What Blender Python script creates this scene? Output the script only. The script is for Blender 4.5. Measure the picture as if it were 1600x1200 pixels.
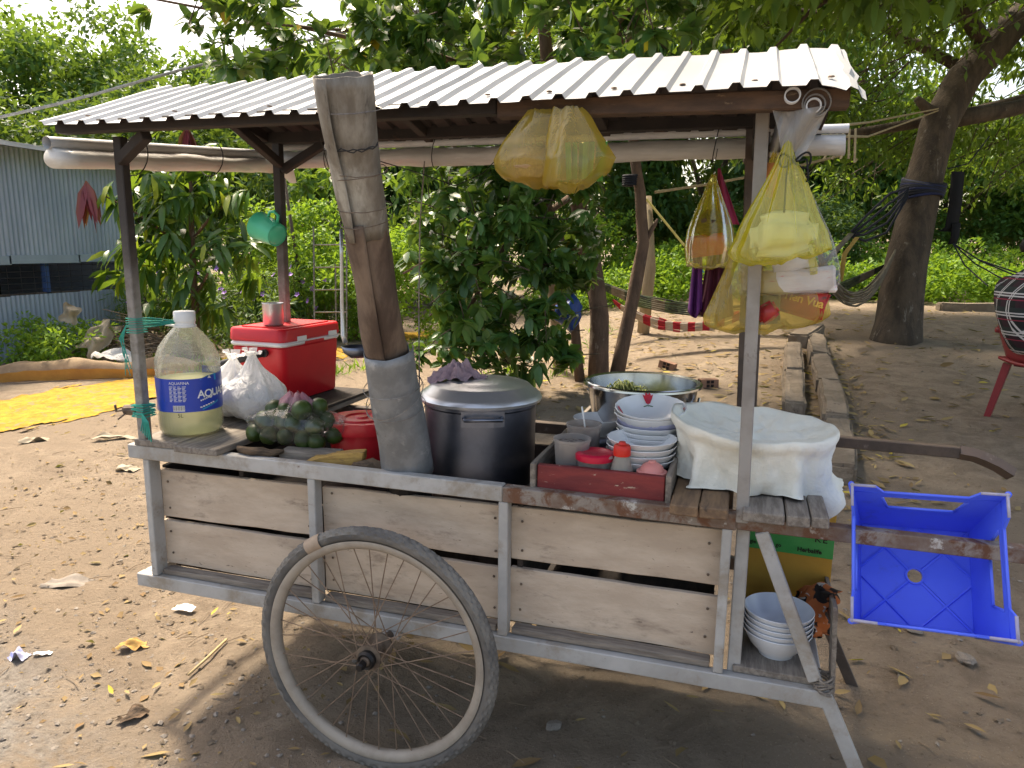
import bpy, bmesh, math, random
import numpy as np
from mathutils import Vector, Matrix, Euler, noise
for _o in list(bpy.data.objects):
    bpy.data.objects.remove(_o)
SC = bpy.context.scene
COL = SC.collection
R = math.radians
PI = math.pi

# ------------------------------------------------------------------ camera, sky, sun, exposure
cam_data = bpy.data.cameras.new('camera')
cam_data.sensor_width = 36.0
cam_data.lens = 36.0 * 1150.9 / 1600.0
cam_data.clip_start = 0.05
cam_data.clip_end = 600.0
cam = bpy.data.objects.new('camera', cam_data)
COL.objects.link(cam)
_r = Vector((0.95401, 0.29955, 0.01131)); _u = Vector((-0.06515, 0.17036, 0.98323)); _f = Vector((-0.29260, 0.93875, -0.18204))
cam.matrix_world = Matrix(((_r.x, _u.x, -_f.x, 1.71713), (_r.y, _u.y, -_f.y, -1.72043), (_r.z, _u.z, -_f.z, 1.42585), (0, 0, 0, 1)))
SC.camera = cam

SUN_DIR = Vector((-0.40, 0.34, 0.85)).normalized()      # towards the sun: behind the cart, to its end without the handles
W = bpy.data.worlds.new('World'); SC.world = W; W.use_nodes = True
wn = W.node_tree
sky = wn.nodes.new('ShaderNodeTexSky'); sky.sky_type = 'NISHITA'; sky.sun_disc = False
sky.sun_elevation = math.asin(SUN_DIR.z)
sky.sun_rotation = math.atan2(SUN_DIR.x, SUN_DIR.y)
sky.air_density = 1.0; sky.dust_density = 4.0; sky.ozone_density = 0.6
bg = wn.nodes['Background']; bg.inputs['Strength'].default_value = 0.15
wn.links.new(sky.outputs[0], bg.inputs[0])
sun_data = bpy.data.lights.new('sun', 'SUN'); sun_data.energy = 3.1; sun_data.angle = R(7.0); sun_data.color = (1.0, 0.955, 0.88)
sun = bpy.data.objects.new('sun', sun_data); COL.objects.link(sun)
sun.rotation_euler = SUN_DIR.to_track_quat('Z', 'Y').to_euler()
SC.view_settings.view_transform = 'Standard'; SC.view_settings.look = 'None'
SC.view_settings.exposure = 1.45; SC.view_settings.gamma = 1.0; SC.view_settings.use_curve_mapping = False
SC.view_settings.use_white_balance = True; SC.view_settings.white_balance_temperature = 7700; SC.view_settings.white_balance_tint = 10
SC.render.engine = 'CYCLES'
SC.cycles.use_denoising = True
SC.cycles.max_bounces = 7; SC.cycles.diffuse_bounces = 3; SC.cycles.glossy_bounces = 3
SC.cycles.transmission_bounces = 6; SC.cycles.transparent_max_bounces = 14
SC.cycles.caustics_reflective = False; SC.cycles.caustics_refractive = False
SC.cycles.sample_clamp_indirect = 6.0

# ------------------------------------------------------------------ ground height (the yard rises gently behind the cart)
def sstep(t):
    t = min(max(t, 0.0), 1.0)
    return t * t * (3 - 2 * t)
def gh(x, y):
    s = 0.02 + 0.05 * sstep((x + 2.0) / 3.5)
    d = max(0.0, y - 1.2)
    return s * d if d < 8 else s * 8 + 0.02 * (d - 8)

# ------------------------------------------------------------------ materials
MATS = {}
def nodes_of(name):
    m = bpy.data.materials.new(name); m.use_nodes = True
    nt = m.node_tree
    return m, nt, nt.nodes['Principled BSDF'], nt.nodes['Material Output']
def nz(nt, vec, scale, detail=4.0, rough=0.6, dist=0.0):
    n = nt.nodes.new('ShaderNodeTexNoise')
    n.inputs['Scale'].default_value = scale; n.inputs['Detail'].default_value = detail
    n.inputs['Roughness'].default_value = rough; n.inputs['Distortion'].default_value = dist
    if vec is not None: nt.links.new(vec, n.inputs['Vector'])
    return n.outputs['Fac']
def ramp(nt, fac, lo, hi):
    r = nt.nodes.new('ShaderNodeMapRange'); r.inputs[1].default_value = lo; r.inputs[2].default_value = hi
    r.interpolation_type = 'SMOOTHSTEP'; nt.links.new(fac, r.inputs[0]); return r.outputs[0]
def cmix(nt, fac, a, b, mode='MIX'):
    m = nt.nodes.new('ShaderNodeMix'); m.data_type = 'RGBA'; m.blend_type = mode
    for s, v in ((m.inputs[6], a), (m.inputs[7], b)):
        if isinstance(v, tuple): s.default_value = (*v[:3], 1)
        else: nt.links.new(v, s)
    if isinstance(fac, float): m.inputs[0].default_value = fac
    else: nt.links.new(fac, m.inputs[0])
    return m.outputs[2]
def mathn(nt, op, a, b=None):
    m = nt.nodes.new('ShaderNodeMath'); m.operation = op
    for s, v in zip(m.inputs, (a, b)):
        if v is None: continue
        if isinstance(v, (int, float)): s.default_value = v
        else: nt.links.new(v, s)
    return m.outputs[0]
def coords(nt, kind='Object', stretch=(1, 1, 1), rand=True):
    tc = nt.nodes.new('ShaderNodeTexCoord'); mp = nt.nodes.new('ShaderNodeMapping')
    mp.inputs['Scale'].default_value = stretch
    nt.links.new(tc.outputs[kind], mp.inputs['Vector'])
    if not rand: return mp.outputs[0]
    oi = nt.nodes.new('ShaderNodeObjectInfo'); ad = nt.nodes.new('ShaderNodeVectorMath'); ad.operation = 'ADD'
    ml = nt.nodes.new('ShaderNodeVectorMath'); ml.operation = 'SCALE'; ml.inputs['Scale'].default_value = 37.0
    cx = nt.nodes.new('ShaderNodeCombineXYZ')
    for i in range(3): nt.links.new(oi.outputs['Random'], cx.inputs[i])
    nt.links.new(cx.outputs[0], ml.inputs[0]); nt.links.new(mp.outputs[0], ad.inputs[0]); nt.links.new(ml.outputs[0], ad.inputs[1])
    return ad.outputs[0]
def mk(name, c1, c2=None, sc=6.0, stretch=(1, 1, 1), c3=None, t3=0.58, w3=0.08, sc3=12.0, rough=0.7, metal=0.0,
       bump=0.15, bsc=60.0, bdist=0.004, spec=0.4, rough2=None, c4=None, t4=0.6, sc4=3.0, w4=0.14, coat=0.0, sss=0.0):
    """principled surface: two tones of broad noise, an optional sharper third tone (rust, chips) and fourth (stains), fine relief"""
    m, nt, b, out = nodes_of(name)
    v = coords(nt, 'Object', stretch)
    if c2 is None: c2 = tuple(x * 0.82 for x in c1)
    col = cmix(nt, ramp(nt, nz(nt, v, sc, 5, 0.65), 0.36, 0.64), c1, c2)
    if c4 is not None: col = cmix(nt, ramp(nt, nz(nt, v, sc4, 6, 0.7, 0.15), t4, t4 + w4), col, c4)
    if c3 is not None:
        f3 = ramp(nt, nz(nt, v, sc3, 6, 0.72, 0.4), t3, t3 + w3)
        col = cmix(nt, f3, col, c3)
    nt.links.new(col, b.inputs['Base Color'])
    b.inputs['Roughness'].default_value = rough; b.inputs['Metallic'].default_value = metal
    b.inputs['Specular IOR Level'].default_value = spec
    if coat: b.inputs['Coat Weight'].default_value = coat
    if sss: b.inputs['Subsurface Weight'].default_value = sss; b.inputs['Subsurface Radius'].default_value = (0.02, 0.02, 0.02)
    if rough2 is not None:
        r = nt.nodes.new('ShaderNodeMapRange'); r.inputs[3].default_value = rough; r.inputs[4].default_value = rough2
        nt.links.new(nz(nt, v, sc * 2.3, 4), r.inputs[0]); nt.links.new(r.outputs[0], b.inputs['Roughness'])
    if bump:
        bp = nt.nodes.new('ShaderNodeBump'); bp.inputs['Strength'].default_value = bump; bp.inputs['Distance'].default_value = bdist
        nt.links.new(nz(nt, v, bsc, 5, 0.7), bp.inputs['Height']); nt.links.new(bp.outputs[0], b.inputs['Normal'])
    MATS[name] = m
    return m
def film(name, col, alpha=0.4, rough=0.25, trans=(1, 1, 1), bump=0.6, bsc=14.0, stretch=(1, 1, .35), gloss=0.25, edge=0.35):
    """thin plastic film: tinted see-through, milky translucent and shiny, crumpled by relief"""
    m, nt, b, out = nodes_of(name)
    nt.nodes.remove(b)
    v = coords(nt, 'Object', stretch)
    bp = nt.nodes.new('ShaderNodeBump'); bp.inputs['Strength'].default_value = bump; bp.inputs['Distance'].default_value = 0.02
    nt.links.new(nz(nt, v, bsc, 4, 0.55, 1.2), bp.inputs['Height'])
    tr = nt.nodes.new('ShaderNodeBsdfTransparent'); tr.inputs[0].default_value = (*trans, 1)
    tl = nt.nodes.new('ShaderNodeBsdfTranslucent'); tl.inputs[0].default_value = (*col, 1)
    df = nt.nodes.new('ShaderNodeBsdfDiffuse'); df.inputs[0].default_value = (*col, 1)
    gl = nt.nodes.new('ShaderNodeBsdfGlossy'); gl.inputs['Roughness'].default_value = rough
    for n in (tl, df, gl): nt.links.new(bp.outputs[0], n.inputs['Normal'])
    def mix(fac, a, c):
        x = nt.nodes.new('ShaderNodeMixShader')
        if isinstance(fac, float): x.inputs[0].default_value = fac
        else: nt.links.new(fac, x.inputs[0])
        nt.links.new(a, x.inputs[1]); nt.links.new(c, x.inputs[2]); return x.outputs[0]
    body = mix(0.5, df.outputs[0], tl.outputs[0])
    lw = nt.nodes.new('ShaderNodeLayerWeight'); lw.inputs['Blend'].default_value = 0.35
    nt.links.new(bp.outputs[0], lw.inputs['Normal'])
    fac = mathn(nt, 'ADD', mathn(nt, 'MULTIPLY', lw.outputs['Facing'], edge), alpha)
    see = mix(fac, tr.outputs[0], body)
    g = mathn(nt, 'ADD', mathn(nt, 'MULTIPLY', lw.outputs['Fresnel'], gloss), 0.04)
    nt.links.new(mix(g, see, gl.outputs[0]), out.inputs[0])
    MATS[name] = m
    return m
def leafmat(name, dark, light, yellow=None, trans=0.4, rough=0.45, objrand=False, gloss=0.5, ythr=0.93):
    m, nt, b, out = nodes_of(name)
    if objrand:
        oi = nt.nodes.new('ShaderNodeObjectInfo'); f = oi.outputs['Random']
    else:
        at = nt.nodes.new('ShaderNodeAttribute'); at.attribute_name = 'lv'; f = at.outputs['Fac']
    col = cmix(nt, f, dark, light)
    if yellow: col = cmix(nt, mathn(nt, 'GREATER_THAN', f, ythr), col, yellow)
    nt.links.new(col, b.inputs['Base Color'])
    b.inputs['Roughness'].default_value = rough; b.inputs['Specular IOR Level'].default_value = gloss
    tl = nt.nodes.new('ShaderNodeBsdfTranslucent')
    br = cmix(nt, 0.6, col, (0.30, 0.42, 0.03))
    nt.links.new(br, tl.inputs[0])
    mx = nt.nodes.new('ShaderNodeMixShader'); mx.inputs[0].default_value = trans
    nt.links.new(b.outputs[0], mx.inputs[1]); nt.links.new(tl.outputs[0], mx.inputs[2]); nt.links.new(mx.outputs[0], out.inputs[0])
    MATS[name] = m
    return m

# ------------------------------------------------------------------ mesh helpers
def V(*a): return Vector(a)
class B:
    """collects shapes in a bmesh; .make() links them as one mesh object"""
    def __init__(s): s.bm = bmesh.new()
    def box(s, c, d, rot=None, taper=None, jit=0.0, rnd=None):
        M = Matrix.Translation(c) @ (rot.to_4x4() if rot is not None else Matrix.Identity(4))
        vs = []
        for z in (-1, 1):
            for y in (-1, 1):
                for x in (-1, 1):
                    k = taper if (taper and z < 0) else 1.0
                    p = V(x * d[0] / 2 * k, y * d[1] / 2 * k, z * d[2] / 2)
                    if jit: p += V(*(rnd.uniform(-jit, jit) for _ in range(3)))
                    vs.append(s.bm.verts.new(M @ p))
        for f in ((0, 2, 3, 1), (4, 5, 7, 6), (0, 1, 5, 4), (2, 6, 7, 3), (0, 4, 6, 2), (1, 3, 7, 5)):
            s.bm.faces.new([vs[i] for i in f])
        return s
    def tube(s, pts, rad, seg=8, cap=True, closed=False, flat=1.0):
        pts = [Vector(p) for p in pts]; n = len(pts)
        if not hasattr(rad, '__len__'): rad = [rad] * n
        up = None; rings = []
        for i, p in enumerate(pts):
            a = pts[i - 1] if (i > 0 or closed) else p
            b = pts[(i + 1) % n] if (i < n - 1 or closed) else p
            t = (b - a).normalized() if (b - a).length > 1e-9 else V(0, 0, 1)
            if up is None:
                up = V(0, 0, 1) if abs(t.z) < 0.9 else V(1, 0, 0)
            side = t.cross(up)
            if side.length < 1e-6: side = t.orthogonal()
            side.normalize(); up = side.cross(t).normalized()
            rings.append([s.bm.verts.new(p + side * math.cos(2 * PI * k / seg) * rad[i] + up * math.sin(2 * PI * k / seg) * rad[i] * flat) for k in range(seg)])
        m = n if closed else n - 1
        for i in range(m):
            A, Bq = rings[i], rings[(i + 1) % n]
            for k in range(seg):
                s.bm.faces.new((A[k], A[(k + 1) % seg], Bq[(k + 1) % seg], Bq[k]))
        if cap and not closed:
            s.bm.faces.new(rings[0][::-1]); s.bm.faces.new(rings[-1])
        return s
    def lathe(s, prof, seg=32, c=(0, 0, 0), rot=None, wob=0.0, rnd=None, sy=1.0, fn=None):
        """revolve (radius, z) points round z"""
        M = Matrix.Translation(c) @ (rot.to_4x4() if rot is not None else Matrix.Identity(4))
        rings = []
        for (r_, z_) in prof:
            if r_ < 1e-6:
                rings.append([s.bm.verts.new(M @ V(0, 0, z_))])
            else:
                ring = []
                for k in range(seg):
                    a = 2 * PI * k / seg; rr = r_; zz = z_
                    if fn: rr, zz = fn(a, r_, z_)
                    ring.append(s.bm.verts.new(M @ V(rr * math.cos(a), sy * rr * math.sin(a), zz)))
                rings.append(ring)
        for A, Q in zip(rings, rings[1:]):
            for k in range(seg):
                k2 = (k + 1) % seg
                if len(A) == 1 and len(Q) == 1: continue
                if len(A) == 1: s.bm.faces.new((A[0], Q[k2], Q[k]))
                elif len(Q) == 1: s.bm.faces.new((A[k], A[k2], Q[0]))
                else: s.bm.faces.new((A[k], A[k2], Q[k2], Q[k]))
        return s
    def grid(s, nu, nv, fn, closeu=False):
        g = [[s.bm.verts.new(fn(i / nu, j / nv)) for j in range(nv + 1)] for i in range(nu + (0 if closeu else 1))]
        for i in range(nu):
            for j in range(nv):
                i2 = (i + 1) % len(g)
                s.bm.faces.new((g[i][j], g[i2][j], g[i2][j + 1], g[i][j + 1]))
        return s
    def prism(s, poly, z0, z1, M=None):
        M = M or Matrix.Identity(4)
        a = [s.bm.verts.new(M @ V(x, y, z0)) for x, y in poly]; b = [s.bm.verts.new(M @ V(x, y, z1)) for x, y in poly]
        s.bm.faces.new(a[::-1]); s.bm.faces.new(b); n = len(poly)
        for i in range(n): s.bm.faces.new((a[i], a[(i + 1) % n], b[(i + 1) % n], b[i]))
        return s
    def faces(s, verts, faces, M=None):
        vs = [s.bm.verts.new((M @ Vector(v)) if M else v) for v in verts]
        for f in faces:
            try: s.bm.faces.new([vs[i] for i in f])
            except ValueError: pass
        return s
    def rough(s, amp, freq, seed=0.0):
        for v in s.bm.verts:
            v.co += noise.noise_vector(v.co * freq + V(seed, seed * 1.7, 3.1)) * amp
        return s
    def subdiv(s, cuts=1):
        bmesh.ops.subdivide_edges(s.bm, edges=s.bm.edges[:], cuts=cuts, use_grid_fill=True); return s
    def bevel(s, w, seg=1):
        bmesh.ops.bevel(s.bm, geom=s.bm.edges[:], offset=w, segments=seg, affect='EDGES', clamp_overlap=True); return s
    def make(s, name, mat, parent=None, smooth=False, angle=None, recalc=True):
        me = bpy.data.meshes.new(name)
        if recalc: bmesh.ops.recalc_face_normals(s.bm, faces=s.bm.faces[:])
        s.bm.to_mesh(me); s.bm.free()
        return link(name, me, mat, parent, smooth, angle)
def link(name, me, mat, parent=None, smooth=False, angle=None):
    if mat is not None and not me.materials: me.materials.append(MATS[mat] if isinstance(mat, str) else mat)
    if smooth or angle:
        me.polygons.foreach_set('use_smooth', [True] * len(me.polygons))
        if angle: me.set_sharp_from_angle(angle=R(angle))
    o = bpy.data.objects.new(name, me); COL.objects.link(o)
    if parent is not None: o.parent = parent
    return o
def tag(o, label=None, cat=None, group=None, kind=None):
    for k, v in (('label', label), ('category', cat), ('group', group), ('kind', kind)):
        if v: o[k] = v
    return o
def thing(name, label, cat, loc=(0, 0, 0), rot=(0, 0, 0), group=None):
    o = bpy.data.objects.new(name, None); COL.objects.link(o); o.empty_display_size = 0.05
    o.location = loc; o.rotation_euler = rot
    return tag(o, label, cat, group)
def copy_tree(o, parent=None):
    c = o.copy(); COL.objects.link(c); c.parent = parent
    for ch in list(o.children): copy_tree(ch, c)
    return c
def text_mesh(body, size=1.0, bold=0.0, spacing=1.0):
    cu = bpy.data.curves.new('t', 'FONT'); cu.body = body; cu.size = size; cu.offset = bold; cu.space_character = spacing
    cu.resolution_u = 3
    ob = bpy.data.objects.new('t', cu); COL.objects.link(ob)
    dg = bpy.context.evaluated_depsgraph_get(); me = ob.evaluated_get(dg).to_mesh()
    vs = [v.co.copy() for v in me.vertices]; fs = [tuple(p.vertices) for p in me.polygons]
    ob.evaluated_get(dg).to_mesh_clear(); bpy.data.objects.remove(ob); bpy.data.curves.remove(cu)
    return vs, fs
# ------------------------------------------------------------------ leaves as numpy meshes
def leaf_mesh(name, P, D, N, L, Wd, fine=False, lv=None, droop=0.0):
    """P base points, D directions, N face normals, L lengths, Wd widths -> one mesh of leaf blades with a per-leaf 'lv' value"""
    n = len(P)
    D = D / (np.linalg.norm(D, axis=1, keepdims=True) + 1e-9)
    S = np.cross(D, N); S /= (np.linalg.norm(S, axis=1, keepdims=True) + 1e-9)
    U = np.cross(S, D)
    L = L[:, None]; Wd = Wd[:, None]
    if fine:
        dr = -U * 0.0 + np.array([0, 0, -1.0]) * droop
        pts = [P, P + D * L * .3 + S * Wd * .46 + U * Wd * .16 + dr * L * .04, P + D * L * .3 + dr * L * .03, P + D * L * .3 - S * Wd * .46 + U * Wd * .16 + dr * L * .04,
               P + D * L * .68 + S * Wd * .38 + U * Wd * .13 + dr * L * .22, P + D * L * .68 + dr * L * .20, P + D * L * .68 - S * Wd * .38 + U * Wd * .13 + dr * L * .22,
               P + D * L * (1 - .12 * droop) + dr * L * .48]
        F = [(0, 2, 1), (0, 3, 2), (1, 2, 5), (1, 5, 4), (2, 3, 6), (2, 6, 5), (4, 5, 7), (5, 6, 7)]
    else:
        mid = P + D * L * .5 + U * Wd * .18
        pts = [P, mid + S * Wd * .5, P + D * L, mid - S * Wd * .5]
        F = [(0, 1, 2), (0, 2, 3)]
    k = len(pts)
    co = np.stack(pts, 1).reshape(-1, 3)
    fi = (np.arange(n)[:, None, None] * k + np.array(F)[None]).reshape(-1, 3)
    me = bpy.data.meshes.new(name)
    me.vertices.add(len(co)); me.vertices.foreach_set('co', co.astype(np.float32).ravel())
    me.loops.add(fi.size); me.loops.foreach_set('vertex_index', fi.astype(np.int32).ravel())
    me.polygons.add(len(fi)); me.polygons.foreach_set('loop_start', np.arange(0, fi.size, 3, dtype=np.int32))
    me.update(calc_edges=True)
    if lv is None: lv = np.random.default_rng(1).random(n)
    a = me.attributes.new('lv', 'FLOAT', 'POINT'); a.data.foreach_set('value', np.repeat(lv, k).astype(np.float32))
    if fine: me.polygons.foreach_set('use_smooth', [True] * len(me.polygons))
    return me
def clump_leaves(name, centers, radii, per, length, width, seed, droop=0.3, fine=False, flat=0.8, outward=0.6, vary=0.35):
    """leaves spread round clump centres, pointing outwards and down"""
    g = np.random.default_rng(seed)
    C = np.repeat(np.asarray(centers, float), per, axis=0); Rr = np.repeat(np.asarray(radii, float), per)
    n = len(C)
    off = g.normal(size=(n, 3)); off /= np.linalg.norm(off, axis=1, keepdims=True); off[:, 2] *= flat
    rad = Rr * g.random(n) ** 0.5
    P = C + off * rad[:, None]
    D = off * outward + g.normal(size=(n, 3)) * 0.6; D[:, 2] -= droop
    N = g.normal(size=(n, 3)) * 0.55 + np.array([0, 0, 1.0])
    L = length * (1 + vary * (g.random(n) * 2 - 1)); Wd = width * (1 + vary * (g.random(n) * 2 - 1))
    lv = np.clip(np.repeat(g.random(len(centers)), per) * 0.5 + g.random(n) * 0.5, 0, 1)
    return leaf_mesh(name, P, D, N, L, Wd, fine, lv, droop if fine else 0.0)
def ell_clumps(c, rx, ry, rz, n, seed, shell=0.35, zmin=-1.0):
    g = np.random.default_rng(seed); out = []
    while len(out) < n:
        v = g.normal(size=3); v /= np.linalg.norm(v); k = (shell + (1 - shell) * g.random()) ** 0.7
        p = v * k
        q = V(*p) * 1.7 + V(seed * 3.3, 1, 2)
        if p[2] < zmin or noise.noise(q) < -0.18: continue
        k2 = 1.0 + 0.28 * noise.noise(V(*v) * 2.2 + V(seed, 0, 5))
        out.append((c[0] + p[0] * rx * k2, c[1] + p[1] * ry * k2, c[2] + p[2] * rz * k2))
    return np.array(out)
# ------------------------------------------------------------------ palette
GREYPAINT = dict(rough=0.55, spec=0.4, bump=0.12, bsc=40)
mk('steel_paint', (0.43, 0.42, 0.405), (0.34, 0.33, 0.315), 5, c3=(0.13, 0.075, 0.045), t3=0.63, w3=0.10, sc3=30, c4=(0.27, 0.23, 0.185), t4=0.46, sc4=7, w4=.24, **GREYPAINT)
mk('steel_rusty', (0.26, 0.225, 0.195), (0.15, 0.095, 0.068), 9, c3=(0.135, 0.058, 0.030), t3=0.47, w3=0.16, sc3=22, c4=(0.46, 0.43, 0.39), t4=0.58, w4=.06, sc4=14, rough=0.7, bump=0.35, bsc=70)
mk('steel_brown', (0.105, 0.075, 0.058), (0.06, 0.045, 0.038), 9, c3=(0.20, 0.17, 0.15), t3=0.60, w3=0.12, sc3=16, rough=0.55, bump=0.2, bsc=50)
mk('post_lower', (0.30, 0.28, 0.26), (0.22, 0.195, 0.175), 6, c3=(0.11, 0.075, 0.055), t3=0.58, w3=0.14, sc3=9, rough=0.6, bump=0.2, bsc=50)
mk('soot_wood', (0.030, 0.022, 0.019), (0.018, 0.014, 0.013), 9, c3=(0.09, 0.05, 0.033), t3=0.60, w3=0.14, sc3=7, rough=0.75, bump=0.25)
mk('beam_wood', (0.11, 0.062, 0.038), (0.06, 0.036, 0.025), 8, (1, 4, 4), c3=(0.24, 0.17, 0.11), t3=0.60, w3=0.12, sc3=8, rough=0.8, bump=0.35, bsc=40)
mk('board_pale', (0.57, 0.462, 0.362), (0.46, 0.36, 0.275), 4, (1, 1, 3.0), c3=(0.16, 0.12, 0.09), t3=0.635, w3=0.06, sc3=34, c4=(0.23, 0.175, 0.135), t4=0.53, sc4=5.0, w4=0.22, rough=0.85, bump=0.3, bsc=34)
mk('wood_grey', (0.26, 0.225, 0.19), (0.15, 0.125, 0.105), 8, (9, 1, 9), c3=(0.075, 0.06, 0.05), t3=0.62, w3=0.1, sc3=6, rough=0.85, bump=0.5, bsc=26)
mk('wood_grey_x', (0.25, 0.215, 0.18), (0.15, 0.125, 0.105), 8, (1, 9, 9), c3=(0.075, 0.06, 0.05), t3=0.62, w3=0.1, sc3=6, rough=0.85, bump=0.5, bsc=26)
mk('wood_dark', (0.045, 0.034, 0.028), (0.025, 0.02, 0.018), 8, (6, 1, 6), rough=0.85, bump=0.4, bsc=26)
mk('wood_brown', (0.24, 0.15, 0.085), (0.14, 0.088, 0.055), 6, (7, 1, 7), c3=(0.07, 0.05, 0.038), t3=0.6, w3=0.14, sc3=5, rough=0.8, bump=0.4, bsc=26)
mk('wood_yellow', (0.50, 0.31, 0.09), (0.36, 0.21, 0.07), 8, (2, 8, 8), c3=(0.22, 0.14, 0.07), t3=0.6, sc3=9, rough=0.8, bump=0.4, bsc=30)
mk('bark', (0.17, 0.115, 0.075), (0.085, 0.06, 0.042), 14, (1, 5, 5), c3=(0.05, 0.036, 0.026), t3=0.55, sc3=14, rough=0.95, bump=0.9, bsc=40, bdist=0.01)
mk('paint_red_old', (0.23, 0.034, 0.032), (0.15, 0.022, 0.024), 7, (1, 1, 5), c3=(0.46, 0.35, 0.27), t3=0.615, w3=0.03, sc3=13, c4=(0.13, 0.035, 0.03), t4=0.6, rough=0.65, bump=0.3, bsc=36)
mk('roof_zinc', (0.50, 0.50, 0.495), (0.40, 0.40, 0.395), 4, (1, .25, 1), c3=(0.34, 0.25, 0.19), t3=0.66, w3=0.16, sc3=7, rough=0.33, metal=0.0, spec=0.6, bump=0.08, bsc=12)
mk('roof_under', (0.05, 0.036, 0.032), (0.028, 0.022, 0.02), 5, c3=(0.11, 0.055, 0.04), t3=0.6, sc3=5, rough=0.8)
mk('tyre', (0.20, 0.185, 0.165), (0.11, 0.102, 0.095), 7, c3=(0.24, 0.205, 0.165), t3=0.55, w3=0.2, sc3=6, rough=0.9, bump=0.25, bsc=90)
mk('tyre_side', (0.085, 0.080, 0.076), (0.16, 0.145, 0.128), 5, rough=0.75, bump=0.2, bsc=80)
mk('rim_dusty', (0.36, 0.31, 0.255), (0.28, 0.235, 0.19), 9, c3=(0.20, 0.14, 0.10), t3=0.64, sc3=22, rough=0.65, metal=0.1, bump=0.15)
mk('spoke_rust', (0.27, 0.19, 0.135), (0.17, 0.115, 0.08), 30, rough=0.7, metal=0.3, bump=0)
mk('hub_grime', (0.20, 0.15, 0.11), (0.09, 0.065, 0.05), 20, rough=0.7, metal=0.3, bump=0.3)
mk('black_metal', (0.02, 0.018, 0.018), rough=0.45, metal=0.4, bump=0.1)
mk('wire', (0.28, 0.27, 0.26), (0.16, 0.13, 0.11), 30, rough=0.5, metal=0.7, bump=0)
mk('wire_dark', (0.025, 0.022, 0.02), rough=0.7, bump=0)
mk('zinc_sheet', (0.25, 0.26, 0.27), (0.18, 0.187, 0.195), 14, c3=(0.13, 0.11, 0.09), t3=0.60, sc3=9, rough=0.55, metal=0.35, bump=0.2, bsc=16, bdist=0.01, c4=(0.34, 0.345, 0.345), t4=0.56, sc4=22)
mk('zinc_burnt', (0.28, 0.255, 0.215), (0.15, 0.125, 0.098), 14, (1, 1, .35), c3=(0.05, 0.036, 0.028), t3=0.60, w3=0.12, sc3=11, rough=0.65, metal=0.25, bump=0.3, bsc=16, bdist=0.01, c4=(0.40, 0.38, 0.335), t4=0.55, sc4=9)
mk('iron_burnt', (0.20, 0.14, 0.10), (0.085, 0.055, 0.04), 12, (1, 1, .3), c3=(0.33, 0.25, 0.18), t3=0.56, w3=0.14, sc3=8, rough=0.75, metal=0.2, bump=0.4, bsc=20, bdist=0.01)
mk('aluminium', (0.66, 0.66, 0.67), (0.58, 0.58, 0.59), 8, rough=0.30, metal=0.7, bump=0.05, bsc=80)
mk('pot_steel', (0.22, 0.24, 0.30), (0.16, 0.175, 0.22), 6, c3=(0.16, 0.16, 0.18), t3=0.68, sc3=7, rough=0.40, metal=1.0, bump=0.06, bsc=50)
mk('steel_bright', (0.55, 0.56, 0.57), (0.42, 0.43, 0.44), 8, rough=0.18, metal=1.0, bump=0.03)
mk('plastic_white', (0.80, 0.80, 0.79), (0.74, 0.74, 0.73), 5, rough=0.35, bump=0.03, spec=0.5)
mk('melamine', (0.78, 0.78, 0.78), (0.74, 0.74, 0.745), 5, rough=0.22, bump=0.02, spec=0.5)
mk('melamine_grey', (0.66, 0.69, 0.74), (0.62, 0.65, 0.70), 5, rough=0.2, bump=0.02, spec=0.5)
mk('melamine_blue', (0.50, 0.52, 0.74), (0.46, 0.48, 0.70), 5, rough=0.25, bump=0.02)
mk('red_plastic', (0.62, 0.012, 0.022), (0.55, 0.010, 0.020), 4, rough=0.38, bump=0.06, bsc=120, spec=0.5)
mk('red_tub', (0.60, 0.02, 0.03), (0.52, 0.018, 0.028), 4, rough=0.3, bump=0.03, spec=0.5)
mk('red_lid', (0.58, 0.012, 0.05), (0.52, 0.01, 0.045), 4, rough=0.3, bump=0.03)
mk('red_cap', (0.72, 0.03, 0.02), rough=0.35, bump=0.02)
mk('pink_plastic', (0.70, 0.26, 0.23), (0.64, 0.22, 0.20), 6, rough=0.35, bump=0.02, sss=0.2)
mk('rose_red', (0.58, 0.015, 0.03), (0.42, 0.01, 0.03), 60, rough=0.25, bump=0)
mk('rose_green', (0.04, 0.12, 0.05), rough=0.3, bump=0)
mk('green_mug', (0.06, 0.58, 0.36), (0.05, 0.52, 0.32), 4, rough=0.3, bump=0.03, sss=0.2)
mk('black_rubber', (0.018, 0.018, 0.019), rough=0.5, bump=0.1)
mk('towel', (0.48, 0.34, 0.38), (0.38, 0.26, 0.30), 20, rough=0.95, bump=1.0, bsc=300, bdist=0.004)
mk('cloth_white', (0.82, 0.80, 0.71), (0.76, 0.745, 0.66), 5, c4=(0.55, 0.57, 0.565), t4=0.52, sc4=6, w4=.25, rough=0.85, bump=0.5, bsc=24, bdist=.012)
mk('crate_blue', (0.085, 0.175, 0.95), (0.070, 0.145, 0.88), 3, c3=(0.17, 0.21, 0.66), t3=.66, w3=.1, sc3=26, c4=(0.075, 0.11, 0.55), t4=.56, sc4=6, w4=.2, rough=0.36, bump=0.08, bsc=30, spec=0.5)
mk('crate_worn', (0.42, 0.40, 0.50), (0.30, 0.29, 0.46), 20, rough=0.7, bump=0.2)
mk('cardboard', (0.66, 0.40, 0.07), (0.58, 0.34, 0.06), 3, rough=0.8, bump=0.1)
mk('tape_green', (0.04, 0.40, 0.10), (0.035, 0.35, 0.085), 4, rough=0.3, bump=0.15, bsc=20)
mk('ink', (0.01, 0.015, 0.01), rough=0.5, bump=0)
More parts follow.
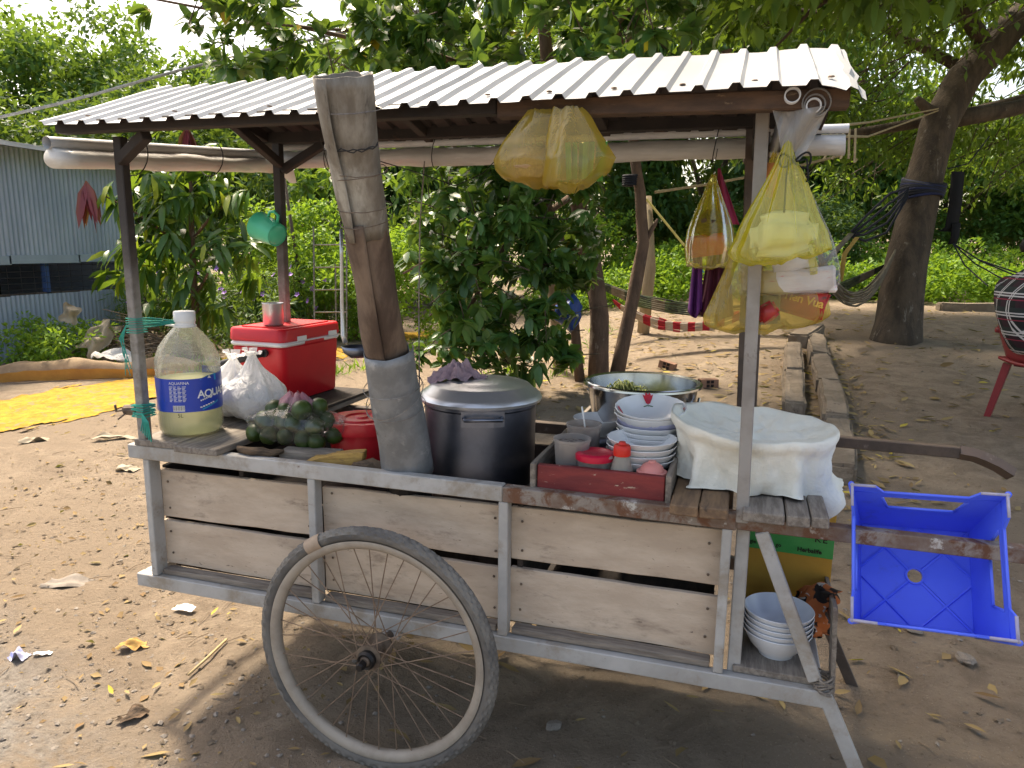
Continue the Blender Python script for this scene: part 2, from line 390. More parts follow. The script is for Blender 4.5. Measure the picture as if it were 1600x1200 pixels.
mk('label_blue', (0.015, 0.055, 0.40), (0.012, 0.045, 0.34), 3, rough=0.3, bump=0.12, bsc=16, bdist=0.01)
mk('label_sky', (0.02, 0.30, 0.58), rough=0.3, bump=0)
mk('label_white', (0.78, 0.78, 0.78), rough=0.4, bump=0)
mk('lime', (0.048, 0.085, 0.016), (0.028, 0.052, 0.012), 12, rough=0.4, bump=0.3, bsc=160, bdist=0.002)
mk('herb', (0.20, 0.25, 0.06), (0.36, 0.36, 0.14), 30, rough=0.7, bump=0.2)
mk('peppercorn', (0.30, 0.27, 0.25), (0.10, 0.08, 0.075), 60, (1, 1, 1), c3=(0.45, 0.42, 0.40), t3=0.6, sc3=90, rough=0.8, bump=1.0, bsc=180, bdist=0.006)
mk('chili_paste', (0.22, 0.10, 0.05), (0.14, 0.055, 0.03), 50, rough=0.5, bump=0.6, bsc=120, bdist=0.006)
mk('paper_print', (0.72, 0.68, 0.66), (0.66, 0.60, 0.58), 8, (1, 1, 8), c3=(0.62, 0.25, 0.26), t3=0.60, w3=0.06, sc3=16, rough=0.6, bump=0.2)
mk('paper_white', (0.82, 0.82, 0.82), (0.76, 0.76, 0.76), 5, rough=0.6, bump=0.15, bsc=20)
mk('packet_red', (0.52, 0.045, 0.035), (0.36, 0.03, 0.03), 10, c3=(0.10, 0.045, 0.03), t3=0.6, sc3=12, rough=0.25, bump=0.4, bsc=30)
mk('packet_dark', (0.055, 0.075, 0.07), (0.14, 0.15, 0.15), 9, c3=(0.35, 0.30, 0.28), t3=0.66, sc3=12, rough=0.3, bump=0.4, bsc=30)
mk('packet_gold', (0.70, 0.42, 0.08), rough=0.3, bump=0)
mk('noodles', (0.42, 0.27, 0.14), (0.28, 0.16, 0.08), 40, rough=0.6, bump=0.8, bsc=90, bdist=0.01)
mk('leaf_bundle', (0.10, 0.30, 0.06), (0.06, 0.20, 0.04), 8, (6, 6, 1), rough=0.5, bump=0.4, bsc=30)
mk('purple_cloth', (0.075, 0.008, 0.022), (0.05, 0.006, 0.018), 6, rough=0.85, bump=0.3, bsc=120)
mk('violet_cloth', (0.14, 0.03, 0.19), (0.10, 0.02, 0.14), 6, rough=0.85, bump=0.3, bsc=120)
mk('magenta_cloth', (0.36, 0.03, 0.09), (0.24, 0.02, 0.07), 6, rough=0.8, bump=0.3, bsc=100)
mk('orange_cloth', (0.60, 0.20, 0.05), rough=0.8, bump=0.2)
mk('tan_card', (0.42, 0.32, 0.24), (0.30, 0.22, 0.16), 8, rough=0.8, bump=0.2)
mk('pvc', (0.60, 0.61, 0.62), (0.52, 0.52, 0.53), 6, rough=0.4, bump=0.05)
mk('pvc_in', (0.10, 0.10, 0.10), rough=0.7, bump=0)
mk('sheet_roll', (0.68, 0.66, 0.62), (0.58, 0.55, 0.51), 3, (1.2, 1.2, 7), c3=(0.42, 0.33, 0.25), t3=0.62, w3=0.2, sc3=5, rough=0.35, bump=0.25, bsc=9, bdist=0.02, sss=0.0, spec=0.5)
mk('sheet_clear', (0.56, 0.56, 0.55), (0.46, 0.455, 0.445), 3, (1.2, 1.2, 9), c3=(0.62, 0.61, 0.60), t3=0.6, w3=0.12, sc3=7, rough=0.28, bump=0.3, bsc=12, bdist=0.02, spec=0.6)
mk('twine', (0.03, 0.34, 0.25), (0.02, 0.26, 0.22), 30, rough=0.8, bump=0)
mk('twine_black', (0.012, 0.012, 0.014), rough=0.9, bump=0)
film('film_yellow', (0.93, 0.84, 0.06), 0.27, 0.18, (0.995, 0.975, 0.66), bump=0.5, bsc=9, stretch=(1, 1, .22), edge=.36, gloss=.45)
film('film_amber', (0.80, 0.60, 0.11), 0.32, 0.18, (0.97, 0.89, 0.52), bump=0.5, bsc=9, stretch=(1, 1, .3), edge=.30, gloss=.4)
film('film_white', (0.93, 0.93, 0.93), 0.86, 0.22, (0.95, 0.95, 0.97), bump=1.0, bsc=26, stretch=(1, 1, .7))
film('film_clear', (0.80, 0.80, 0.84), 0.015, 0.12, (0.98, 0.98, 0.985), bump=0.6, bsc=14, stretch=(1, 1, .5), gloss=0.40, edge=.14)
film('film_pink', (0.80, 0.42, 0.52), 0.35, 0.2, (0.96, 0.80, 0.86), bump=1.0, bsc=30)
film('bottle_pet', (0.62, 0.64, 0.58), 0.10, 0.10, (0.95, 0.96, 0.93), bump=0.35, bsc=18, gloss=0.5)
film('tub_clear', (0.60, 0.56, 0.54), 0.42, 0.2, (0.93, 0.91, 0.89), bump=0.1)
film('frosted', (0.66, 0.62, 0.56), 0.6, 0.3, (0.93, 0.9, 0.86), bump=0.1)
film('cloudy_water', (0.62, 0.63, 0.44), 0.55, 0.08, (0.90, 0.91, 0.76), bump=0.05, gloss=0.2)
film('film_sleeve', (0.62, 0.60, 0.58), 0.42, 0.2, (0.95, 0.95, 0.95), bump=0.7, bsc=20)
# orange, black and white striped plush
m, nt, b, out = nodes_of('tiger')
v = coords(nt, 'Object', (1, 1, 1))
c = cmix(nt, ramp(nt, nz(nt, v, 26, 2, .4, .4), 0.50, 0.54), (0.42, 0.12, 0.035), (0.018, 0.014, 0.013))
c = cmix(nt, ramp(nt, nz(nt, v, 34, 2, .4, .8), 0.64, 0.67), c, (0.42, 0.41, 0.40))
nt.links.new(c, b.inputs['Base Color']); b.inputs['Roughness'].default_value = 0.95; MATS['tiger'] = m

# soot climbs the roof posts towards the smoky rafters
m, nt, b, out = nodes_of('post_sooty')
v = coords(nt, 'Object', (1, 1, 1), rand=False); sp = nt.nodes.new('ShaderNodeSeparateXYZ'); nt.links.new(v, sp.inputs[0])
h_ = mathn(nt, 'ADD', sp.outputs[2], mathn(nt, 'MULTIPLY', nz(nt, v, 7, 6, .7), .30))
c = cmix(nt, ramp(nt, nz(nt, v, 12, 5, .7), .40, .62), (0.31, 0.285, 0.26), (0.19, 0.16, 0.135))
c = cmix(nt, ramp(nt, h_, 1.28, 1.66), c, (0.026, 0.020, 0.018))
nt.links.new(c, b.inputs['Base Color']); b.inputs['Roughness'].default_value = .62
bp = nt.nodes.new('ShaderNodeBump'); bp.inputs['Strength'].default_value = .25; bp.inputs['Distance'].default_value = .004
nt.links.new(nz(nt, v, 60, 5, .7), bp.inputs['Height']); nt.links.new(bp.outputs[0], b.inputs['Normal']); MATS['post_sooty'] = m

# ------------------------------------------------------------------ ground
m, nt, b, out = nodes_of('dirt')
v = coords(nt, 'Object', (1, 1, 1), rand=False)
n1 = nz(nt, v, 0.7, 6, 0.6); n2 = nz(nt, v, 5.0, 8, 0.7, 0.5); n3 = nz(nt, v, 45.0, 8, 0.75); n4 = nz(nt, v, 160.0, 4, 0.7)
c = cmix(nt, ramp(nt, n2, 0.32, 0.68), (0.318, 0.252, 0.186), (0.200, 0.153, 0.112))
c = cmix(nt, ramp(nt, n1, 0.45, 0.62), c, (0.252, 0.196, 0.143))
c = cmix(nt, ramp(nt, n3, 0.56, 0.70), c, (0.135, 0.098, 0.068))
c = cmix(nt, ramp(nt, n4, 0.60, 0.72), c, (0.43, 0.36, 0.27))
# bare grey roadside gravel towards the road (world -y, -x)
sp = nt.nodes.new('ShaderNodeSeparateXYZ'); nt.links.new(v, sp.inputs[0])
edge = mathn(nt, 'ADD', mathn(nt, 'ADD', mathn(nt, 'MULTIPLY', sp.outputs[0], 0.35), sp.outputs[1]), mathn(nt, 'MULTIPLY', n1, 0.9))
g = ramp(nt, edge, 0.50, 0.05)
gr = cmix(nt, ramp(nt, n3, 0.35, 0.66), (0.30, 0.275, 0.245), (0.16, 0.145, 0.13))
c = cmix(nt, mathn(nt, 'MULTIPLY', g, ramp(nt, n2, 0.34, 0.55)), c, gr)
nt.links.new(c, b.inputs['Base Color']); b.inputs['Roughness'].default_value = 0.95; b.inputs['Specular IOR Level'].default_value = 0.15
hs = mathn(nt, 'ADD', mathn(nt, 'MULTIPLY', n2, 0.5), mathn(nt, 'ADD', mathn(nt, 'MULTIPLY', n3, 0.35), mathn(nt, 'MULTIPLY', n4, 0.12)))
bp = nt.nodes.new('ShaderNodeBump'); bp.inputs['Strength'].default_value = 1.0; bp.inputs['Distance'].default_value = 0.055
nt.links.new(hs, bp.inputs['Height']); nt.links.new(bp.outputs[0], b.inputs['Normal']); MATS['dirt'] = m

def ground_axis(c, near, far, n):
    t = np.linspace(-1, 1, n); return c + np.sign(t) * (np.abs(t) * near + np.abs(t) ** 4 * (far - near))
gx = ground_axis(0.8, 5.0, 150.0, 330); gy = ground_axis(1.0, 5.0, 200.0, 330)
def relief(x, y):
    d = math.hypot(x - 1.7, y + 1.7)
    k = 1.0 if d < 14 else max(0.0, 1 - (d - 14) / 20)
    p = V(x, y, 0)
    return k * (0.022 * noise.noise(p * 1.3) + 0.014 * noise.noise(p * 4.7) + 0.008 * noise.noise(p * 11.0))
def gz(x, y): return gh(x, y) + relief(x, y)
co = [(x, y, gz(x, y)) for x in gx for y in gy]
ny = len(gy)
fa = [(i * ny + j, (i + 1) * ny + j, (i + 1) * ny + j + 1, i * ny + j + 1) for i in range(len(gx) - 1) for j in range(ny - 1)]
me = bpy.data.meshes.new('ground'); me.from_pydata(co, [], fa); me.update()
tag(link('ground', me, 'dirt', smooth=True), kind='structure')
# ------------------------------------------------------------------ the cart
rnd = random.Random(7)
cart = thing('food_cart', 'grey steel and plank street food cart with corrugated roof and spoked bicycle wheel', 'food cart')
def bar(name, p, q, w, h, mat, up=(0, 0, 1), parent=cart, bev=0.0025):
    """a square tube from p to q; w is its width across, h its height along up"""
    p, q = Vector(p), Vector(q); t = (q - p); L = t.length; t.normalize()
    u = Vector(up); s_ = t.cross(u).normalized(); u = s_.cross(t).normalized()
    M = Matrix((s_, u, t)).transposed()
    return B().box((p + q) / 2, (w, h, L), M).bevel(bev).make(name, mat, parent)
ZT = 0.825
bar('top_rail', (-0.043, .016, .804), (1.158, .016, .803), .032, .043, 'steel_paint')
bar('top_rail', (1.1585, .0155, .802), (1.735, .0155, .7995), .033, .041, 'steel_rusty')
bar('handle', (1.7355, .0158, .7985), (2.62, .0158, .7965), .032, .034, 'steel_rusty')
bar('bottom_rail', (-0.05, .0155, .385), (1.962, .0155, .385), .031, .042, 'steel_paint')
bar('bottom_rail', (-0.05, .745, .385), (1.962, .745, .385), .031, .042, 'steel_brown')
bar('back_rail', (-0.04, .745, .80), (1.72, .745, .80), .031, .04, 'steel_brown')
for x_ in (-.034, 1.945):
    bar('cross_rail', (x_, .032, .385), (x_, .729, .385), .03, .041, 'steel_paint')
bar('cross_rail', (-.028, .0325, .803), (-.028, .729, .803), .03, .04, 'steel_paint')
# side posts below the rail
def post(name, x0, x1, y0, y1, z0, z1, mat, lean=(0, 0)):
    b = B().box(((x0 + x1) / 2, (y0 + y1) / 2, (z0 + z1) / 2), (x1 - x0, y1 - y0, z1 - z0))
    for v in b.bm.verts:
        if v.co.z > (z0 + z1) / 2: v.co.x += lean[0]; v.co.y += lean[1]
    return b.bevel(.0025).make(name, mat, cart)
post('side_post', .008, .030, .002, .05, .4065, .782, 'steel_paint')
post('side_post', .580, .604, .002, .040, .4065, .782, 'steel_paint')
post('side_post', 1.147, 1.173, .002, .036, .4065, .781, 'steel_paint')
post('side_post', 1.704, 1.727, .002, .036, .4065, .779, 'steel_paint')
post('side_post', 1.737, 1.768, .028, .052, .40, .779, 'steel_paint')
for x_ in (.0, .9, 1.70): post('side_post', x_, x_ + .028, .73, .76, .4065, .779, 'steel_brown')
bar('diagonal_brace', (1.792, .008, .782), (1.936, .008, .43), .031, .020, 'steel_paint', up=(0, 1, 0))
bar('support_leg', (1.955, .012, .408), (2.148, .006, -.005), .033, .024, 'steel_paint', up=(0, 1, 0))
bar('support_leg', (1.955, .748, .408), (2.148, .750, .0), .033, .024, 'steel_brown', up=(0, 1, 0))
# roof posts
def tall(name, x, y, top, z0, z1, mat, w=.028, d=.030): return post(name, x, x + w, y, y + d, z0, z1, mat, (top[0] - x, top[1] - y))
tall('roof_post', .0, .0, (-.006, .003), .826, 1.72, 'post_sooty')
tall('roof_post', 1.733, -.004, (1.716, -.003), .80, 1.715, 'post_lower')
tall('roof_post', .006, .732, (.006, .732), .80, 1.80, 'post_sooty', .032)
tall('roof_post', 1.722, .732, (1.69, .732), .80, 1.79, 'steel_brown', .034)
tall('roof_post', 1.7585, .735, (1.7385, .735), .80, 1.78, 'steel_brown', .024)
# beams and rafters
YE, ZE, YR, ZR, YB, ZB = -.115, 1.735, .38, 1.928, .875, 1.800
bar('eave_beam', (-.12, -.058, 1.737), (1.16, -.058, 1.737), .040, .032, 'soot_wood')
bar('eave_beam', (1.162, -.0585, 1.731), (1.890, -.0585, 1.722), .040, .038, 'beam_wood')
bar('eave_beam', (-.10, .748, 1.818), (1.90, .748, 1.818), .040, .045, 'soot_wood')
bar('ridge_beam', (-.10, .38, 1.888), (1.90, .38, 1.888), .035, .05, 'soot_wood')
for x_ in (-.02, .62, 1.25, 1.86):
    for y0, z0 in ((-.03, 1.742), (.79, 1.805)):
        bar('rafter', (x_, y0, z0), (x_, .38, 1.895), .03, .035, 'soot_wood')
bar('tie_beam', (1.727, .034, 1.69), (1.727, .73, 1.72), .03, .05, 'soot_wood')
bar('knee_brace', (.015, .008, 1.655), (.150, -.035, 1.715), .03, .03, 'soot_wood')
bar('knee_brace', (.045, .38, 1.86), (.045, .725, 1.72), .03, .03, 'soot_wood')
bar('knee_brace', (.04, .745, 1.70), (.22, .745, 1.79), .03, .03, 'soot_wood')
# corrugated roofing sheets
PITCH, RH = .0722, .0105
def rib(x):
    t = (x % PITCH) / PITCH
    if t < .10: return RH * t / .10
    if t < .30: return RH
    if t < .40: return RH * (.40 - t) / .10
    return 0.0
def roof_sheet(x0, x1, y0, z0, y1, z1, lift, seed, mat='roof_zinc', curl=0.0):
    b = B(); xs = []
    k = math.floor(x0 / PITCH)
    while k * PITCH < x1:
        for f_ in (0, .10, .30, .40, .7):
            x = (k + f_) * PITCH
            if x0 <= x <= x1: xs.append(x)
        k += 1
    xs = [x0] + [x for x in xs if x0 + .003 < x < x1 - .003] + [x1]
    nv = 8; rows = []
    for j in range(nv + 1):
        t = j / nv; row = []
        for x in xs:
            y = y0 + (y1 - y0) * t; z = z0 + (z1 - z0) * t + rib(x) + lift
            z += .007 * noise.noise(V(x * 2.1, t * 1.5, seed)) + .0035 * noise.noise(V(x * 9, t * 2, seed))
            e = max(0.0, (x - (x1 - .10)) / .10) * curl
            z += -e * e * .030 * (1 - t * .6) + e * .010 * noise.noise(V(t * 5, 2, seed)); xx = x + e * .014 * noise.noise(V(t * 6, 7, seed))
            y += (.006 * noise.noise(V(x * 3, 4, seed)) if j == 0 else 0)
            row.append(b.bm.verts.new((xx, y, z)))
        rows.append(row)
    for r0, r1 in zip(rows, rows[1:]):
        for i in range(len(xs) - 1): b.bm.faces.new((r0[i], r0[i + 1], r1[i + 1], r1[i]))
    o = b.make('roof_sheet', mat, cart)
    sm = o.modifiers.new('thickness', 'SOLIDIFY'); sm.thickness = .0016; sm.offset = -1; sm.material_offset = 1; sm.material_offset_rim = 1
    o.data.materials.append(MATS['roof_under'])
    return o
roof_sheet(-.135, 1.03, YE, ZE, YR + .004, ZR, .0, 1.0)
roof_sheet(.985, 1.915, YE - .004, ZE, YR + .006, ZR, .0035, 2.0, curl=1.0)
roof_sheet(-.135, 1.03, YB, ZB, YR + .002, ZR, -.007, 3.0)
roof_sheet(.985, 1.915, YB + .004, ZB, YR + .002, ZR, -.0105, 4.0, curl=.6)
# roofing nails
for i in range(14):
    x_ = (-1 + i * 2 + .68) * PITCH
    if i % 2 and i < 8: continue
    B().lathe([(0, .003), (.006, .002), (.007, 0)], 8, (x_, -.055, ZE + .031)).make('roofing_nail', 'spoke_rust', cart)
# front planks
def plank(name, c, d, mat, seed, warp=.003, cuts=3, tilt=0.0, parent=cart, wear=.002):
    b = B().box((0, 0, 0), d); b.bevel(min(d) * .12); 
    bmesh.ops.subdivide_edges(b.bm, edges=[e for e in b.bm.edges if e.calc_length() > .05], cuts=cuts * 3, use_grid_fill=True)
    for v in b.bm.verts:
        v.co += V(0, noise.noise(v.co * 4 + V(seed, 0, 0)) * warp, noise.noise(v.co * 9 + V(0, seed, 0)) * wear)
        v.co += noise.noise_vector(v.co * 40 + V(seed, 1, 1)) * wear * .35
    o = b.make(name, mat, parent); o.location = c; o.rotation_euler = (0, tilt, 0); return o
s_ = 0
for (x0, x1) in ((.033, .577), (.607, 1.144), (1.176, 1.701)):
    w_ = x1 - x0; xc = (x0 + x1) / 2; t_ = (xc - .03) / 1.67
    zu0, zu1 = .585 + .028 * t_, .738 + .020 * t_
    zl0, zl1 = .430 - .004 * t_, .571 + .012 * t_
    plank('side_plank', (xc, .058 + .002 * s_, (zu0 + zu1) / 2), (w_ + .02, .016, zu1 - zu0), 'board_pale', s_ * 3.1, tilt=-.010, wear=.003)
    plank('side_plank', (xc, .060, (zl0 + zl1) / 2), (w_ + .02, .016, zl1 - zl0), 'board_pale', s_ * 5.3 + 1, tilt=.004)
    for zn in ((zu0 + zu1) / 2 + .045, (zu0 + zu1) / 2 - .045, (zl0 + zl1) / 2 + .04, (zl0 + zl1) / 2 - .04):
        for xn in (x0 + .022, x1 - .022): B().lathe([(0, .0025), (.0032, .002), (.0038, 0)], 8, (xn + rnd.uniform(-.004, .004), .0490, zn + rnd.uniform(-.012, .012)), Euler((R(90), 0, 0)).to_matrix()).make('nail_head', 'hub_grime', cart)
    plank('sill_board', (xc, .036, .417), (w_ - .012, .036, .018), 'wood_grey_x', s_ * 2.2 + 9, tilt=.004 * (s_ - 1))
    s_ += 1
for zc, h_ in ((.50, .16), (.67, .15)):
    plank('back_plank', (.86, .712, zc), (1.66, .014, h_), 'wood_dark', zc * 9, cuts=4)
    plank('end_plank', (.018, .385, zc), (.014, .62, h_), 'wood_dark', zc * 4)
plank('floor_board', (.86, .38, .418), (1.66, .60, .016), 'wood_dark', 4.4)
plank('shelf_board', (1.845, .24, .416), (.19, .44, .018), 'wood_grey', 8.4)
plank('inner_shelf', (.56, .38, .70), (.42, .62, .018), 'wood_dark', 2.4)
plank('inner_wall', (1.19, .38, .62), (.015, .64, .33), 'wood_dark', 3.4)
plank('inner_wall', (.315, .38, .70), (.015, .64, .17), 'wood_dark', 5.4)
# deck planks at both ends (they run across the cart)
for i, (x0, x1, y0, y1) in enumerate(((-.012, .150, -.004, .75), (.154, .305, -.028, .90))):
    plank('deck_plank', ((x0 + x1) / 2, (y0 + y1) / 2, .8365), (x1 - x0, y1 - y0, .020), 'wood_grey', 3 + i * 4.7)
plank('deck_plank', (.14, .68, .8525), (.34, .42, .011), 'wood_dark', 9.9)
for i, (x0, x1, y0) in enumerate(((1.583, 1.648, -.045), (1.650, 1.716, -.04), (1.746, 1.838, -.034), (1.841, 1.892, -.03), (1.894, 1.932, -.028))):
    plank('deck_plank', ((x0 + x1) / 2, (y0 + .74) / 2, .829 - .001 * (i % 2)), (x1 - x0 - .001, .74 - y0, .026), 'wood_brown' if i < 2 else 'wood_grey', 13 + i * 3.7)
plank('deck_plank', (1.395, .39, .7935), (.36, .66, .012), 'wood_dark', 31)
# weathered slats closing the handle end
plank('end_slat', (1.972, .030, .49), (.010, .05, .26), 'wood_grey', 41, tilt=-.05)
plank('end_slat', (1.985, .30, .52), (.010, .34, .05), 'wood_grey', 43)
b = B()
for k in range(9):
    zc = .405 + .0045 * k; a0 = rnd.uniform(-.3, .3)
    b.tube([(1.957 + .022 * math.cos(a + a0), .018 + .026 * math.sin(a + a0), zc + .006 * math.sin(a * 2 + k)) for a in np.linspace(0, 2 * PI, 14, endpoint=False)], .0026, 5, closed=True)
b.make('lashing', 'wood_grey', cart)
# curved rear handle
bar('handle', (1.722, .745, .838), (2.37, .745, .832), .030, .034, 'steel_brown')
pts = [(2.369, .745, .832), (2.41, .745, .827), (2.44, .745, .817), (2.475, .745, .802), (2.515, .745, .778)]
B().tube(pts, [.0218] * 5, 4).make('handle_grip', 'steel_brown', cart, angle=40)
# wheels
def make_wheel():
    w = bpy.data.objects.new('wheel', None); COL.objects.link(w); w.parent = cart; w.empty_display_size = .05
    RT, rt, n = .330, .0195, 220
    b = B(); sec = 20; rings = []
    for i in range(n):
        a = 2 * PI * i / n; ring = []
        for k in range(sec):
            f_ = 2 * PI * k / sec; rr = rt
            out_ = math.cos(f_)
            if out_ > .15:
                zig = (i + (k % 2) * 2) % 4 < 2
                rr = rt + (.0030 if zig else -.0012)
            R_ = RT + rr * out_ * (1.0 if out_ > 0 else .9)
            ring.append(b.bm.verts.new((R_ * math.cos(a), rr * .92 * math.sin(f_), R_ * math.sin(a))))
        rings.append(ring)
    for i in range(n):
        A, Q = rings[i], rings[(i + 1) % n]
        for k in range(sec): b.bm.faces.new((A[k], A[(k + 1) % sec], Q[(k + 1) % sec], Q[k]))
    o = b.make('tyre', 'tyre', w, angle=14); o.data.materials.append(MATS['tyre_side'])
    for p in o.data.polygons:
        c_ = p.center; d_ = math.hypot(c_.x, c_.z)
        if d_ < RT + .004: p.material_index = 1
    B().tube([((.329 + .001) * math.cos(a), 0, (.329 + .001) * math.sin(a)) for a in np.linspace(2.53, 2.68, 8)], .0226, 14, cap=False).make('patch', 'tan_card', w, smooth=True)
    prof = [(.317, -.016), (.312, -.018), (.300, -.015), (.293, -.008), (.292, 0), (.293, .008), (.300, .015), (.312, .018), (.317, .016)]
    B().lathe(prof, 96, rot=Euler((R(90), 0, 0)).to_matrix()).make('rim', 'rim_dusty', w, angle=50)
    hub = B().lathe([(.0, -.062), (.008, -.062), (.010, -.05), (.017, -.046), (.022, -.040), (.022, -.037), (.036, -.036), (.036, -.030), (.020, -.026), (.017, 0), (.020, .026), (.036, .030), (.036, .036), (.022, .037), (.012, .06), (0, .06)], 28, rot=Euler((R(90), 0, 0)).to_matrix()).make('hub', 'hub_grime', w, angle=35)
    B().lathe([(.024, .037), (.026, .050), (.021, .058), (.016, .056), (.016, .052)], 24, rot=Euler((R(90), 0, 0)).to_matrix()).make('bearing_cup', 'black_metal', w, angle=35)
    B().lathe([(.0, .088), (.009, .088), (.012, .083), (.012, .066), (.0065, .064), (.0065, .03)], 6, rot=Euler((R(90), 0, 0)).to_matrix()).make('axle_nut', 'black_metal', w)
    sp = None
    for i in range(36):
        side = 1 if i % 2 else -1
        a = 2 * PI * i / 36; cross = .62 * (1 if (i // 2) % 2 else -1)
        p = (.034 * math.cos(a + cross * 1.5), side * .033, .034 * math.sin(a + cross * 1.5)); q = (.294 * math.cos(a), side * .003, .294 * math.sin(a))
        B().tube([p, q], .00155, 5).make('spoke', 'spoke_rust', w)
    return w
w1 = make_wheel(); w1.location = (.830, -.090, .352); w1.rotation_euler = (0, .5, 0)
w2 = copy_tree(w1, cart); w2.location = (.830, .862, .352); w2.rotation_euler = (0, 1.1, PI)
B().tube([(.83, -.03, .352), (.83, .80, .352)], .012, 10).make('axle', 'hub_grime', cart)
for y_ in (.016, .745): B().box((.83, y_, .351), (.05, .03, .024)).make('axle_block', 'steel_paint', cart)
# ------------------------------------------------------------------ water bottle
BX, BY, BZ = .090, .128, .847
bt = thing('water_bottle', 'large clear plastic water bottle with blue label, tied to the cart post', 'bottle', (BX, BY, BZ)); bt.scale = (.955, .955, .97)
RB = .098
def ribbed(a, r, z):
    k = .0035 * math.cos(a * 10) * max(0, 1 - abs(z - .27) / .07)
    return r + k + .0012 * noise.noise(V(math.cos(a) * 3, math.sin(a) * 3, z * 20)), z
B().lathe([(.0, .006), (.06, .0), (.088, .004), (.096, .018), (RB, .05), (.096, .075), (RB, .082), (RB, .20), (.0985, .212), (.096, .216), (.0985, .222), (.094, .245), (.080, .280), (.060, .310), (.036, .338), (.027, .345), (.027, .366)], 48, fn=ribbed).make('bottle_shell', 'bottle_pet', bt, smooth=True)
B().lathe([(.0, .009), (.06, .004), (.085, .008), (.0925, .02), (.0945, .05), (.0925, .075), (.0945, .085), (.0945, .178), (0, .178)], 40).make('water', 'cloudy_water', bt, angle=40)
cap = B().lathe([(.026, .338), (.034, .339), (.034, .346), (.031, .347), (.031, .356), (.0325, .357), (.0325, .386), (.030, .389), (0, .389)], 36, fn=lambda a, r, z: (r + (.0006 * math.cos(a * 36) if z > .356 else 0), z)).make('cap', 'plastic_white', bt, angle=40)
B().tube([(-.028, -.012, .342), (-.05, -.015, .345), (-.075, .0, .343), (-.085, .02, .340)], .004, 6).make('carry_handle', 'plastic_white', bt)
# label band and its print, wrapped round the bottle
AF = math.atan2(-1.72 - BY, 1.717 - BX)      # the side that faces the road
def on_label(ang, z, r): return V(r * math.cos(ang), r * math.sin(ang), z)
B().grid(64, 6, lambda u, v: on_label(AF - 1.9 + u * 4.6, .083 + v * .104 + (.014 * sstep((u - .45) / .3) if v > .5 else 0), RB + .0012 + .0008 * math.sin(u * 40 + v * 5))).make('label', 'label_blue', bt, smooth=True)
lab = [o for o in bt.children if o.name.startswith('label')][0]
def label_text(s, ang, z, size, mat='label_white', bold=0.0, spacing=1.0, slant=0.0):
    vs, fs = text_mesh(s, size, bold, spacing)
    b = B(); vv = [on_label(AF + ang + p.x / RB, z + p.y + slant * p.x, RB + .0028) for p in vs]
    b.faces(vv, fs); return b.make('print', mat, lab, recalc=False)
def label_bar(a0, da, z, h): return B().grid(3, 1, lambda u, v: on_label(AF + a0 + da * u, z + h * v, RB + .0028)).make('print', 'label_white', lab)
label_text('AQUAFINA', .22, .126, .034, bold=.0006, spacing=.88, slant=.03)
for k in range(9): label_bar(.30 + k * .06, .045, .1155 + .0018 * k, .0045)
label_text('AQUAFINA', -.62, .171, .012)
for k in range(12):
    for q in range(4): label_bar(-.62 + q * .135, .115 - .02 * ((k + q) % 3), .1635 - .0042 * k, .0016)
label_text('5L', -.40, .068, .017, 'ink')
for k in range(6): label_bar(.28 + k * .085, .065, .0945 + .0022 * k, .004)
def label_patch(a0, a1, z0, z1, mat, r=.0022, skew=0.0): return B().grid(10, 1, lambda u, v: on_label(AF + a0 + (a1 - a0) * u, z0 + (z1 - z0) * v + skew * u, RB + r)).make('print', mat, lab)
label_patch(-.53, -.17, .087, .105, 'label_white')
for k in range(13): label_patch(-.51 + k * .026, -.51 + k * .026 + (.006 if k % 3 else .013), .090, .104, 'ink', .0032)
label_patch(.35, .95, .0865, .092, 'label_sky', .0024, .02)
B().faces([on_label(AF + .30, .183, RB + .0026), on_label(AF + .9, .176, RB + .0026), on_label(AF + .9, .197, RB + .0026), on_label(AF + .55, .194, RB + .0026)], [(0, 1, 2, 3)]).make('print', 'label_sky', lab)
B().faces([on_label(AF + .56, .186, RB + .0036), on_label(AF + .70, .185, RB + .0036), on_label(AF + .62, .195, RB + .0036)], [(0, 1, 2)]).make('print', 'label_white', lab)
# twine lashings
b = B(); rr = random.Random(3)
for k in range(5):
    z0 = 1.185 + .006 * k; j = lambda: rr.uniform(-.003, .003)
    b.tube([(BX - .022, BY - .02, 1.188 + .002 * k), (.05, .03, z0 + j()), (.032, -.003, z0 + j()), (-.004, -.004, z0 + j()), (-.008, .034, z0), (.034, .036, z0), (.078, .10, 1.19)], .0014, 5)
for k in range(5):
    b.tube([(-.004, -.004, 1.19), (-.014 - .004 * k, -.008, 1.15), (-.010 + .008 * math.sin(k * 2), -.012, 1.10), (-.02 + .006 * k, -.006, 1.04 + .02 * (k % 3))], .0012, 5)
for z0 in (1.175, 1.168): b.tube([(x_, y_, z0) for x_, y_ in ((-.004, -.005), (.033, -.005), (.034, .036), (-.006, .036))], .0015, 5, closed=True)
tag(b.make('twine', 'twine'), 'green plastic twine tying the bottle neck to the cart post', 'twine')
b = B()
for k in range(7):
    z0 = .915 + .006 * k
    b.tube([(x_ + rr.uniform(-.003, .003), y_, z0 + rr.uniform(-.004, .004)) for x_, y_ in ((-.006, -.006), (.034, -.007), (.036, .038), (-.008, .037))], .0022, 5, closed=True)
for k in range(6): b.tube([(.030, -.008, .93), (.036 + .004 * k, -.013, .905), (.028 + .007 * k, -.014, .875 - .006 * k)], .002, 5)
tag(b.make('twine', 'twine'), 'teal rag twine knotted low round the cart post below the bottle label', 'twine')
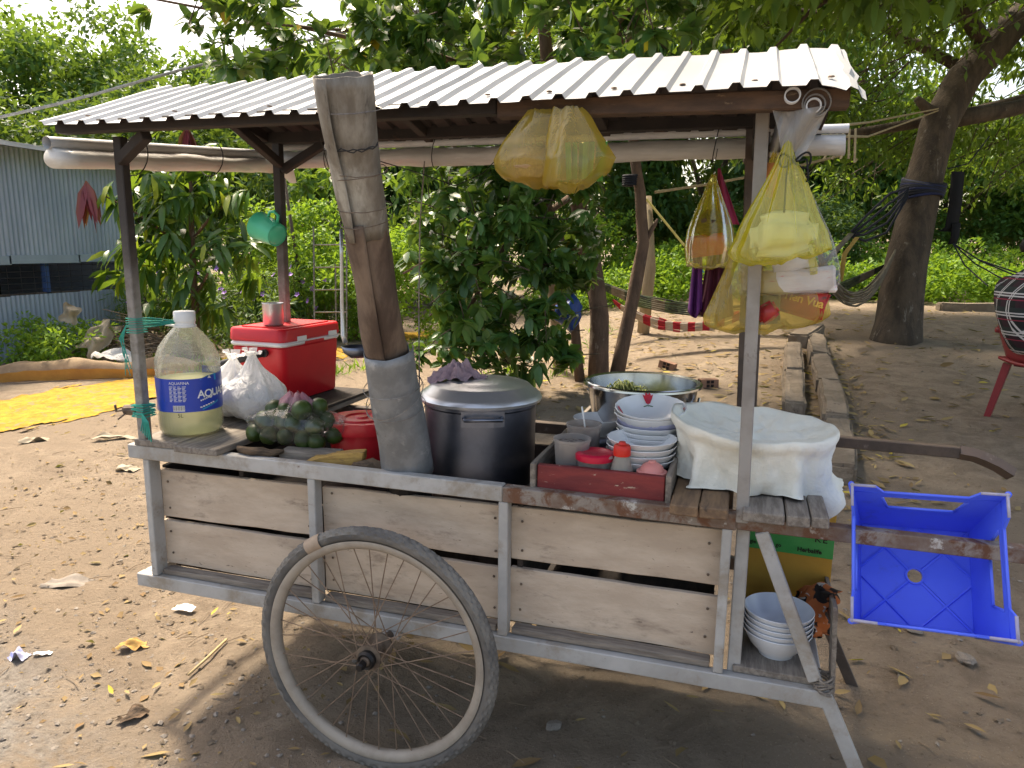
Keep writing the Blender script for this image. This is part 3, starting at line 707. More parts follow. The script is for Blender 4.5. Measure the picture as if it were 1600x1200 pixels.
cl = B().tube([(-.015, .02, .93), (-.052, .012, .928)], [.017, .015], 10).tube([(-.05, .01, .93), (-.075, .004, .925), (-.078, .0, .945)], .004, 6).tube([(-.04, .0, .92), (-.055, -.012, .905)], .003, 5)
tag(cl.rough(.003, 60).make('bolt_clamp', 'hub_grime'), 'rusty clamp bolted through the cart post beside the teal knot', 'clamp')

# ------------------------------------------------------------------ red cooler box
co_ = thing('cooler_box', 'red plastic cooler box with white band and black carry handle', 'cooler', (.062, .695, .8605), (0, 0, R(-2)))
def rbox(w, d, h, r, z0, z1, k0=1.0, k1=1.0, seg=5, dome=0.0):
    b = B(); rings = []
    def ring(z, k, inset=0.0):
        out_ = []
        for sx, sy, a0 in ((1, 1, 0), (-1, 1, 90), (-1, -1, 180), (1, -1, 270)):
            for i in range(seg + 1):
                a = R(a0 + 90 * i / seg); R_ = max(r - inset, .001)
                out_.append(b.bm.verts.new(((sx * (w / 2 - r) + R_ * math.cos(a)) * k, (sy * (d / 2 - r) + R_ * math.sin(a)) * k, z)))
        return out_
    e = .006
    rings = [ring(z0, k0, e), ring(z0 + e, k0), ring(z1 - e, k1), ring(z1, k1, e)]
    n = len(rings[0])
    for A, Q in zip(rings, rings[1:]):
        for i in range(n): b.bm.faces.new((A[i], A[(i + 1) % n], Q[(i + 1) % n], Q[i]))
    b.bm.faces.new(rings[0][::-1]); b.bm.faces.new(rings[-1]); return b
rbox(.232, .365, 0, .03, 0, .205, .93, 1.0).make('body', 'red_plastic', co_, angle=40)
rbox(.244, .377, 0, .032, .2055, .222).make('band', 'plastic_white', co_, angle=40)
lidp = rbox(.246, .379, 0, .032, .2225, .270, 1.0, .985).make('lid', 'red_plastic', co_, angle=40)
rbox(.19, .30, 0, .02, .268, .2735).make('lid_panel', 'red_plastic', lidp, angle=40)
for y_ in (-.10, .10): B().box((.1235, y_ + .02, .230), (.004, .055, .018)).bevel(.001).make('latch', 'plastic_white', lidp)
B().box((.1232, .0, .212), (.003, .12, .010)).make('band_gap', 'red_plastic', lidp)
hnd = bpy.data.objects.new('carry_handle', None); COL.objects.link(hnd); hnd.parent = co_
B().tube([(.045, -.19, .185), (.045, -.202, .185)], .014, 14).make('pivot', 'black_rubber', hnd)
B().tube([(.045, -.202, .185), (-.01, -.232, .170), (-.08, -.258, .150), (-.105, -.262, .143)], [.011, .0135, .0135, .011], 12).make('grip', 'black_rubber', hnd, smooth=True)
B().tube([(-.098, -.262, .158), (-.098, -.262, .128), (-.104, -.258, .118)], .0035, 6).make('strap', 'plastic_white', hnd)
# steel cup on the cooler
B().lathe([(0, .0), (.034, 0), (.0365, .003), (.0375, .078), (.039, .081), (.037, .081), (.0355, .006), (0, .005)], 32, (.072, .60, 1.1365)).make('steel_cup', 'aluminium', smooth=True)
tag([o for o in COL.objects if o.name == 'steel_cup'][0], 'small stainless steel cup standing on the red cooler lid', 'cup')

# ------------------------------------------------------------------ bags
def bag_shape(c, rx, ry, h, seed, seg=56, nv=26, neck=.12, topz=None, folds=11, foldamp=.16, sag=.25, lean=(0, 0), bulge=.32, flatbase=True):
    """a gathered plastic bag: wide low body, pleats running up into a knotted neck"""
    b = B()
    def fn(u, v):
        a = 2 * PI * u
        body = math.sin(PI * min(1, (v * .5 / bulge)) * .5 if v < bulge * 2 else PI / 2)
        t = sstep((v - bulge) / (1 - bulge))
        rad = (1 - t) ** 1.05 * (1 - neck) + neck
        if v < bulge: rad = (math.sin((v / bulge) * PI / 2) ** .45) if flatbase else math.sin((v / bulge) * PI / 2) ** .6
        pl = math.sin(a * folds + 2.2 * noise.noise(V(math.cos(a) * 1.4, math.sin(a) * 1.4, seed))) * foldamp * (.25 + .75 * sstep((v - .2) / .6))
        wob = .14 * noise.noise(V(math.cos(a) * 1.6, math.sin(a) * 1.6, v * 2.4 + seed))
        k = rad * (1 + pl * min(1, rad * 1.6) + wob)
        z = h * v
        return V(c[0] + rx * k * math.cos(a) + lean[0] * v * v, c[1] + ry * k * math.sin(a) + lean[1] * v * v, c[2] + z + .012 * noise.noise(V(math.cos(a) * 3, math.sin(a) * 3, v * 5 + seed)) * (0 if v < .05 else 1))
    return b.grid(seg, nv, fn, closeu=True)
def knot(b, c, r, h, n=7, seed=0):
    g = random.Random(seed)
    for k in range(n):
        a = 2 * PI * k / n
        b.grid(2, 4, lambda u, v: V(c[0] + (r * (.2 + v * .9)) * math.cos(a + (u - .5) * .9), c[1] + (r * (.2 + v * .9)) * math.sin(a + (u - .5) * .9), c[2] + h * v * (1 - .25 * v) + .01 * math.sin(5 * v + k)))
    return b
b = bag_shape((.070, .345, .848), .118, .100, .215, 2.0, neck=.08, folds=9, lean=(.02, .0), bulge=.36)
knot(b, (.092, .345, 1.045), .035, .03, 6, 1)
tag(b.make('plastic_bag', 'film_white', smooth=True), 'full white plastic bag slumped behind the water bottle', 'bag', 'white bags on the cart deck')
b = bag_shape((.185, .320, .848), .108, .092, .225, 5.0, neck=.10, folds=8, lean=(-.025, .03), bulge=.34)
knot(b, (.160, .350, 1.055), .03, .03, 6, 2)
tag(b.make('plastic_bag', 'film_white', smooth=True), 'white plastic bag with upright knotted top in front of the red cooler', 'bag', 'white bags on the cart deck')
for c_, r_ in (((.070, .345, .915), .075), ((.185, .322, .91), .068)):
    tag(B().lathe([(0, -.058), (r_ * .8, -.05), (r_, -.01), (r_ * .8, .04), (0, .065)], 20, c_, fn=lambda a, r, z: (r * (1 + .1 * math.sin(3 * a + z * 40)), z)).make('rice_noodle_portion', 'paper_white', smooth=True), 'white rice noodles packed inside ' + ('the bag behind the bottle' if c_[0] < .1 else 'the bag with the upright knot'), 'noodles')
# limes
g = random.Random(11); k_ = 0; lime_me = None
spots = []
for zi, (nx, ny, zz) in enumerate(((5, 2, .858), (4, 2, .902), (3, 2, .940))):
    for i in range(nx):
        for j in range(ny):
            spots.append((.436 + (i - (nx - 1) / 2) * .055 + g.uniform(-.008, .008) + (.02 if j % 2 else 0), .150 + (j - (ny - 1) / 2) * .052 + g.uniform(-.006, .006) + .008 * zi, zz + g.uniform(-.004, .006) - (.012 if zi == 2 and i in (1,) else 0)))
for p in spots:
    if lime_me is None:
        o = B().lathe([(0, -.0235), (.006, -.0225), (.016, -.016), (.0215, 0), (.017, .014), (.007, .0215), (.004, .025), (0, .0255)], 16).make('lime', 'lime', smooth=True); lime_me = o.data
    else: o = link('lime', lime_me, None)
    o.location = p; o.rotation_euler = (g.uniform(0, 6), g.uniform(0, 6), g.uniform(0, 6))
    s__ = g.uniform(1.18, 1.42); o.scale = (s__, s__, s__)
    tag(o, 'dark green lime heaped inside the clear bag above the cart rail', 'lime', 'limes in the clear bag')
def limebag(u, v):
    a = 2 * PI * u
    rad = math.sin(min(1, v / .5) * PI / 2) ** .5 if v < .5 else (1 - sstep((v - .5) / .5)) * .92 + .08
    pl = .10 * math.sin(a * 9 + 3 * v) * (.3 + v) + .13 * noise.noise(V(math.cos(a) * 2, math.sin(a) * 2, v * 3))
    return V(.450 + .158 * rad * (1 + pl) * math.cos(a), .158 + .098 * rad * (1 + pl) * math.sin(a), .829 + .145 * v ** .9 - .03 * (1 if v > .55 else 0) * math.cos(a * 2) * (1 - v))
tag(B().grid(60, 22, limebag, closeu=True).make('lime_bag', 'film_clear', smooth=True), 'clear plastic bag holding dark green limes on the cart rail', 'bag')
tag(B().grid(26, 10, lambda u, v: V(.445 + .06 * math.cos(2 * PI * u) * (1 - .7 * v) * (1 + .3 * math.sin(7 * u * 2 * PI)), .165 + .05 * math.sin(2 * PI * u) * (1 - .7 * v), .945 + .04 * v + .008 * math.sin(u * 31)), closeu=True).make('pink_bag_top', 'film_pink', smooth=True), 'crumpled pink bag top gathered over the limes', 'bag')
# firewood pieces
tag(B().tube([(.335, .030, .836), (.38, .024, .838), (.44, .035, .834), (.475, .05, .838)], [.008, .013, .012, .006], 9).subdiv().rough(.005, 55).make('bark_strip', 'bark', smooth=True), 'curled strip of bark lying along the cart rail under the limes', 'bark')
tag(B().box((.545, .090, .823), (.185, .05, .036), Euler((0, 0, .12)).to_matrix()).bevel(.006).subdiv(2).rough(.004, 30).make('wood_block', 'wood_grey_x'), 'rough split wood block under the bag of limes', 'firewood')
wy = B().prism([(.0, -.014), (.05, -.018), (.15, -.016), (.172, .004), (.170, .028), (.10, .020), (.03, .006), (0, -.006)], -.022, .022, Matrix.Translation((.548, .055, .825)) @ Euler((R(90), 0, .22)).to_matrix().to_4x4())
tag(wy.bevel(.003).subdiv(2).rough(.004, 40).make('wood_wedge', 'wood_yellow'), 'yellow split wood wedge leaning beside the red tub', 'firewood')
tag(B().tube([(.70, .05, .818), (.76, .055, .823), (.81, .06, .818)], [.012, .02, .012], 9).subdiv().rough(.012, 60).make('coconut_husk', 'bark', smooth=True), 'brown coconut husk fibre by the chimney foot', 'husk')
# red tub
tb = thing('red_tub', 'round red plastic tub with ringed lid beside the chimney', 'tub', (.600, .285, .710))
B().lathe([(0, .0), (.085, 0), (.09, .01), (.100, .15), (.105, .152), (.105, .165)], 40).make('body', 'red_tub', tb, angle=40)
B().lathe([(.109, .150), (.111, .166), (.108, .186), (.100, .190), (.078, .186), (.072, .192), (.050, .193), (.046, .188), (.022, .188), (.018, .193), (0, .194)], 44).make('lid', 'red_tub', tb, angle=40)

# ------------------------------------------------------------------ chimney of wired sheet metal
ch = thing('sheet_chimney', 'leaning stovepipe of three wired sheet metal sleeves rising past the roof edge', 'chimney')
A0, A1 = V(.842, .105, .775), V(.868, -.235, 1.79)
ax = (A1 - A0); LC = ax.length; ax.normalize(); sx_ = V(1, 0, 0) - ax * ax.x; sx_.normalize(); sy_ = ax.cross(sx_)     # sy_ points away from the road
def sleeve(name, t0, t1, r0, r1, mat, seam, gap=.12, seed=0.0, flare=0.0, dent=.05):
    def fn(u, v):
        a = seam + (2 * PI + gap) * u
        spiral = .013 * u ** 2
        r = r0 + (r1 - r0) * v + spiral
        r *= 1 + dent * noise.noise(V(math.cos(a) * 1.2, math.sin(a) * 1.2, v * 2 + seed)) + flare * (v - .7 if v > .7 else 0)
        edge = .010 * noise.noise(V(a * 1.3, v * 9, seed)) * (1 if v in (0, 1) else 0)
        return A0 + ax * (LC * (t0 + (t1 - t0) * v) + edge) + sx_ * r * math.cos(a) + sy_ * r * math.sin(a)
    o = B().grid(48, 14, fn).make(name, mat, ch, smooth=True)
    md = o.modifiers.new('thickness', 'SOLIDIFY'); md.thickness = .0018; return o
SEAM = -PI / 2 - .25
sleeve('lower_sleeve', .03, .385, .066, .058, 'zinc_sheet', .6, seed=4.0, dent=.10)
sleeve('middle_sleeve', .36, .70, .048, .045, 'iron_burnt', SEAM + .45, seed=2.0, dent=.20)
sleeve('upper_sleeve', .665, .995, .046, .058, 'zinc_burnt', SEAM - .2, gap=.35, seed=7.0, dent=.20)
def ring_wire(t, r, tw, mat='wire', n=26, seed=0):
    pts = []
    for k in range(n):
        a = 2 * PI * k / n
        pts.append(A0 + ax * (LC * t + tw * math.sin(a + seed) + .003 * noise.noise(V(a * 2, seed, 0))) + sx_ * (r + .002) * math.cos(a) + sy_ * (r + .002) * math.sin(a))
    B().tube(pts, .0011, 5, closed=True).make('binding_wire', mat, ch)
for t, r_, tw, s__ in ((.225, .0775, .002, 1), (.285, .0755, .003, 2), (.255, .077, .030, 0.5)): ring_wire(t, r_, tw, 'wire', seed=s__)
for t, r_, tw, s__ in ((.70, .060, .004, 1), (.73, .061, .003, 3), (.80, .063, .004, 2), (.81, .063, .006, 5), (.93, .068, .003, 4)): ring_wire(t, r_, tw, 'hub_grime' if t != .93 else 'wire', seed=s__)
for s__ in (0, 1):
    B().tube([A0 + ax * (LC * .86 + .012 * noise.noise(V(a * 3, s__ * 9, 2))) + sx_ * .066 * math.cos(a) + sy_ * .068 * math.sin(a) for a in np.linspace(-PI * .95, -.2, 22)], .0014, 5).make('binding_wire', 'wire_dark', ch)
B().lathe([(0, .42), (.14, .42), (.15, .46), (.15, .70), (.135, .705), (.12, .69), (.12, .60), (0, .60)], 28, (.965, .365, .01)).make('stove_drum', 'iron_burnt', ch, angle=40)
B().tube([A0 - ax * .10, A0 + ax * .05], [.06, .062], 14).rough(.006, 30).make('stove_elbow', 'black_metal', ch)
# ladle on a wire from the roof
ld = thing('ladle', 'long handled aluminium ladle hanging from roof wire beside the chimney', 'ladle', (.652, .10, 1.15))
B().tube([(.004, 0, .32), (.003, 0, .25), (.0, 0, .12), (.0, 0, .03), (.008, -.002, .008)], [.0075, .008, .0085, .010, .012], 8, flat=.45).make('handle', 'aluminium', ld, smooth=True)
B().lathe([(0, -.034), (.02, -.031), (.038, -.018), (.045, .0), (.042, .0), (.036, -.016), (.019, -.027), (0, -.030)], 26, (.044, .0, .0)).make('scoop', 'pot_steel', ld, smooth=True)
B().tube([(.004, 0, .318), (.006, .0, .34), (.004, -.04, .45), (.01, -.10, .545)], .0012, 5).make('hook_wire', 'wire_dark', ld)

# ------------------------------------------------------------------ stock pot
pt = thing('stock_pot', 'big dark steel stock pot with aluminium lid in the middle of the cart', 'pot', (.967, .365, .715))
B().lathe([(0, 0), (.160, 0), (.168, .008), (.170, .24), (.1745, .245), (.1745, .262), (.170, .262)], 56).make('body', 'pot_steel', pt, angle=40)
lidp = B().lathe([(.178, .255), (.186, .257), (.1885, .265), (.184, .274), (.176, .281), (.168, .284), (.150, .302), (.142, .305), (.110, .309), (.104, .313), (.05, .318), (0, .320)], 64).make('lid', 'aluminium', pt, angle=38)
for a in (R(-68), R(112)):
    c_, s__ = math.cos(a), math.sin(a)
    def hp(t, o_, z): return (c_ * (.171 + o_) - s__ * t, s__ * (.171 + o_) + c_ * t, z)
    h_ = B().tube([hp(-.055, .002, .232), hp(-.052, .028, .232), hp(0, .034, .234), hp(.052, .028, .232), hp(.055, .002, .232)], .0055, 8).make('handle', 'pot_steel', pt, smooth=True)
    B().grid(4, 2, lambda u, v: Vector(hp(-.062 + .124 * u, .0045 - .008 * (2 * u - 1) ** 2, .205 + .045 * v))).make('handle_plate', 'pot_steel', h_)
# purple face cloth on the lid
def towel_fn(u, v):
    a = 2 * PI * u; r = v
    z = .046 * (1 - r ** 1.5) + .018 * noise.noise(V(math.cos(a) * r * 3, math.sin(a) * r * 3, 1.5)) * (1 - .3 * r) + .012 * abs(math.sin(a * 5 + 3 * r)) * r * (1 - r) * 2
    k = 1 + .18 * math.sin(a * 5 + 1) + .10 * math.sin(a * 9)
    z += .012 * noise.noise(V(math.cos(a) * r * 7, math.sin(a) * r * 7, 6.0)); q_ = math.hypot(-.075 + .080 * r * k * math.cos(a), .055 * r * k * math.sin(a))
    return V(.080 * r * k * math.cos(a), .055 * r * k * math.sin(a), max(.002, z + .006 + .006 * math.sin(a * 9) * r) - .30 * max(0, q_ - .105))
o = tag(B().grid(60, 14, towel_fn, closeu=True).make('face_cloth', 'towel', smooth=True), 'crumpled mauve terry cloth lying on the pot lid', 'cloth'); o.location = (.892, .350, 1.026)

# ------------------------------------------------------------------ wooden tray with bowls and condiments
tr = thing('wooden_tray', 'open wooden tray with peeling dark red front board', 'tray')
TX0, TX1, TY0, TY1, TZ = 1.225, 1.580, .030, .760, .802
plank('front_board', ((TX0 + TX1) / 2, TY0 + .009, .842), (TX1 - TX0 - .032, .018, .082), 'paint_red_old', 51, parent=tr, warp=.002)
plank('side_board', (TX0 + .007, (TY0 + TY1) / 2, .844), (.014, TY1 - TY0 + .02, .084), 'wood_grey', 52, parent=tr)
plank('side_board', (TX1 - .007, (TY0 + TY1) / 2 - .04, .846), (.014, TY1 - TY0 - .06, .086), 'wood_grey', 53, parent=tr)
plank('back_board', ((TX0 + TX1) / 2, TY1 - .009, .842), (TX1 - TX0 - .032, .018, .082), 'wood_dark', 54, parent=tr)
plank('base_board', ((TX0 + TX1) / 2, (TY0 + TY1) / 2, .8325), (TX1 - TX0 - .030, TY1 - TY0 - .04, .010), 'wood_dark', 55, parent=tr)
TB = .838
bowl_prof = lambda r, h: [(0, .004), (r * .42, .004), (r * .44, 0), (r * .50, 0), (r * .52, .006), (r * .78, h * .45), (r * .95, h * .85), (r * 1.0, h), (r * .985, h + .0015), (r * .93, h * .86), (r * .76, h * .48), (r * .5, .010), (0, .008)]
def scallop(a, r, z): return (r * (1 + .012 * math.cos(a * 22) * (1 if z > .045 else 0)), z)
def rose(parent, ang, zc, R_at, size, mat_parent):
    """a rose print laid on the bowl's inner wall"""
    def put(x, y, lift): 
        z = zc + y * size; rr_ = R_at(z) - lift; a = ang + x * size / max(rr_, .02); return V(rr_ * math.cos(a), rr_ * math.sin(a), z)
    petals = [[(-.50, .45), (-.30, .35), (-.18, .62), (.0, .42), (.18, .62), (.30, .35), (.52, .46), (.36, .05), (.20, -.28), (0, -.36), (-.20, -.28), (-.36, .05)]]
    for pl in petals: B().faces([put(0, .05, .0016)] + [put(x, y, .0016) for x, y in pl], [(0, i + 1, (i + 1) % len(pl) + 1) for i in range(len(pl))]).make('rose_print', 'rose_red', parent)
    st = [[(-.03, -.36), (.03, -.36), (.04, -.60), (-.03, -.60)], [(-.05, -.42), (-.45, -.50), (-.5, -.60), (-.05, -.50)], [(.05, -.42), (.42, -.48), (.5, -.60), (.05, -.50)]]
    b = B()
    for pl in st: b.faces([put(x, y, .0014) for x, y in pl], [(0, 1, 2, 3)])
    b.make('stem_print', 'rose_green', parent)
bowl_cache = {}
def bowl(loc, r, h, label, group, mat='melamine', sc=True, tilt=(0, 0), roses=None):
    t = thing('bowl', label, 'bowl', loc, (tilt[0], tilt[1], 0), group)
    key = (r, h, mat, sc)
    if key not in bowl_cache: bowl_cache[key] = B().lathe(bowl_prof(r, h), 66, fn=scallop if sc else None).make('bowl_body', mat, t, angle=60)
    else: link('bowl_body', bowl_cache[key].data, None, t)
    if roses:
        for ang, z, sz in roses: rose(t, ang, z, lambda zz: r * (.5 + .47 * (zz / h) ** .75) - .001, sz, None)
    return t
toC = math.atan2(-1.97, .23)        # towards the camera from the tray
G1, G2 = 'tall stack of rose bowls in the tray', 'short stack of rose bowls in the tray'
S1 = (1.489, .305)
zz = TB
for i in range(8):
    lab_ = ('white scalloped rose bowl lying tilted on top of the tall stack', 'white scalloped bowl second from the top of the tall stack')[7 - i] if i >= 6 else 'white scalloped bowl inside the tall stack in the tray'
    if i == 5: lab_ = 'lilac rimmed bowl in the tall white stack in the tray'
    top = i == 7
    bowl((S1[0] + .002 * (i % 2), S1[1] + .002 * (i % 3), zz), .0985 if i > 5 else .093, .052, lab_, G1, 'melamine_blue' if i == 5 else 'melamine', True, (R(9) if top else R(3 if i == 6 else 0), 0),
         [(toC + PI + .10, .040, .030), (toC + PI + 1.55, .036, .026), (toC + PI - 1.55, .036, .026)] if top else None)
    zz += .0145 if i < 5 else .018
S2 = (1.482, .182); zz = TB
for i in range(4):
    bowl((S2[0] + .001 * i, S2[1], zz), .0915, .050, ('white rose bowl on top of the short stack behind the sauce bottle' if i == 3 else 'white bowl inside the short stack behind the sauce bottle'), G2, 'melamine', True, (0, 0), [(toC + PI - .05, .036, .030)] if i == 3 else None)
    zz += .0165
bowl((1.318, .425, TB + .035), .072, .052, 'plain white bowl beside the steel basin in the tray', None, 'melamine', False)
tag(B().lathe([(0, 0), (.05, 0), (.055, .005), (.058, .034), (.055, .034), (.052, .006), (0, .005)], 24, (1.318, .425, TB)).make('small_tub', 'pot_steel', smooth=True), 'small dark tub under the plain white bowl', 'tub')
def cup(name, loc, r, h, fill, lab_, flab, fz, spoon=False):
    t = thing(name, lab_, 'jar', loc)
    B().lathe([(0, .002), (r * .82, 0), (r * .86, .004), (r, h - .008), (r * 1.06, h - .006), (r * 1.06, h), (r * .98, h), (r * .83, .006), (0, .005)], 36).make('jar_body', 'tub_clear', t, angle=45)
    B().lathe([(0, .006), (r * .82, .006), (r * .93, fz), (r * .6, fz + .004), (0, fz + .006)], 30, fn=lambda a, q, z: (q, z + .003 * noise.noise(V(math.cos(a) * q * 60, math.sin(a) * q * 60, 3)))).make('filling', fill, t, smooth=True)
    return t
j1 = cup('condiment_jar', (1.318, .235, TB), .047, .112, 'chili_paste', 'clear plastic jar of brown chilli paste with white spoon in it', '', .092)
j2 = cup('condiment_jar', (1.312, .115, TB), .047, .100, 'peppercorn', 'clear plastic jar full of speckled ground pepper', '', .086)
tag(B().tube([(1.328, .225, .90), (1.321, .222, .96), (1.314, .218, 1.0)], [.004, .0042, .005], 8, flat=.5).make('spoon', 'plastic_white', smooth=True), 'white plastic spoon handle sticking out of the chilli jar', 'spoon')
rl = thing('lidded_jar', 'low jar with bright red lid in the tray front corner', 'jar', (1.378, .092, TB))
B().lathe([(0, 0), (.042, 0), (.046, .06)], 30).make('jar_body', 'tub_clear', rl, smooth=True)
B().lathe([(.0500, .056), (.051, .058), (.0505, .071), (.046, .075), (.036, .0755), (.034, .074), (0, .0745)], 40).make('lid', 'red_lid', rl, angle=40)
sb = thing('sauce_bottle', 'small frosted sauce bottle with red cap and loop handle', 'bottle', (1.450, .074, TB))
B().lathe([(0, 0), (.030, 0), (.032, .004), (.028, .040), (.019, .072), (.0185, .078)], 28).make('bottle_body', 'frosted', sb, smooth=True)
B().lathe([(0, .003), (.027, .003), (.025, .03), (0, .032)], 20).make('sauce', 'chili_paste', sb, smooth=True)
B().lathe([(.0215, .077), (.022, .078), (.022, .098), (.019, .104), (.010, .106), (.008, .112), (0, .112)], 26).make('cap', 'red_cap', sb, angle=40)
B().tube([(-.022, -.006, .070), (-.040, -.010, .066), (-.046, -.012, .048), (-.040, -.010, .030), (-.026, -.006, .026)], .0038, 8).make('loop_handle', 'frosted', sb, smooth=True)
pk = thing('sugar_pot', 'little pink plastic pot with domed knob lid in the tray corner', 'pot', (1.526, .078, TB))
B().lathe([(0, 0), (.026, 0), (.030, .004), (.034, .036), (.037, .037)], 28).make('pot_body', 'pink_plastic', pk, smooth=True)
B().lathe([(.0385, .036), (.0385, .042), (.034, .044), (.031, .044), (.027, .054), (.018, .062), (.010, .065), (.009, .069), (0, .070)], 30).make('lid', 'pink_plastic', pk, angle=45)
tag(B().tube([(1.497, .100, .84), (1.502, .105, .885), (1.507, .108, .915)], [.005, .007, .006], 8, flat=.4).make('spoon', 'frosted', smooth=True), 'frosted plastic spoon leaning between the sauce bottle and pink pot', 'spoon')
# steel basin of greens
bs = thing('steel_basin', 'wide stainless basin standing at the back of the tray', 'basin', (1.428, .598, .838))
B().lathe([(0, .003), (.13, 0), (.145, .006), (.168, .13), (.172, .170), (.180, .176), (.186, .174), (.187, .168), (.185, .166), (.185, .172), (.178, .1785), (.168, .174), (.163, .13), (.14, .012), (0, .010)], 60).make('basin_body', 'steel_bright', bs, angle=50)
for a in (R(-15), R(165)): B().tube([(.178 * math.cos(a + t), .178 * math.sin(a + t), .135 - .02 * math.cos(t * 8)) for t in np.linspace(-.2, .2, 9)], .004, 6).make('ear_handle', 'steel_bright', bs)
b = B(); g = random.Random(5)
for k in range(170):
    a = g.uniform(0, 2 * PI); r_ = g.uniform(0, .085); x_, y_ = 1.375 + r_ * math.cos(a), .615 + r_ * .9 * math.sin(a); h0 = .935 + .055 * (1 - (r_ / .085) ** 2)
    d_ = g.uniform(0, 2 * PI); l_ = g.uniform(.02, .05)
    b.tube([(x_, y_, h0 - .012), (x_ + l_ * .5 * math.cos(d_), y_ + l_ * .5 * math.sin(d_), h0 + g.uniform(0, .02)), (x_ + l_ * math.cos(d_ + .5), y_ + l_ * math.sin(d_ + .5), h0 - g.uniform(0, .02))], [.002, .0026, .001], 5)
b.lathe([(.10, .88), (.09, .93), (.06, .965), (0, .98)], 18, (1.375, .615, -.012))
tag(b.make('shredded_greens', 'herb', smooth=True), 'heap of shredded green herbs and sprouts in the steel basin', 'herbs', kind='stuff')

# ------------------------------------------------------------------ cloth covered basin
CX, CY, CZ, CR = 1.760, .255, .843, .205
cb = thing('covered_basin', 'steel basin on the deck hidden under a white cloth', 'basin', (CX, CY, CZ))
B().lathe([(0, .002), (.10, 0), (.112, .006), (.140, .080), (.146, .088), (.148, .085), (.146, .090), (.138, .085), (.10, .01), (0, .008)], 48).make('basin_body', 'steel_bright', cb, angle=50)
FOLDS = [(3.45, .16, .016), (4.02, .10, .030), (4.42, .13, -.012), (4.75, .20, .018), (5.25, .10, .024), (5.52, .09, -.014), (5.80, .16, .022), (2.7, .2, .02), (1.5, .3, .02), (.5, .2, .015)]
def cloth_fn(u, v):
    a = 2 * PI * u; c_, s__ = math.cos(a), math.sin(a)
    n1 = noise.noise(V(c_ * 1.5, s__ * 1.5, 4.0)); n2 = noise.noise(V(c_ * 3.4, s__ * 3.4, 8.0))
    left = max(0, -c_) ** 1.5; lip = .026 * left
    if v < .5:
        t = v / .5; r = CR * t * 1.01
        sag = -.030 * (1 - t ** 2.4) + .010 * noise.noise(V(c_ * t * 4, s__ * t * 4, 2)) * (1 - t ** 4) + .004 * noise.noise(V(c_ * t * 11, s__ * t * 11, 7)) * (1 - t ** 4) + .008 * math.exp(-((c_ * t - .05 - .45 * s__ * t) / .045) ** 2) * (1 - t) + .003 * math.sin(a * 9) * t * t
        sag += .005 * noise.noise(V(c_ * t * 9 + s__ * t * 4, s__ * t * 3, 5)) * (1 - t ** 6) - .014 * max(0, c_ * t) * (1 - t)
        return V(CX + r * c_, CY + r * s__, CZ + .140 + sag + lip * t ** 5 + .006 * noise.noise(V(c_ * 3, s__ * 3, 9)) * t ** 4)
    t = (v - .5) / .5
    corner = max(0.0, 1 - abs(a - 5.62) / .32); tuck = max(0.0, 1 - abs(a - 4.20) / .35)
    ridge = 0.0
    for a0, w0, k0 in FOLDS:
        d_ = abs((a - a0 + PI) % (2 * PI) - PI); ridge += 1.4 * k0 * math.exp(-(d_ / w0) ** 2)
    inward = .030 * math.sin(min(1, t * 1.25) * PI / 2) * (1 - .45 * max(0, c_))
    spread = (.012 + .035 * n1 + .02 * n2) * sstep((t - .62) / .38)
    r = CR * 1.010 + .007 * math.sin(PI * min(1, t * 4)) - inward + ridge * t ** 1.2 + spread + .012 * corner * t
    r += (.010 * noise.noise(V(c_ * 5, s__ * 5, t * 2.2)) + .005 * noise.noise(V(c_ * 13, s__ * 13, t * 5 + 3))) * min(1, t * 3)
    z = .140 + .006 * noise.noise(V(c_ * 3, s__ * 3, 9)) * (1 - t) + lip * (1 - t) - (.137 + .062 * corner ** 1.5) * min(1, t * 1.12) ** 1.1
    if corner < .02: z = max(z, .003 + .010 * max(0, n2) * t + .35 * max(0, ridge) * (1 - t) * t)
    return V(CX + r * c_, CY + r * s__, CZ + z)
cl_ = B().grid(180, 52, cloth_fn, closeu=True)
tag(cl_.make('cover_cloth', 'cloth_white', smooth=True), 'damp white cloth draped over the basin on the handle end deck', 'cloth')

# ------------------------------------------------------------------ shelf below: bowls, carton, striped plush
zz = .4255
for i in range(5):
    bowl((1.852, .118, zz), .084, .066, 'plain white melamine bowl on top of the shelf stack' if i == 4 else 'plain white melamine bowl inside the shelf stack under the deck', 'bowl stack on the lower shelf', 'melamine_grey', False)
    zz += .0135
bxo = thing('cardboard_carton', 'yellow brown cardboard carton with green printed tape on the lower shelf', 'carton', (1.872, .44, .4255))
b = B().box((0, 0, .18), (.245, .18, .345)).subdiv(3)
for v in b.bm.verts:
    if v.co.z < .09: v.co.y += (.09 - v.co.z) * .5 * (1 if v.co.y < 0 else 0)
b.rough(.004, 9); b.make('carton_body', 'cardboard', bxo, angle=40)
def tape_z(x): return .178 - .03 * x
tp = B().grid(12, 3, lambda u, v: V(-.122 + .2445 * u, -.0975 + .002 * noise.noise(V(u * 9, v * 3, 1)), tape_z(-.122 + .2445 * u) + .076 * v)).make('tape', 'tape_green', bxo)
def tape_text(s, x, z, size, bold=0.0, spacing=1.0):
    vs, fs = text_mesh(s, size, bold, spacing)
    keep = lambda f: all(x + vs[i].x < .121 for i in f)
    B().faces([V(x + p.x, -.1015, z + tape_z(x + p.x) + p.y) for p in vs], [f for f in fs if keep(f)]).make('print', 'ink', tp, recalc=False)
tape_text('KE', .072, .045, .026, .0003, 1.25); tape_text('Herbalife', .030, .012, .017, .0006)
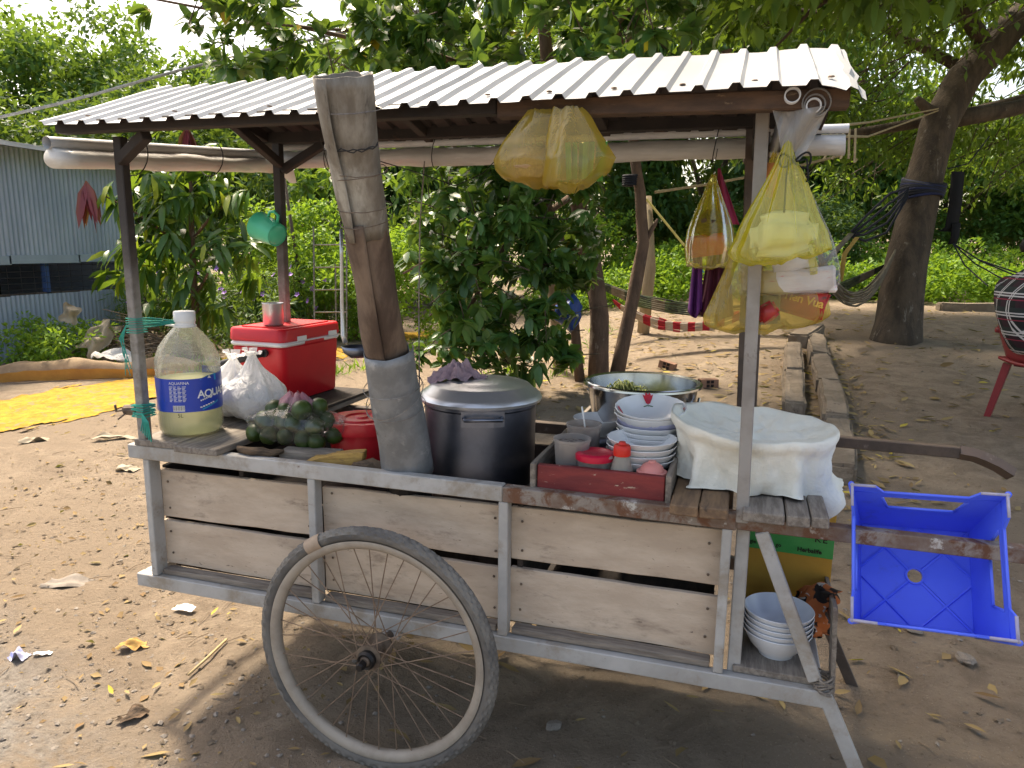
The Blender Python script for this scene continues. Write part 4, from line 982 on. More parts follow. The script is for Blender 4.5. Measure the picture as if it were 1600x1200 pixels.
tape_text('T', -.112, .048, .02, .0004); tape_text('Hygie', -.112, .016, .015, .0004); tape_text('go', -.026, .016, .015, .0004)
b = B().lathe([(0, 0), (.05, .004), (.062, .05), (.05, .10), (.03, .15), (.012, .19), (0, .195)], 26, (0, 0, 0)).subdiv().rough(.045, 26)
o = tag(b.make('striped_plush', 'tiger', smooth=True), 'orange, black and white striped plush cloth stuffed beside the shelf bowls', 'plush'); o.location = (1.930, .262, .430); o.scale = (1, 1, .72); o.rotation_euler = (.25, .2, .6)
# ------------------------------------------------------------------ rolled plastic sheets and pipes under the eaves
def roll(p, q, r, n, seed, sag=0.0, flatz=.8):
    pts = []; p, q = Vector(p), Vector(q)
    for i in range(n + 1):
        t = i / n; c_ = p.lerp(q, t); c_.z -= sag * math.sin(PI * t); pts.append(c_)
    b = B().tube(pts, [r * (1 + .14 * noise.noise(V(i * .55, seed, 0))) for i in range(n + 1)], 18, flat=flatz)
    return b.rough(.005, 13, seed)
sr = thing('sheet_roll', 'cream plastic rain sheet rolled on a pipe under the end of the roof', 'plastic sheet')
B().tube([(-.128, -.10, 1.694), (-.118, .86, 1.775)], .0165, 16, cap=False).make('pipe', 'pvc', sr, smooth=True)
roll((-.122, -.09, 1.653), (-.108, .88, 1.735), .034, 16, 3.0).make('rolled_sheet', 'sheet_roll', sr, smooth=True)
B().grid(6, 8, lambda u, v: V(-.09 + .10 * u, .86 + .02 * v, 1.715 - .055 * v * u + .01 * math.sin(7 * u))).make('loose_corner', 'sheet_roll', sr, smooth=True)
for y_ in (.20, .55): B().tube([(-.120 + .052 * math.cos(a), y_ + .01 * math.sin(a), 1.676 + .085 * y_ + .060 * math.sin(a)) for a in np.linspace(0, 2 * PI, 18, endpoint=False)], .0018, 5, closed=True).make('tie_wire', 'wire_dark', sr)
bk = thing('sheet_roll', 'long clear plastic rain sheet rolled up along the far eave of the roof', 'plastic sheet')
roll((-.04, .862, 1.752), (1.985, .862, 1.752), .040, 34, 6.0, .004).make('rolled_sheet', 'sheet_clear', bk, smooth=True)
B().tube([(-.05, .84, 1.795), (1.99, .84, 1.797)], .014, 12, cap=False).make('pipe', 'pvc', bk, smooth=True)
for x_ in (.18, .62, 1.10, 1.60): B().tube([(x_ + .01 * math.sin(a), .858 + .050 * math.cos(a), 1.766 + .060 * math.sin(a)) for a in np.linspace(0, 2 * PI, 18, endpoint=False)], .0018, 5, closed=True).make('tie_wire', 'wire_dark', bk)
rp = thing('sheet_roll', 'white pipes wrapped in clear plastic sheet poking out beside the roof post', 'plastic sheet')
def pipe(name, p, q, r, mat):
    o = B().tube([p, q], r, 24, cap=False).make(name, mat, rp, smooth=True); md = o.modifiers.new('wall', 'SOLIDIFY'); md.thickness = .0025; md.offset = -1; return o
pipe('pipe', (1.783, -.098, 1.728), (1.775, .86, 1.735), .0155, 'pvc'); pipe('pipe', (1.824, -.090, 1.708), (1.815, .86, 1.718), .0145, 'pvc')
pipe('sheet_layer', (1.829, -.086, 1.714), (1.819, .86, 1.722), .0275, 'film_sleeve'); pipe('sheet_layer', (1.826, -.087, 1.710), (1.817, .86, 1.72), .0205, 'film_sleeve')
def sl(u, v):
    w_ = (1 - v) ** .8 * .052 + .006
    return V(1.803 - .014 * v + (u - .5) * 2 * w_ + .004 * math.sin(u * 11 + v * 4), -.075 + .02 * math.sin(u * 7 + v * 3) * (1 - v), 1.712 - .115 * v - .01 * math.sin(u * PI) * (1 - v))
B().grid(20, 14, sl).make('hanging_sheet', 'film_sleeve', rp, smooth=True)
# black string bow
b = B()
c_ = V(1.795, -.082, 1.602)
for a0, l_ in ((.4, .035), (2.7, .03)):
    b.tube([c_ + V(l_ * math.sin(t) * math.cos(a0) * 1.0 + .0, -.004 * math.sin(2 * t), l_ * .7 * math.sin(t * 2) * .6 + l_ * math.sin(t) * math.sin(a0) * .3) for t in np.linspace(0, PI, 14)], .0022, 6)
for dx in (.030, -.012): b.tube([c_, c_ + V(dx * .8, -.006, .004), c_ + V(dx, -.006, -.03), c_ + V(dx * .9, -.004, -.10 if dx < 0 else -.04)], .002, 6)
b.tube([c_, c_ + V(.0, .03, .06), c_ + V(-.02, .05, .10)], .002, 6)
tag(b.make('string_bow', 'twine_black'), 'black string tied in a bow above the bright yellow bag', 'string')

# ------------------------------------------------------------------ hanging bags
def hang_bag(name, top, pts, ry, mat, label, seed, folds=9, amp=.10, group=None, seg=60, nv=26, botcurve=.02, botlin=0.0):
    """film bag hung by its gathered mouth: pts = (dz below the top, half width left, half width right)"""
    def prof(v):
        z = v * (len(pts) - 1); i = min(int(z), len(pts) - 2); f_ = z - i; f2 = f_ * f_ * (3 - 2 * f_) if False else f_
        return [pts[i][k] + (pts[i + 1][k] - pts[i][k]) * f2 for k in range(3)]
    def fn(u, v):
        a = 2 * PI * u; dz, l_, r_ = prof(v); c_, s__ = math.cos(a), math.sin(a)
        w_ = r_ if c_ > 0 else l_
        n_ = noise.noise(V(c_ * 1.5, s__ * 1.5, seed + v * 2))
        pl = math.sin(a * folds + 2.0 * noise.noise(V(c_, s__, seed)) + v * 1.2) * amp * (1 - .55 * v)
        k = 1 + pl + .10 * n_
        dep = ry * min(1.0, .25 + 1.5 * v) * (1 if v < .8 else max(.12, 1 - (v - .8) * 4.4))
        z = -dz - (botcurve * (c_ ** 2) * -1 if v > .85 else 0) + .008 * noise.noise(V(c_ * 3, v * 6, seed)) + botlin * c_ * v
        return V(top[0] + w_ * c_ * (1 + .35 * pl + .05 * n_), top[1] + dep * s__ * k, top[2] + z)
    b = B().grid(seg, nv, fn, closeu=True)
    return tag(b.make(name, mat, smooth=True), label, 'bag', group)
# pair of yellow bags on the eave beam
hang_bag('hanging_bag', (1.262, -.088, 1.722), [(0, .025, .045), (.03, .050, .055), (.07, .085, .065), (.105, .105, .070), (.125, .100, .074), (.15, .072, .072), (.168, .03, .045)], .055, 'film_amber', 'amber yellow bag of brown noodles hanging from the roof beam', 2.0, 7, .10)
hang_bag('hanging_bag', (1.340, -.100, 1.722), [(0, .045, .022), (.03, .052, .048), (.07, .058, .075), (.105, .062, .098), (.135, .066, .085), (.165, .060, .040), (.180, .030, .02)], .055, 'film_amber', 'amber yellow bag of green leaves hanging from the roof beam', 5.0, 7, .10)
nb = B(); g = random.Random(8)
for k in range(220):
    p_ = V(1.252, -.088, 1.605) + V(max(-.05, min(.04, g.gauss(0, .024))), max(-.022, min(.022, g.gauss(0, .013))), max(-.018, g.gauss(0, .016)) + .002)
    d_ = V(g.uniform(-1, 1), g.uniform(-.6, .6), g.uniform(-.5, .7)).normalized() * .022
    nb.tube([p_, p_ + d_ * .5 + V(0, 0, .008), p_ + d_], .0016, 4, cap=False)
nb.lathe([(0, -.032), (.05, -.022), (.06, 0), (.03, .04), (0, .05)], 16, (1.252, -.088, 1.600))
tag(nb.make('dried_noodles', 'noodles'), 'brown dried noodles bundled inside the amber bag on the roof beam', 'noodles', kind='stuff')
lb = B()
for k in range(9):
    x_ = -.045 + .011 * k
    lb.grid(2, 5, lambda u, v: V(1.362 + x_ * (1 + .2 * v) + (u - .5) * .014, -.100 + .012 * math.sin(k * 2) + .004 * math.cos(u * 3), 1.575 + .075 * v - .02 * abs(x_) * 8 * (1 - v)))
tag(lb.make('leaf_bundle', 'leaf_bundle', smooth=True), 'bundle of folded green leaves inside the amber bag on the roof beam', 'leaves', kind='stuff')
# bright yellow bag on the roof post, with white rice paper inside
hang_bag('hanging_bag', (1.783, -.072, 1.630), [(-.012, .006, .006), (.015, .016, .014), (.06, .040, .036), (.12, .068, .062), (.17, .090, .086), (.205, .102, .098), (.218, .088, .090), (.228, .05, .055), (.232, .02, .02)], .050, 'film_yellow', 'bright yellow bag of white rice paper tied to the roof post', 1.0, 13, .13, botlin=.012)
b = B().box((0, 0, 0), (.135, .055, .085), taper=1.06).bevel(.022, 3).subdiv(2).rough(.012, 14).rough(.006, 40); o = tag(b.make('rice_paper_pack', 'paper_white', smooth=True), 'white packet of rice paper inside the bright yellow bag', 'packet'); o.location = (1.787, -.072, 1.458); o.rotation_euler = (0, R(-6), 0)
# clear bag of papers behind it
b = B().box((0, 0, 0), (.185, .03, .055)).bevel(.006).subdiv(2).rough(.006, 20)
o = tag(b.make('paper_stack', 'paper_print'), 'stack of pink printed paper sheets in the clear bag on the post', 'paper'); o.location = (1.818, .062, 1.358); o.rotation_euler = (0, R(-5), 0)
b = B().lathe([(0, -.045), (.024, -.043), (.026, 0), (.024, .043), (0, .045)], 20, rot=Euler((0, R(78), 0)).to_matrix())
o = tag(b.make('paper_tube', 'paper_white', smooth=True), 'white paper roll with yellow edge above the printed papers', 'paper'); o.location = (1.815, .055, 1.408)
tag(B().lathe([(.0265, -.008), (.0275, 0), (.0265, .008)], 20, (1.856, .055, 1.400), rot=Euler((0, R(78), 0)).to_matrix()).make('yellow_tape', 'film_yellow', smooth=True), 'yellow tape ring on the white paper roll in the clear bag', 'tape')
hang_bag('hanging_bag', (1.800, .062, 1.60), [(0, .008, .010), (.04, .03, .04), (.10, .06, .07), (.16, .085, .095), (.21, .10, .11), (.25, .102, .115), (.272, .09, .10), (.280, .04, .05)], .04, 'film_clear', 'clear bag of printed papers hanging behind the bright yellow bag', 3.0, 8, .08, botlin=.008)
# amber bag of instant noodle packets below
hang_bag('hanging_bag', (1.765, .085, 1.64), [(0, .008, .008), (.06, .03, .03), (.15, .06, .06), (.24, .09, .10), (.31, .115, .125), (.36, .135, .138), (.385, .13, .12), (.400, .06, .05), (.405, .02, .02)], .045, 'film_amber', 'large amber bag of noodle packets at the bottom of the roof post', 8.0, 8, .09, botlin=.010)
for i, (dx, dz, w_, mt, ry_, lab_) in enumerate(((.070, -.325, .100, 'packet_red', -14, 'red noodle packet with gold lettering in the large amber bag'), (-.015, -.345, .075, 'packet_dark', 6, 'dark green noodle packet in the large amber bag beside the red one'), (-.005, -.352, .05, 'packet_red', 40, 'small red packet at the bottom of the large amber bag'))):
    t = thing('noodle_packet', lab_, 'packet', (1.775 + dx, .068 - .012 * i, 1.64 + dz), (0, R(-ry_), 0))
    B().box((0, 0, 0), (w_, .018, .07 if i < 2 else .04)).bevel(.006, 2).subdiv(1).rough(.004, 30).make('wrapper', mt, t, smooth=True)
    if i == 0:
        for s_, z_ in (('Tien Vua', -.004),):
            vs, fs = text_mesh(s_, .026, .0006, .95)
            B().faces([V(p.x - .046, -.0135, p.y + z_) for p in vs], fs).make('print', 'packet_gold', t, recalc=False)
# olive bag on the far side of the cart with a red packet, and the purple cloth below it
hang_bag('hanging_bag', (1.604, .700, 1.655), [(0, .006, .006), (.04, .02, .018), (.10, .045, .045), (.17, .07, .07), (.22, .078, .078), (.26, .072, .072), (.285, .066, .066), (.292, .03, .03)], .05, 'film_yellow', 'olive yellow bag with a red packet hanging from the far eave', 9.0, 11, .12)
o = tag(B().box((0, 0, 0), (.115, .03, .07)).bevel(.008, 2).rough(.006, 20).make('noodle_packet', 'packet_red'), 'red packet inside the olive yellow bag on the far eave', 'packet'); o.location = (1.595, .700, 1.440); o.rotation_euler = (0, R(-8), 0)
o = tag(B().lathe([(0, -.03), (.04, -.02), (.045, .01), (.02, .045), (0, .05)], 14).subdiv().rough(.01, 30).make('dried_mushroom', 'bark', smooth=True), 'dark dried mushrooms above the red packet in the olive bag', 'mushroom'); o.location = (1.60, .700, 1.50)
def cloth_hang(name, x0, x1, y, z0, z1, mat, label, seed, folds=3):
    b = B().grid(24, 12, lambda u, v: V(x0 + (x1 - x0) * (.5 + (u - .5) * (.55 + .45 * v)) , y + .014 * math.sin(u * folds * 2 * PI + seed) * (.4 + v), z1 + (z0 - z1) * v - .012 * math.sin(u * PI) * v + .006 * math.sin(u * 9)))
    o = b.make(name, mat, smooth=True); md = o.modifiers.new('thickness', 'SOLIDIFY'); md.thickness = .003
    return tag(o, label, 'cloth')
cloth_hang('hanging_cloth', 1.575, 1.690, .745, 1.215, 1.42, 'purple_cloth', 'dark maroon cloth hanging under the olive yellow bag', 1)
cloth_hang('hanging_cloth', 1.545, 1.590, .730, 1.225, 1.42, 'violet_cloth', 'violet cloth hanging beside the dark maroon cloth', 2, 2)
b = B().grid(10, 14, lambda u, v: V(1.617 + (.004 + .030 * v) * (u - .5) * 2 + .038 * v, .735 + .010 * math.sin(u * 9), 1.675 - .17 * v))
o = b.make('hanging_cloth', 'magenta_cloth', smooth=True); o.modifiers.new('thickness', 'SOLIDIFY').thickness = .003
tag(o, 'crimson cloth strip knotted above the olive yellow bag', 'cloth')
tag(B().tube([(1.607, .79, 1.74), (1.605, .74, 1.70), (1.604, .70, 1.655)], .0012, 5).make('hook_wire', 'wire_dark'), 'thin wire holding the olive bag to the far eave', 'wire')
tag(B().box((1.752, .018, 1.575), (.030, .008, .075), Euler((0, R(6), 0)).to_matrix()).subdiv(2).rough(.006, 30).make('orange_rag', 'orange_cloth', smooth=True), 'orange rag tucked between the roof post and yellow bag', 'rag')
# green mug on the far post
mg = thing('plastic_mug', 'mint green plastic mug hanging by its handle from the far post', 'mug', (.000, .700, 1.478), (0, R(-70), R(-14)))
o = B().lathe([(0, -.052), (.034, -.052), (.038, -.048), (.041, -.044), (.043, -.048), (.047, .0), (.0515, .056), (.054, .058), (.052, .059), (.049, .056), (.044, 0), (.036, -.040), (0, -.042)], 40).make('mug_body', 'green_mug', mg, angle=60)
B().tube([(.046, 0, .018), (.068, 0, .014), (.077, 0, -.008), (.070, 0, -.032), (.042, 0, -.034)][::1], .0055, 8).make('mug_handle', 'green_mug', mg, smooth=True)
B().tube([(.066, 0, -.01), (.095, -.004, -.03), (.13, -.004, -.045)], .0012, 5).make('hook_wire', 'wire_dark', mg)

# ------------------------------------------------------------------ loose wires
b = B()
b.tube([(.89, -.14, 1.62), (.95, -.02, 1.60), (.99, .1, 1.58), (1.03, .2, 1.62), (1.07, .3, 1.70)], .0013, 5)
tag(b.make('loose_wire', 'wire_dark'), 'loose dark wire twisting from the chimney to the roof', 'wire')
tag(B().tube([(.62, .74, 1.72), (.60, .74, 1.50), (.592, .74, 1.20), (.59, .74, .84)], .0026, 6).make('steel_rod', 'wire'), 'thin steel rod standing at the far rail beside the ladle', 'rod')

# ------------------------------------------------------------------ blue crate hung on the handle
ct = thing('plastic_crate', 'bright blue plastic crate with handle slots hung on the cart handle', 'crate', (2.122, -.080, .800), (1.012, -.057, -.078))
cw, chh, cd, tp_ = .298, .296, .240, .80
def wall_panel(name, axis, sgn):
    """one side wall: recessed rim between two corner horns, a long hand slot and a stiffening rib round it"""
    Wd = cw if axis == 'x' else chh
    D0 = (chh if axis == 'x' else cw) / 2
    top, rec = 0.0, -.030
    hs = .050
    def pt_(s, z, off):
        k = 1 + (1 - tp_) * z / cd; p = D0 * k + off
        ss = s * k
        return V(ss, sgn * p, z) if axis == 'x' else V(sgn * p, ss, z)
    h = Wd / 2
    out_ = [(-h, -cd), (h, -cd), (h, top), (h - hs, top), (h - hs - .016, rec), (-h + hs + .016, rec), (-h + hs, top), (-h, top)]
    sw, sz0, sz1 = h - .060, -.118, -.050
    slot = [(-sw + .014, sz0), (sw - .014, sz0), (sw, sz1), (-sw, sz1)]
    b = B(); t_ = .0045
    def face(poly): return poly
    # quads between outline and slot: bottom, right, left, top strips
    strips = [[(-h, -cd), (h, -cd), (sw - .014, sz0), (-sw + .014, sz0)], [(h, -cd), (h, rec), (sw, sz1), (sw - .014, sz0)], [(-h, rec), (-h, -cd), (-sw + .014, sz0), (-sw, sz1)], [(-h, rec), (-sw, sz1), (sw, sz1), (h, rec)],
              [(h - hs - .016, rec), (h, rec), (h, top), (h - hs, top)], [(-h, rec), (-h + hs + .016, rec), (-h + hs, top), (-h, top)]]
    for off in (0, -t_):
        for q in strips: b.faces([pt_(s, z, off) for s, z in q], [(0, 1, 2, 3)])
    def rim(loop, closed=True):
        n = len(loop)
        for i in range(n):
            a_, c__ = loop[i], loop[(i + 1) % n]; b.faces([pt_(*a_, 0), pt_(*c__, 0), pt_(*c__, -t_), pt_(*a_, -t_)], [(0, 1, 2, 3)])
    rim(slot); rim([(h, rec), (h, top), (h - hs, top), (h - hs - .016, rec), (-h + hs + .016, rec), (-h + hs, top), (-h, top), (-h, rec)])
    o = b.make(name, 'crate_blue', ct)
    rb = B()
    for loop, r_ in ((slot, .0035), ([(-h, rec - .001), (h, rec - .001)], .0035), ([(-h, -cd + .004), (h, -cd + .004)], .003)):
        n = len(loop)
        for i in range(n if len(loop) > 2 else 1): rb.tube([pt_(*loop[i], -t_ / 2), pt_(*loop[(i + 1) % n], -t_ / 2)], r_, 6)
    rb.make('stiffening_rib', 'crate_blue', o, smooth=True)
    loops = [[(h, -.05), (h, top), (h - hs, top)], [(-h, -.05), (-h, top), (-h + hs, top)]]
    for lp in loops: B().tube([pt_(*p, -t_ / 2) for p in lp], .0034, 6).make('worn_edge', 'crate_worn', o, smooth=True)
for ax_, sg in (('x', 1), ('x', -1), ('y', 1), ('y', -1)): wall_panel('side_wall', ax_, sg)
bw, bh = cw * tp_ / 2, chh * tp_ / 2
b = B(); hr = .016; n = 24
ringp = [(hr * math.cos(2 * PI * k / n), hr * math.sin(2 * PI * k / n)) for k in range(n)]
sq = []
for k in range(n):
    a = 2 * PI * k / n; m_ = max(abs(math.cos(a)), abs(math.sin(a))); sq.append((bw * math.cos(a) / m_, bh * math.sin(a) / m_))
for zf in (-cd, -cd - .004):
    vs = [V(x, y, zf) for x, y in ringp] + [V(x, y, zf) for x, y in sq]
    b.faces(vs, [(k, (k + 1) % n, n + (k + 1) % n, n + k) for k in range(n)])
    for cx_, cy_ in ((1, 1), (-1, 1), (-1, -1), (1, -1)):
        pass
bt_ = b.make('base_panel', 'crate_blue', ct)
rb = B().lathe([(hr, -cd - .006), (hr + .004, -cd - .006), (hr + .004, -cd + .007), (hr, -cd + .007), (hr, -cd - .006)], 28)
for s_ in (-1, 1):
    for o_ in (-.125, 0, .125):
        # diagonal ribs clipped to the base
        pts = []
        for t in np.linspace(-.3, .3, 241):
            x, y = t + (o_ if s_ > 0 else o_), s_ * t
            if abs(x) < bw - .002 and abs(y) < bh - .002: pts.append((x, y))
        if len(pts) > 2:
            p, q = pts[0], pts[-1]
            if o_ == 0:
                for pp, qq in ((p, None), (q, None)):
                    l_ = math.hypot(*pp); e_ = (pp[0] / l_ * (hr + .002), pp[1] / l_ * (hr + .002)); rb.tube([(pp[0], pp[1], -cd + .002), (e_[0], e_[1], -cd + .002)], .0034, 5)
            else: rb.tube([(p[0], p[1], -cd + .002), (q[0], q[1], -cd + .002)], .0034, 5)
rb.make('base_rib', 'crate_blue', bt_, angle=40)
for sx in (-1, 1):
    for sy in (-1, 1):
        cp = B().tube([(sx * cw / 2, sy * chh / 2, 0), (sx * cw * tp_ / 2, sy * chh * tp_ / 2, -cd)], .0065, 8); cp.make('corner_rib', 'crate_blue', ct, smooth=True)
# ------------------------------------------------------------------ plants: materials
leafmat('leaf_ficus', (0.036, 0.100, 0.028), (0.082, 0.205, 0.048), (0.42, 0.30, 0.03), 0.32, 0.36, ythr=.965)
leafmat('leaf_ficus_obj', (0.036, 0.100, 0.030), (0.085, 0.205, 0.048), (0.40, 0.27, 0.03), 0.32, 0.34, objrand=True, ythr=.965)
leafmat('leaf_mango', (0.028, 0.085, 0.016), (0.060, 0.165, 0.028), (0.30, 0.36, 0.04), 0.36, 0.34, objrand=True, ythr=.90)
leafmat('leaf_mango_m', (0.028, 0.085, 0.016), (0.060, 0.165, 0.028), None, 0.36, 0.36)
leafmat('leaf_red', (0.15, 0.020, 0.028), (0.23, 0.045, 0.050), None, 0.04, 0.5)
leafmat('leaf_far', (0.044, 0.118, 0.034), (0.092, 0.205, 0.050), None, 0.38, 0.6, gloss=.2)
leafmat('leaf_dark', (0.032, 0.085, 0.028), (0.066, 0.150, 0.040), None, 0.30, 0.55, gloss=.3)
leafmat('leaf_bright', (0.110, 0.240, 0.024), (0.200, 0.360, 0.045), None, 0.45, 0.55, gloss=.3)
leafmat('leaf_weed', (0.055, 0.135, 0.030), (0.105, 0.220, 0.044), None, 0.38, 0.5, gloss=.3)
leafmat('leaf_canopy', (0.056, 0.125, 0.024), (0.110, 0.210, 0.036), None, 0.40, 0.5, gloss=.35)
leafmat('leaf_litter', (0.20, 0.125, 0.065), (0.38, 0.29, 0.14), (0.48, 0.38, 0.07), 0.12, 0.8, gloss=.15, ythr=.94)
mk('trunk_grey', (0.095, 0.070, 0.048), (0.050, 0.037, 0.027), 9, (1, 1, .4), c3=(0.20, 0.175, 0.14), t3=0.6, sc3=10, rough=0.9, bump=0.7, bsc=40, bdist=0.02)
mk('trunk_brown', (0.160, 0.100, 0.068), (0.095, 0.060, 0.042), 9, (1, 1, .3), c3=(0.23, 0.18, 0.14), t3=0.6, sc3=9, rough=0.9, bump=0.6, bsc=40, bdist=0.02)
mk('pole_pale', (0.36, 0.28, 0.18), (0.25, 0.19, 0.12), 9, (1, 1, .2), rough=0.85, bump=0.4)
mk('petal_purple', (0.30, 0.12, 0.52), (0.36, 0.18, 0.58), 30, rough=0.6, bump=0)
mk('concrete', (0.255, 0.205, 0.155), (0.175, 0.138, 0.102), 5, c3=(0.12, 0.095, 0.075), t3=0.58, sc3=9, rough=0.95, bump=0.8, bsc=60, bdist=0.01)
mk('brick_clay', (0.27, 0.15, 0.10), (0.20, 0.11, 0.075), 9, rough=0.95, bump=0.4)
mk('brick_hole_shade', (0.02, 0.014, 0.012), rough=1, bump=0)
mk('shed_zinc', (0.36, 0.43, 0.53), (0.30, 0.365, 0.46), 2.5, (1, 1, .4), c3=(0.30, 0.31, 0.33), t3=0.63, sc3=2.4, w3=.2, rough=0.5, metal=0.35, bump=0.1, bsc=8)
mk('shed_roof', (0.62, 0.63, 0.64), (0.52, 0.53, 0.55), 3, rough=0.45, bump=0.1)
mk('shed_frame', (0.045, 0.10, 0.26), (0.035, 0.08, 0.20), 5, rough=0.6, bump=0.1)
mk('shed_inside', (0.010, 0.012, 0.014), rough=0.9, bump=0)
mk('yellow_grain', (0.46, 0.27, 0.025), (0.34, 0.185, 0.02), 14, c3=(0.26, 0.19, 0.115), t3=0.54, w3=.10, sc3=9, c4=(0.52, 0.32, 0.03), t4=.55, sc4=30, w4=.1, rough=0.95, bump=0.8, bsc=90, bdist=0.01)
mk('tarp_tan', (0.34, 0.235, 0.14), (0.24, 0.165, 0.10), 5, c3=(0.44, 0.33, 0.21), t3=0.58, sc3=8, rough=0.9, bump=0.5, bsc=30)
mk('tarp_orange', (0.52, 0.25, 0.055), (0.42, 0.19, 0.045), 5, rough=0.9, bump=0.4)
mk('stick', (0.25, 0.185, 0.125), (0.15, 0.105, 0.07), 12, rough=0.9, bump=0.3)
mk('straw', (0.52, 0.40, 0.22), (0.42, 0.31, 0.16), 12, rough=0.8, bump=0.1)
mk('scrap_pale', (0.36, 0.30, 0.21), (0.27, 0.22, 0.15), 6, rough=0.6, bump=0.3, bsc=20)
mk('blue_plastic', (0.012, 0.065, 0.30), (0.008, 0.035, 0.17), 7, rough=0.35, bump=0.4, bsc=20, bdist=.02)
mk('hammock_black', (0.025, 0.03, 0.028), (0.10, 0.13, 0.06), 9, rough=0.9, bump=0.4)
mk('net_beige', (0.19, 0.165, 0.12), (0.12, 0.10, 0.07), 9, rough=0.9, bump=0.2)
mk('rope_dark', (0.018, 0.020, 0.030), rough=0.8, bump=0.2)
mk('rope_navy', (0.018, 0.026, 0.085), rough=0.8, bump=0.2)
mk('cloth_black', (0.008, 0.008, 0.009), rough=0.95, bump=0.3)
mk('rope_tan', (0.36, 0.29, 0.16), (0.26, 0.20, 0.11), 20, rough=0.9, bump=0)
mk('strap_ochre', (0.44, 0.28, 0.07), rough=0.8, bump=0.1)
mk('strap_teal', (0.012, 0.10, 0.13), rough=0.7, bump=0.1)
mk('strap_cyan', (0.03, 0.36, 0.50), rough=0.7, bump=0.1)
mk('rope_yellow', (0.55, 0.48, 0.16), rough=0.8, bump=0)
mk('stone', (0.27, 0.235, 0.20), (0.19, 0.165, 0.14), 12, rough=0.95, bump=0.5)
mk('cable', (0.20, 0.21, 0.20), (0.12, 0.12, 0.12), 20, rough=0.6, bump=0)
mk('chair_red', (0.30, 0.035, 0.04), (0.24, 0.028, 0.035), 5, rough=0.45, bump=0.05)
mk('skin', (0.32, 0.17, 0.10), (0.28, 0.14, 0.085), 6, rough=0.55, bump=0.05)
mk('hair', (0.010, 0.008, 0.008), rough=0.45, bump=0.6, bsc=120)
mk('skirt', (0.16, 0.02, 0.045), (0.08, 0.012, 0.03), 9, c3=(0.02, 0.012, 0.02), t3=.56, sc3=14, rough=0.85, bump=0.2)

# ------------------------------------------------------------------ metal shed by the yard
sh = thing('metal_shed', 'blue grey corrugated metal shed with dark open band at the yard edge', 'shed')
SX = -6.42
def corr(name, y0, y1, z0, z1, mat, x=SX, slope=0.0, amp=.011, pitch=.062):
    n = int((y1 - y0) / pitch * 4)
    def fn(u, v):
        y = y0 + (y1 - y0) * u; ph = (y / pitch) % 1
        return V(x + amp * math.sin(2 * PI * ph) + .012 * noise.noise(V(y * .7, v, 3)) + slope * v, y, z0 + (z1 - z0) * v)
    return B().grid(n, 2, fn).make(name, mat, sh, smooth=True)
ys = [1.0, 1.95, 2.9, 3.85, 4.78, 5.72, 6.66]
for i, (a, c_) in enumerate(zip(ys, ys[1:])):
    corr('wall_sheet', a - .02, c_ + .02, 1.215 + .01 * i, 2.50, 'shed_zinc', SX + (.006 if i % 2 else 0))
    corr('wall_sheet', a - .02, c_ + .02, -.05, .775 + .008 * i, 'shed_zinc', SX + (.006 if i % 2 else 0))
    B().box((SX + .012, (a + c_) / 2, 1.185 + .01 * i), (.02, c_ - a + .02, .10)).make('flashing', 'shed_zinc', sh)
for y_ in (1.0, 3.85, 5.28, 6.62): B().box((SX - .06, y_, 1.22), (.06, .06, 2.5)).make('post', 'shed_frame', sh)
B().box((SX - .05, 3.85, .80), (.04, 5.6, .05)).make('sill_rail', 'steel_brown', sh)
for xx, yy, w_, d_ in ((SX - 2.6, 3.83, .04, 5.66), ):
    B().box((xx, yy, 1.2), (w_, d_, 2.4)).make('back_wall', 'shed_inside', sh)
B().box((SX - 1.3, 6.68, 1.22), (2.6, .03, 2.46)).make('end_wall', 'shed_zinc', sh)
B().box((SX - 1.3, .98, 1.22), (2.6, .03, 2.46)).make('end_wall', 'shed_zinc', sh)
B().grid(60, 4, lambda u, v: V(SX + .30 - 3.1 * v, .85 + 6.0 * u, 2.545 - .05 * u + .30 * v + .012 * math.sin(u * 300))).make('roof', 'shed_roof', sh)
B().box((SX + .285, 3.85, 2.502), (.02, 6.0, .05), Euler((R(-.5), 0, 0)).to_matrix()).make('roof_edge', 'shed_roof', sh)
net = B()
for k in range(34): net.tube([(SX - .015, 1.0 + 5.62 * k / 33, .78), (SX - .015, 1.0 + 5.62 * k / 33, 1.2)], .003, 4, cap=False)
for k in range(6): net.tube([(SX - .015, 1.0, .80 + .07 * k), (SX - .015, 6.62, .80 + .07 * k)], .003, 4, cap=False)
tag(net.make('wire_netting', 'wire_dark', sh), kind='stuff')

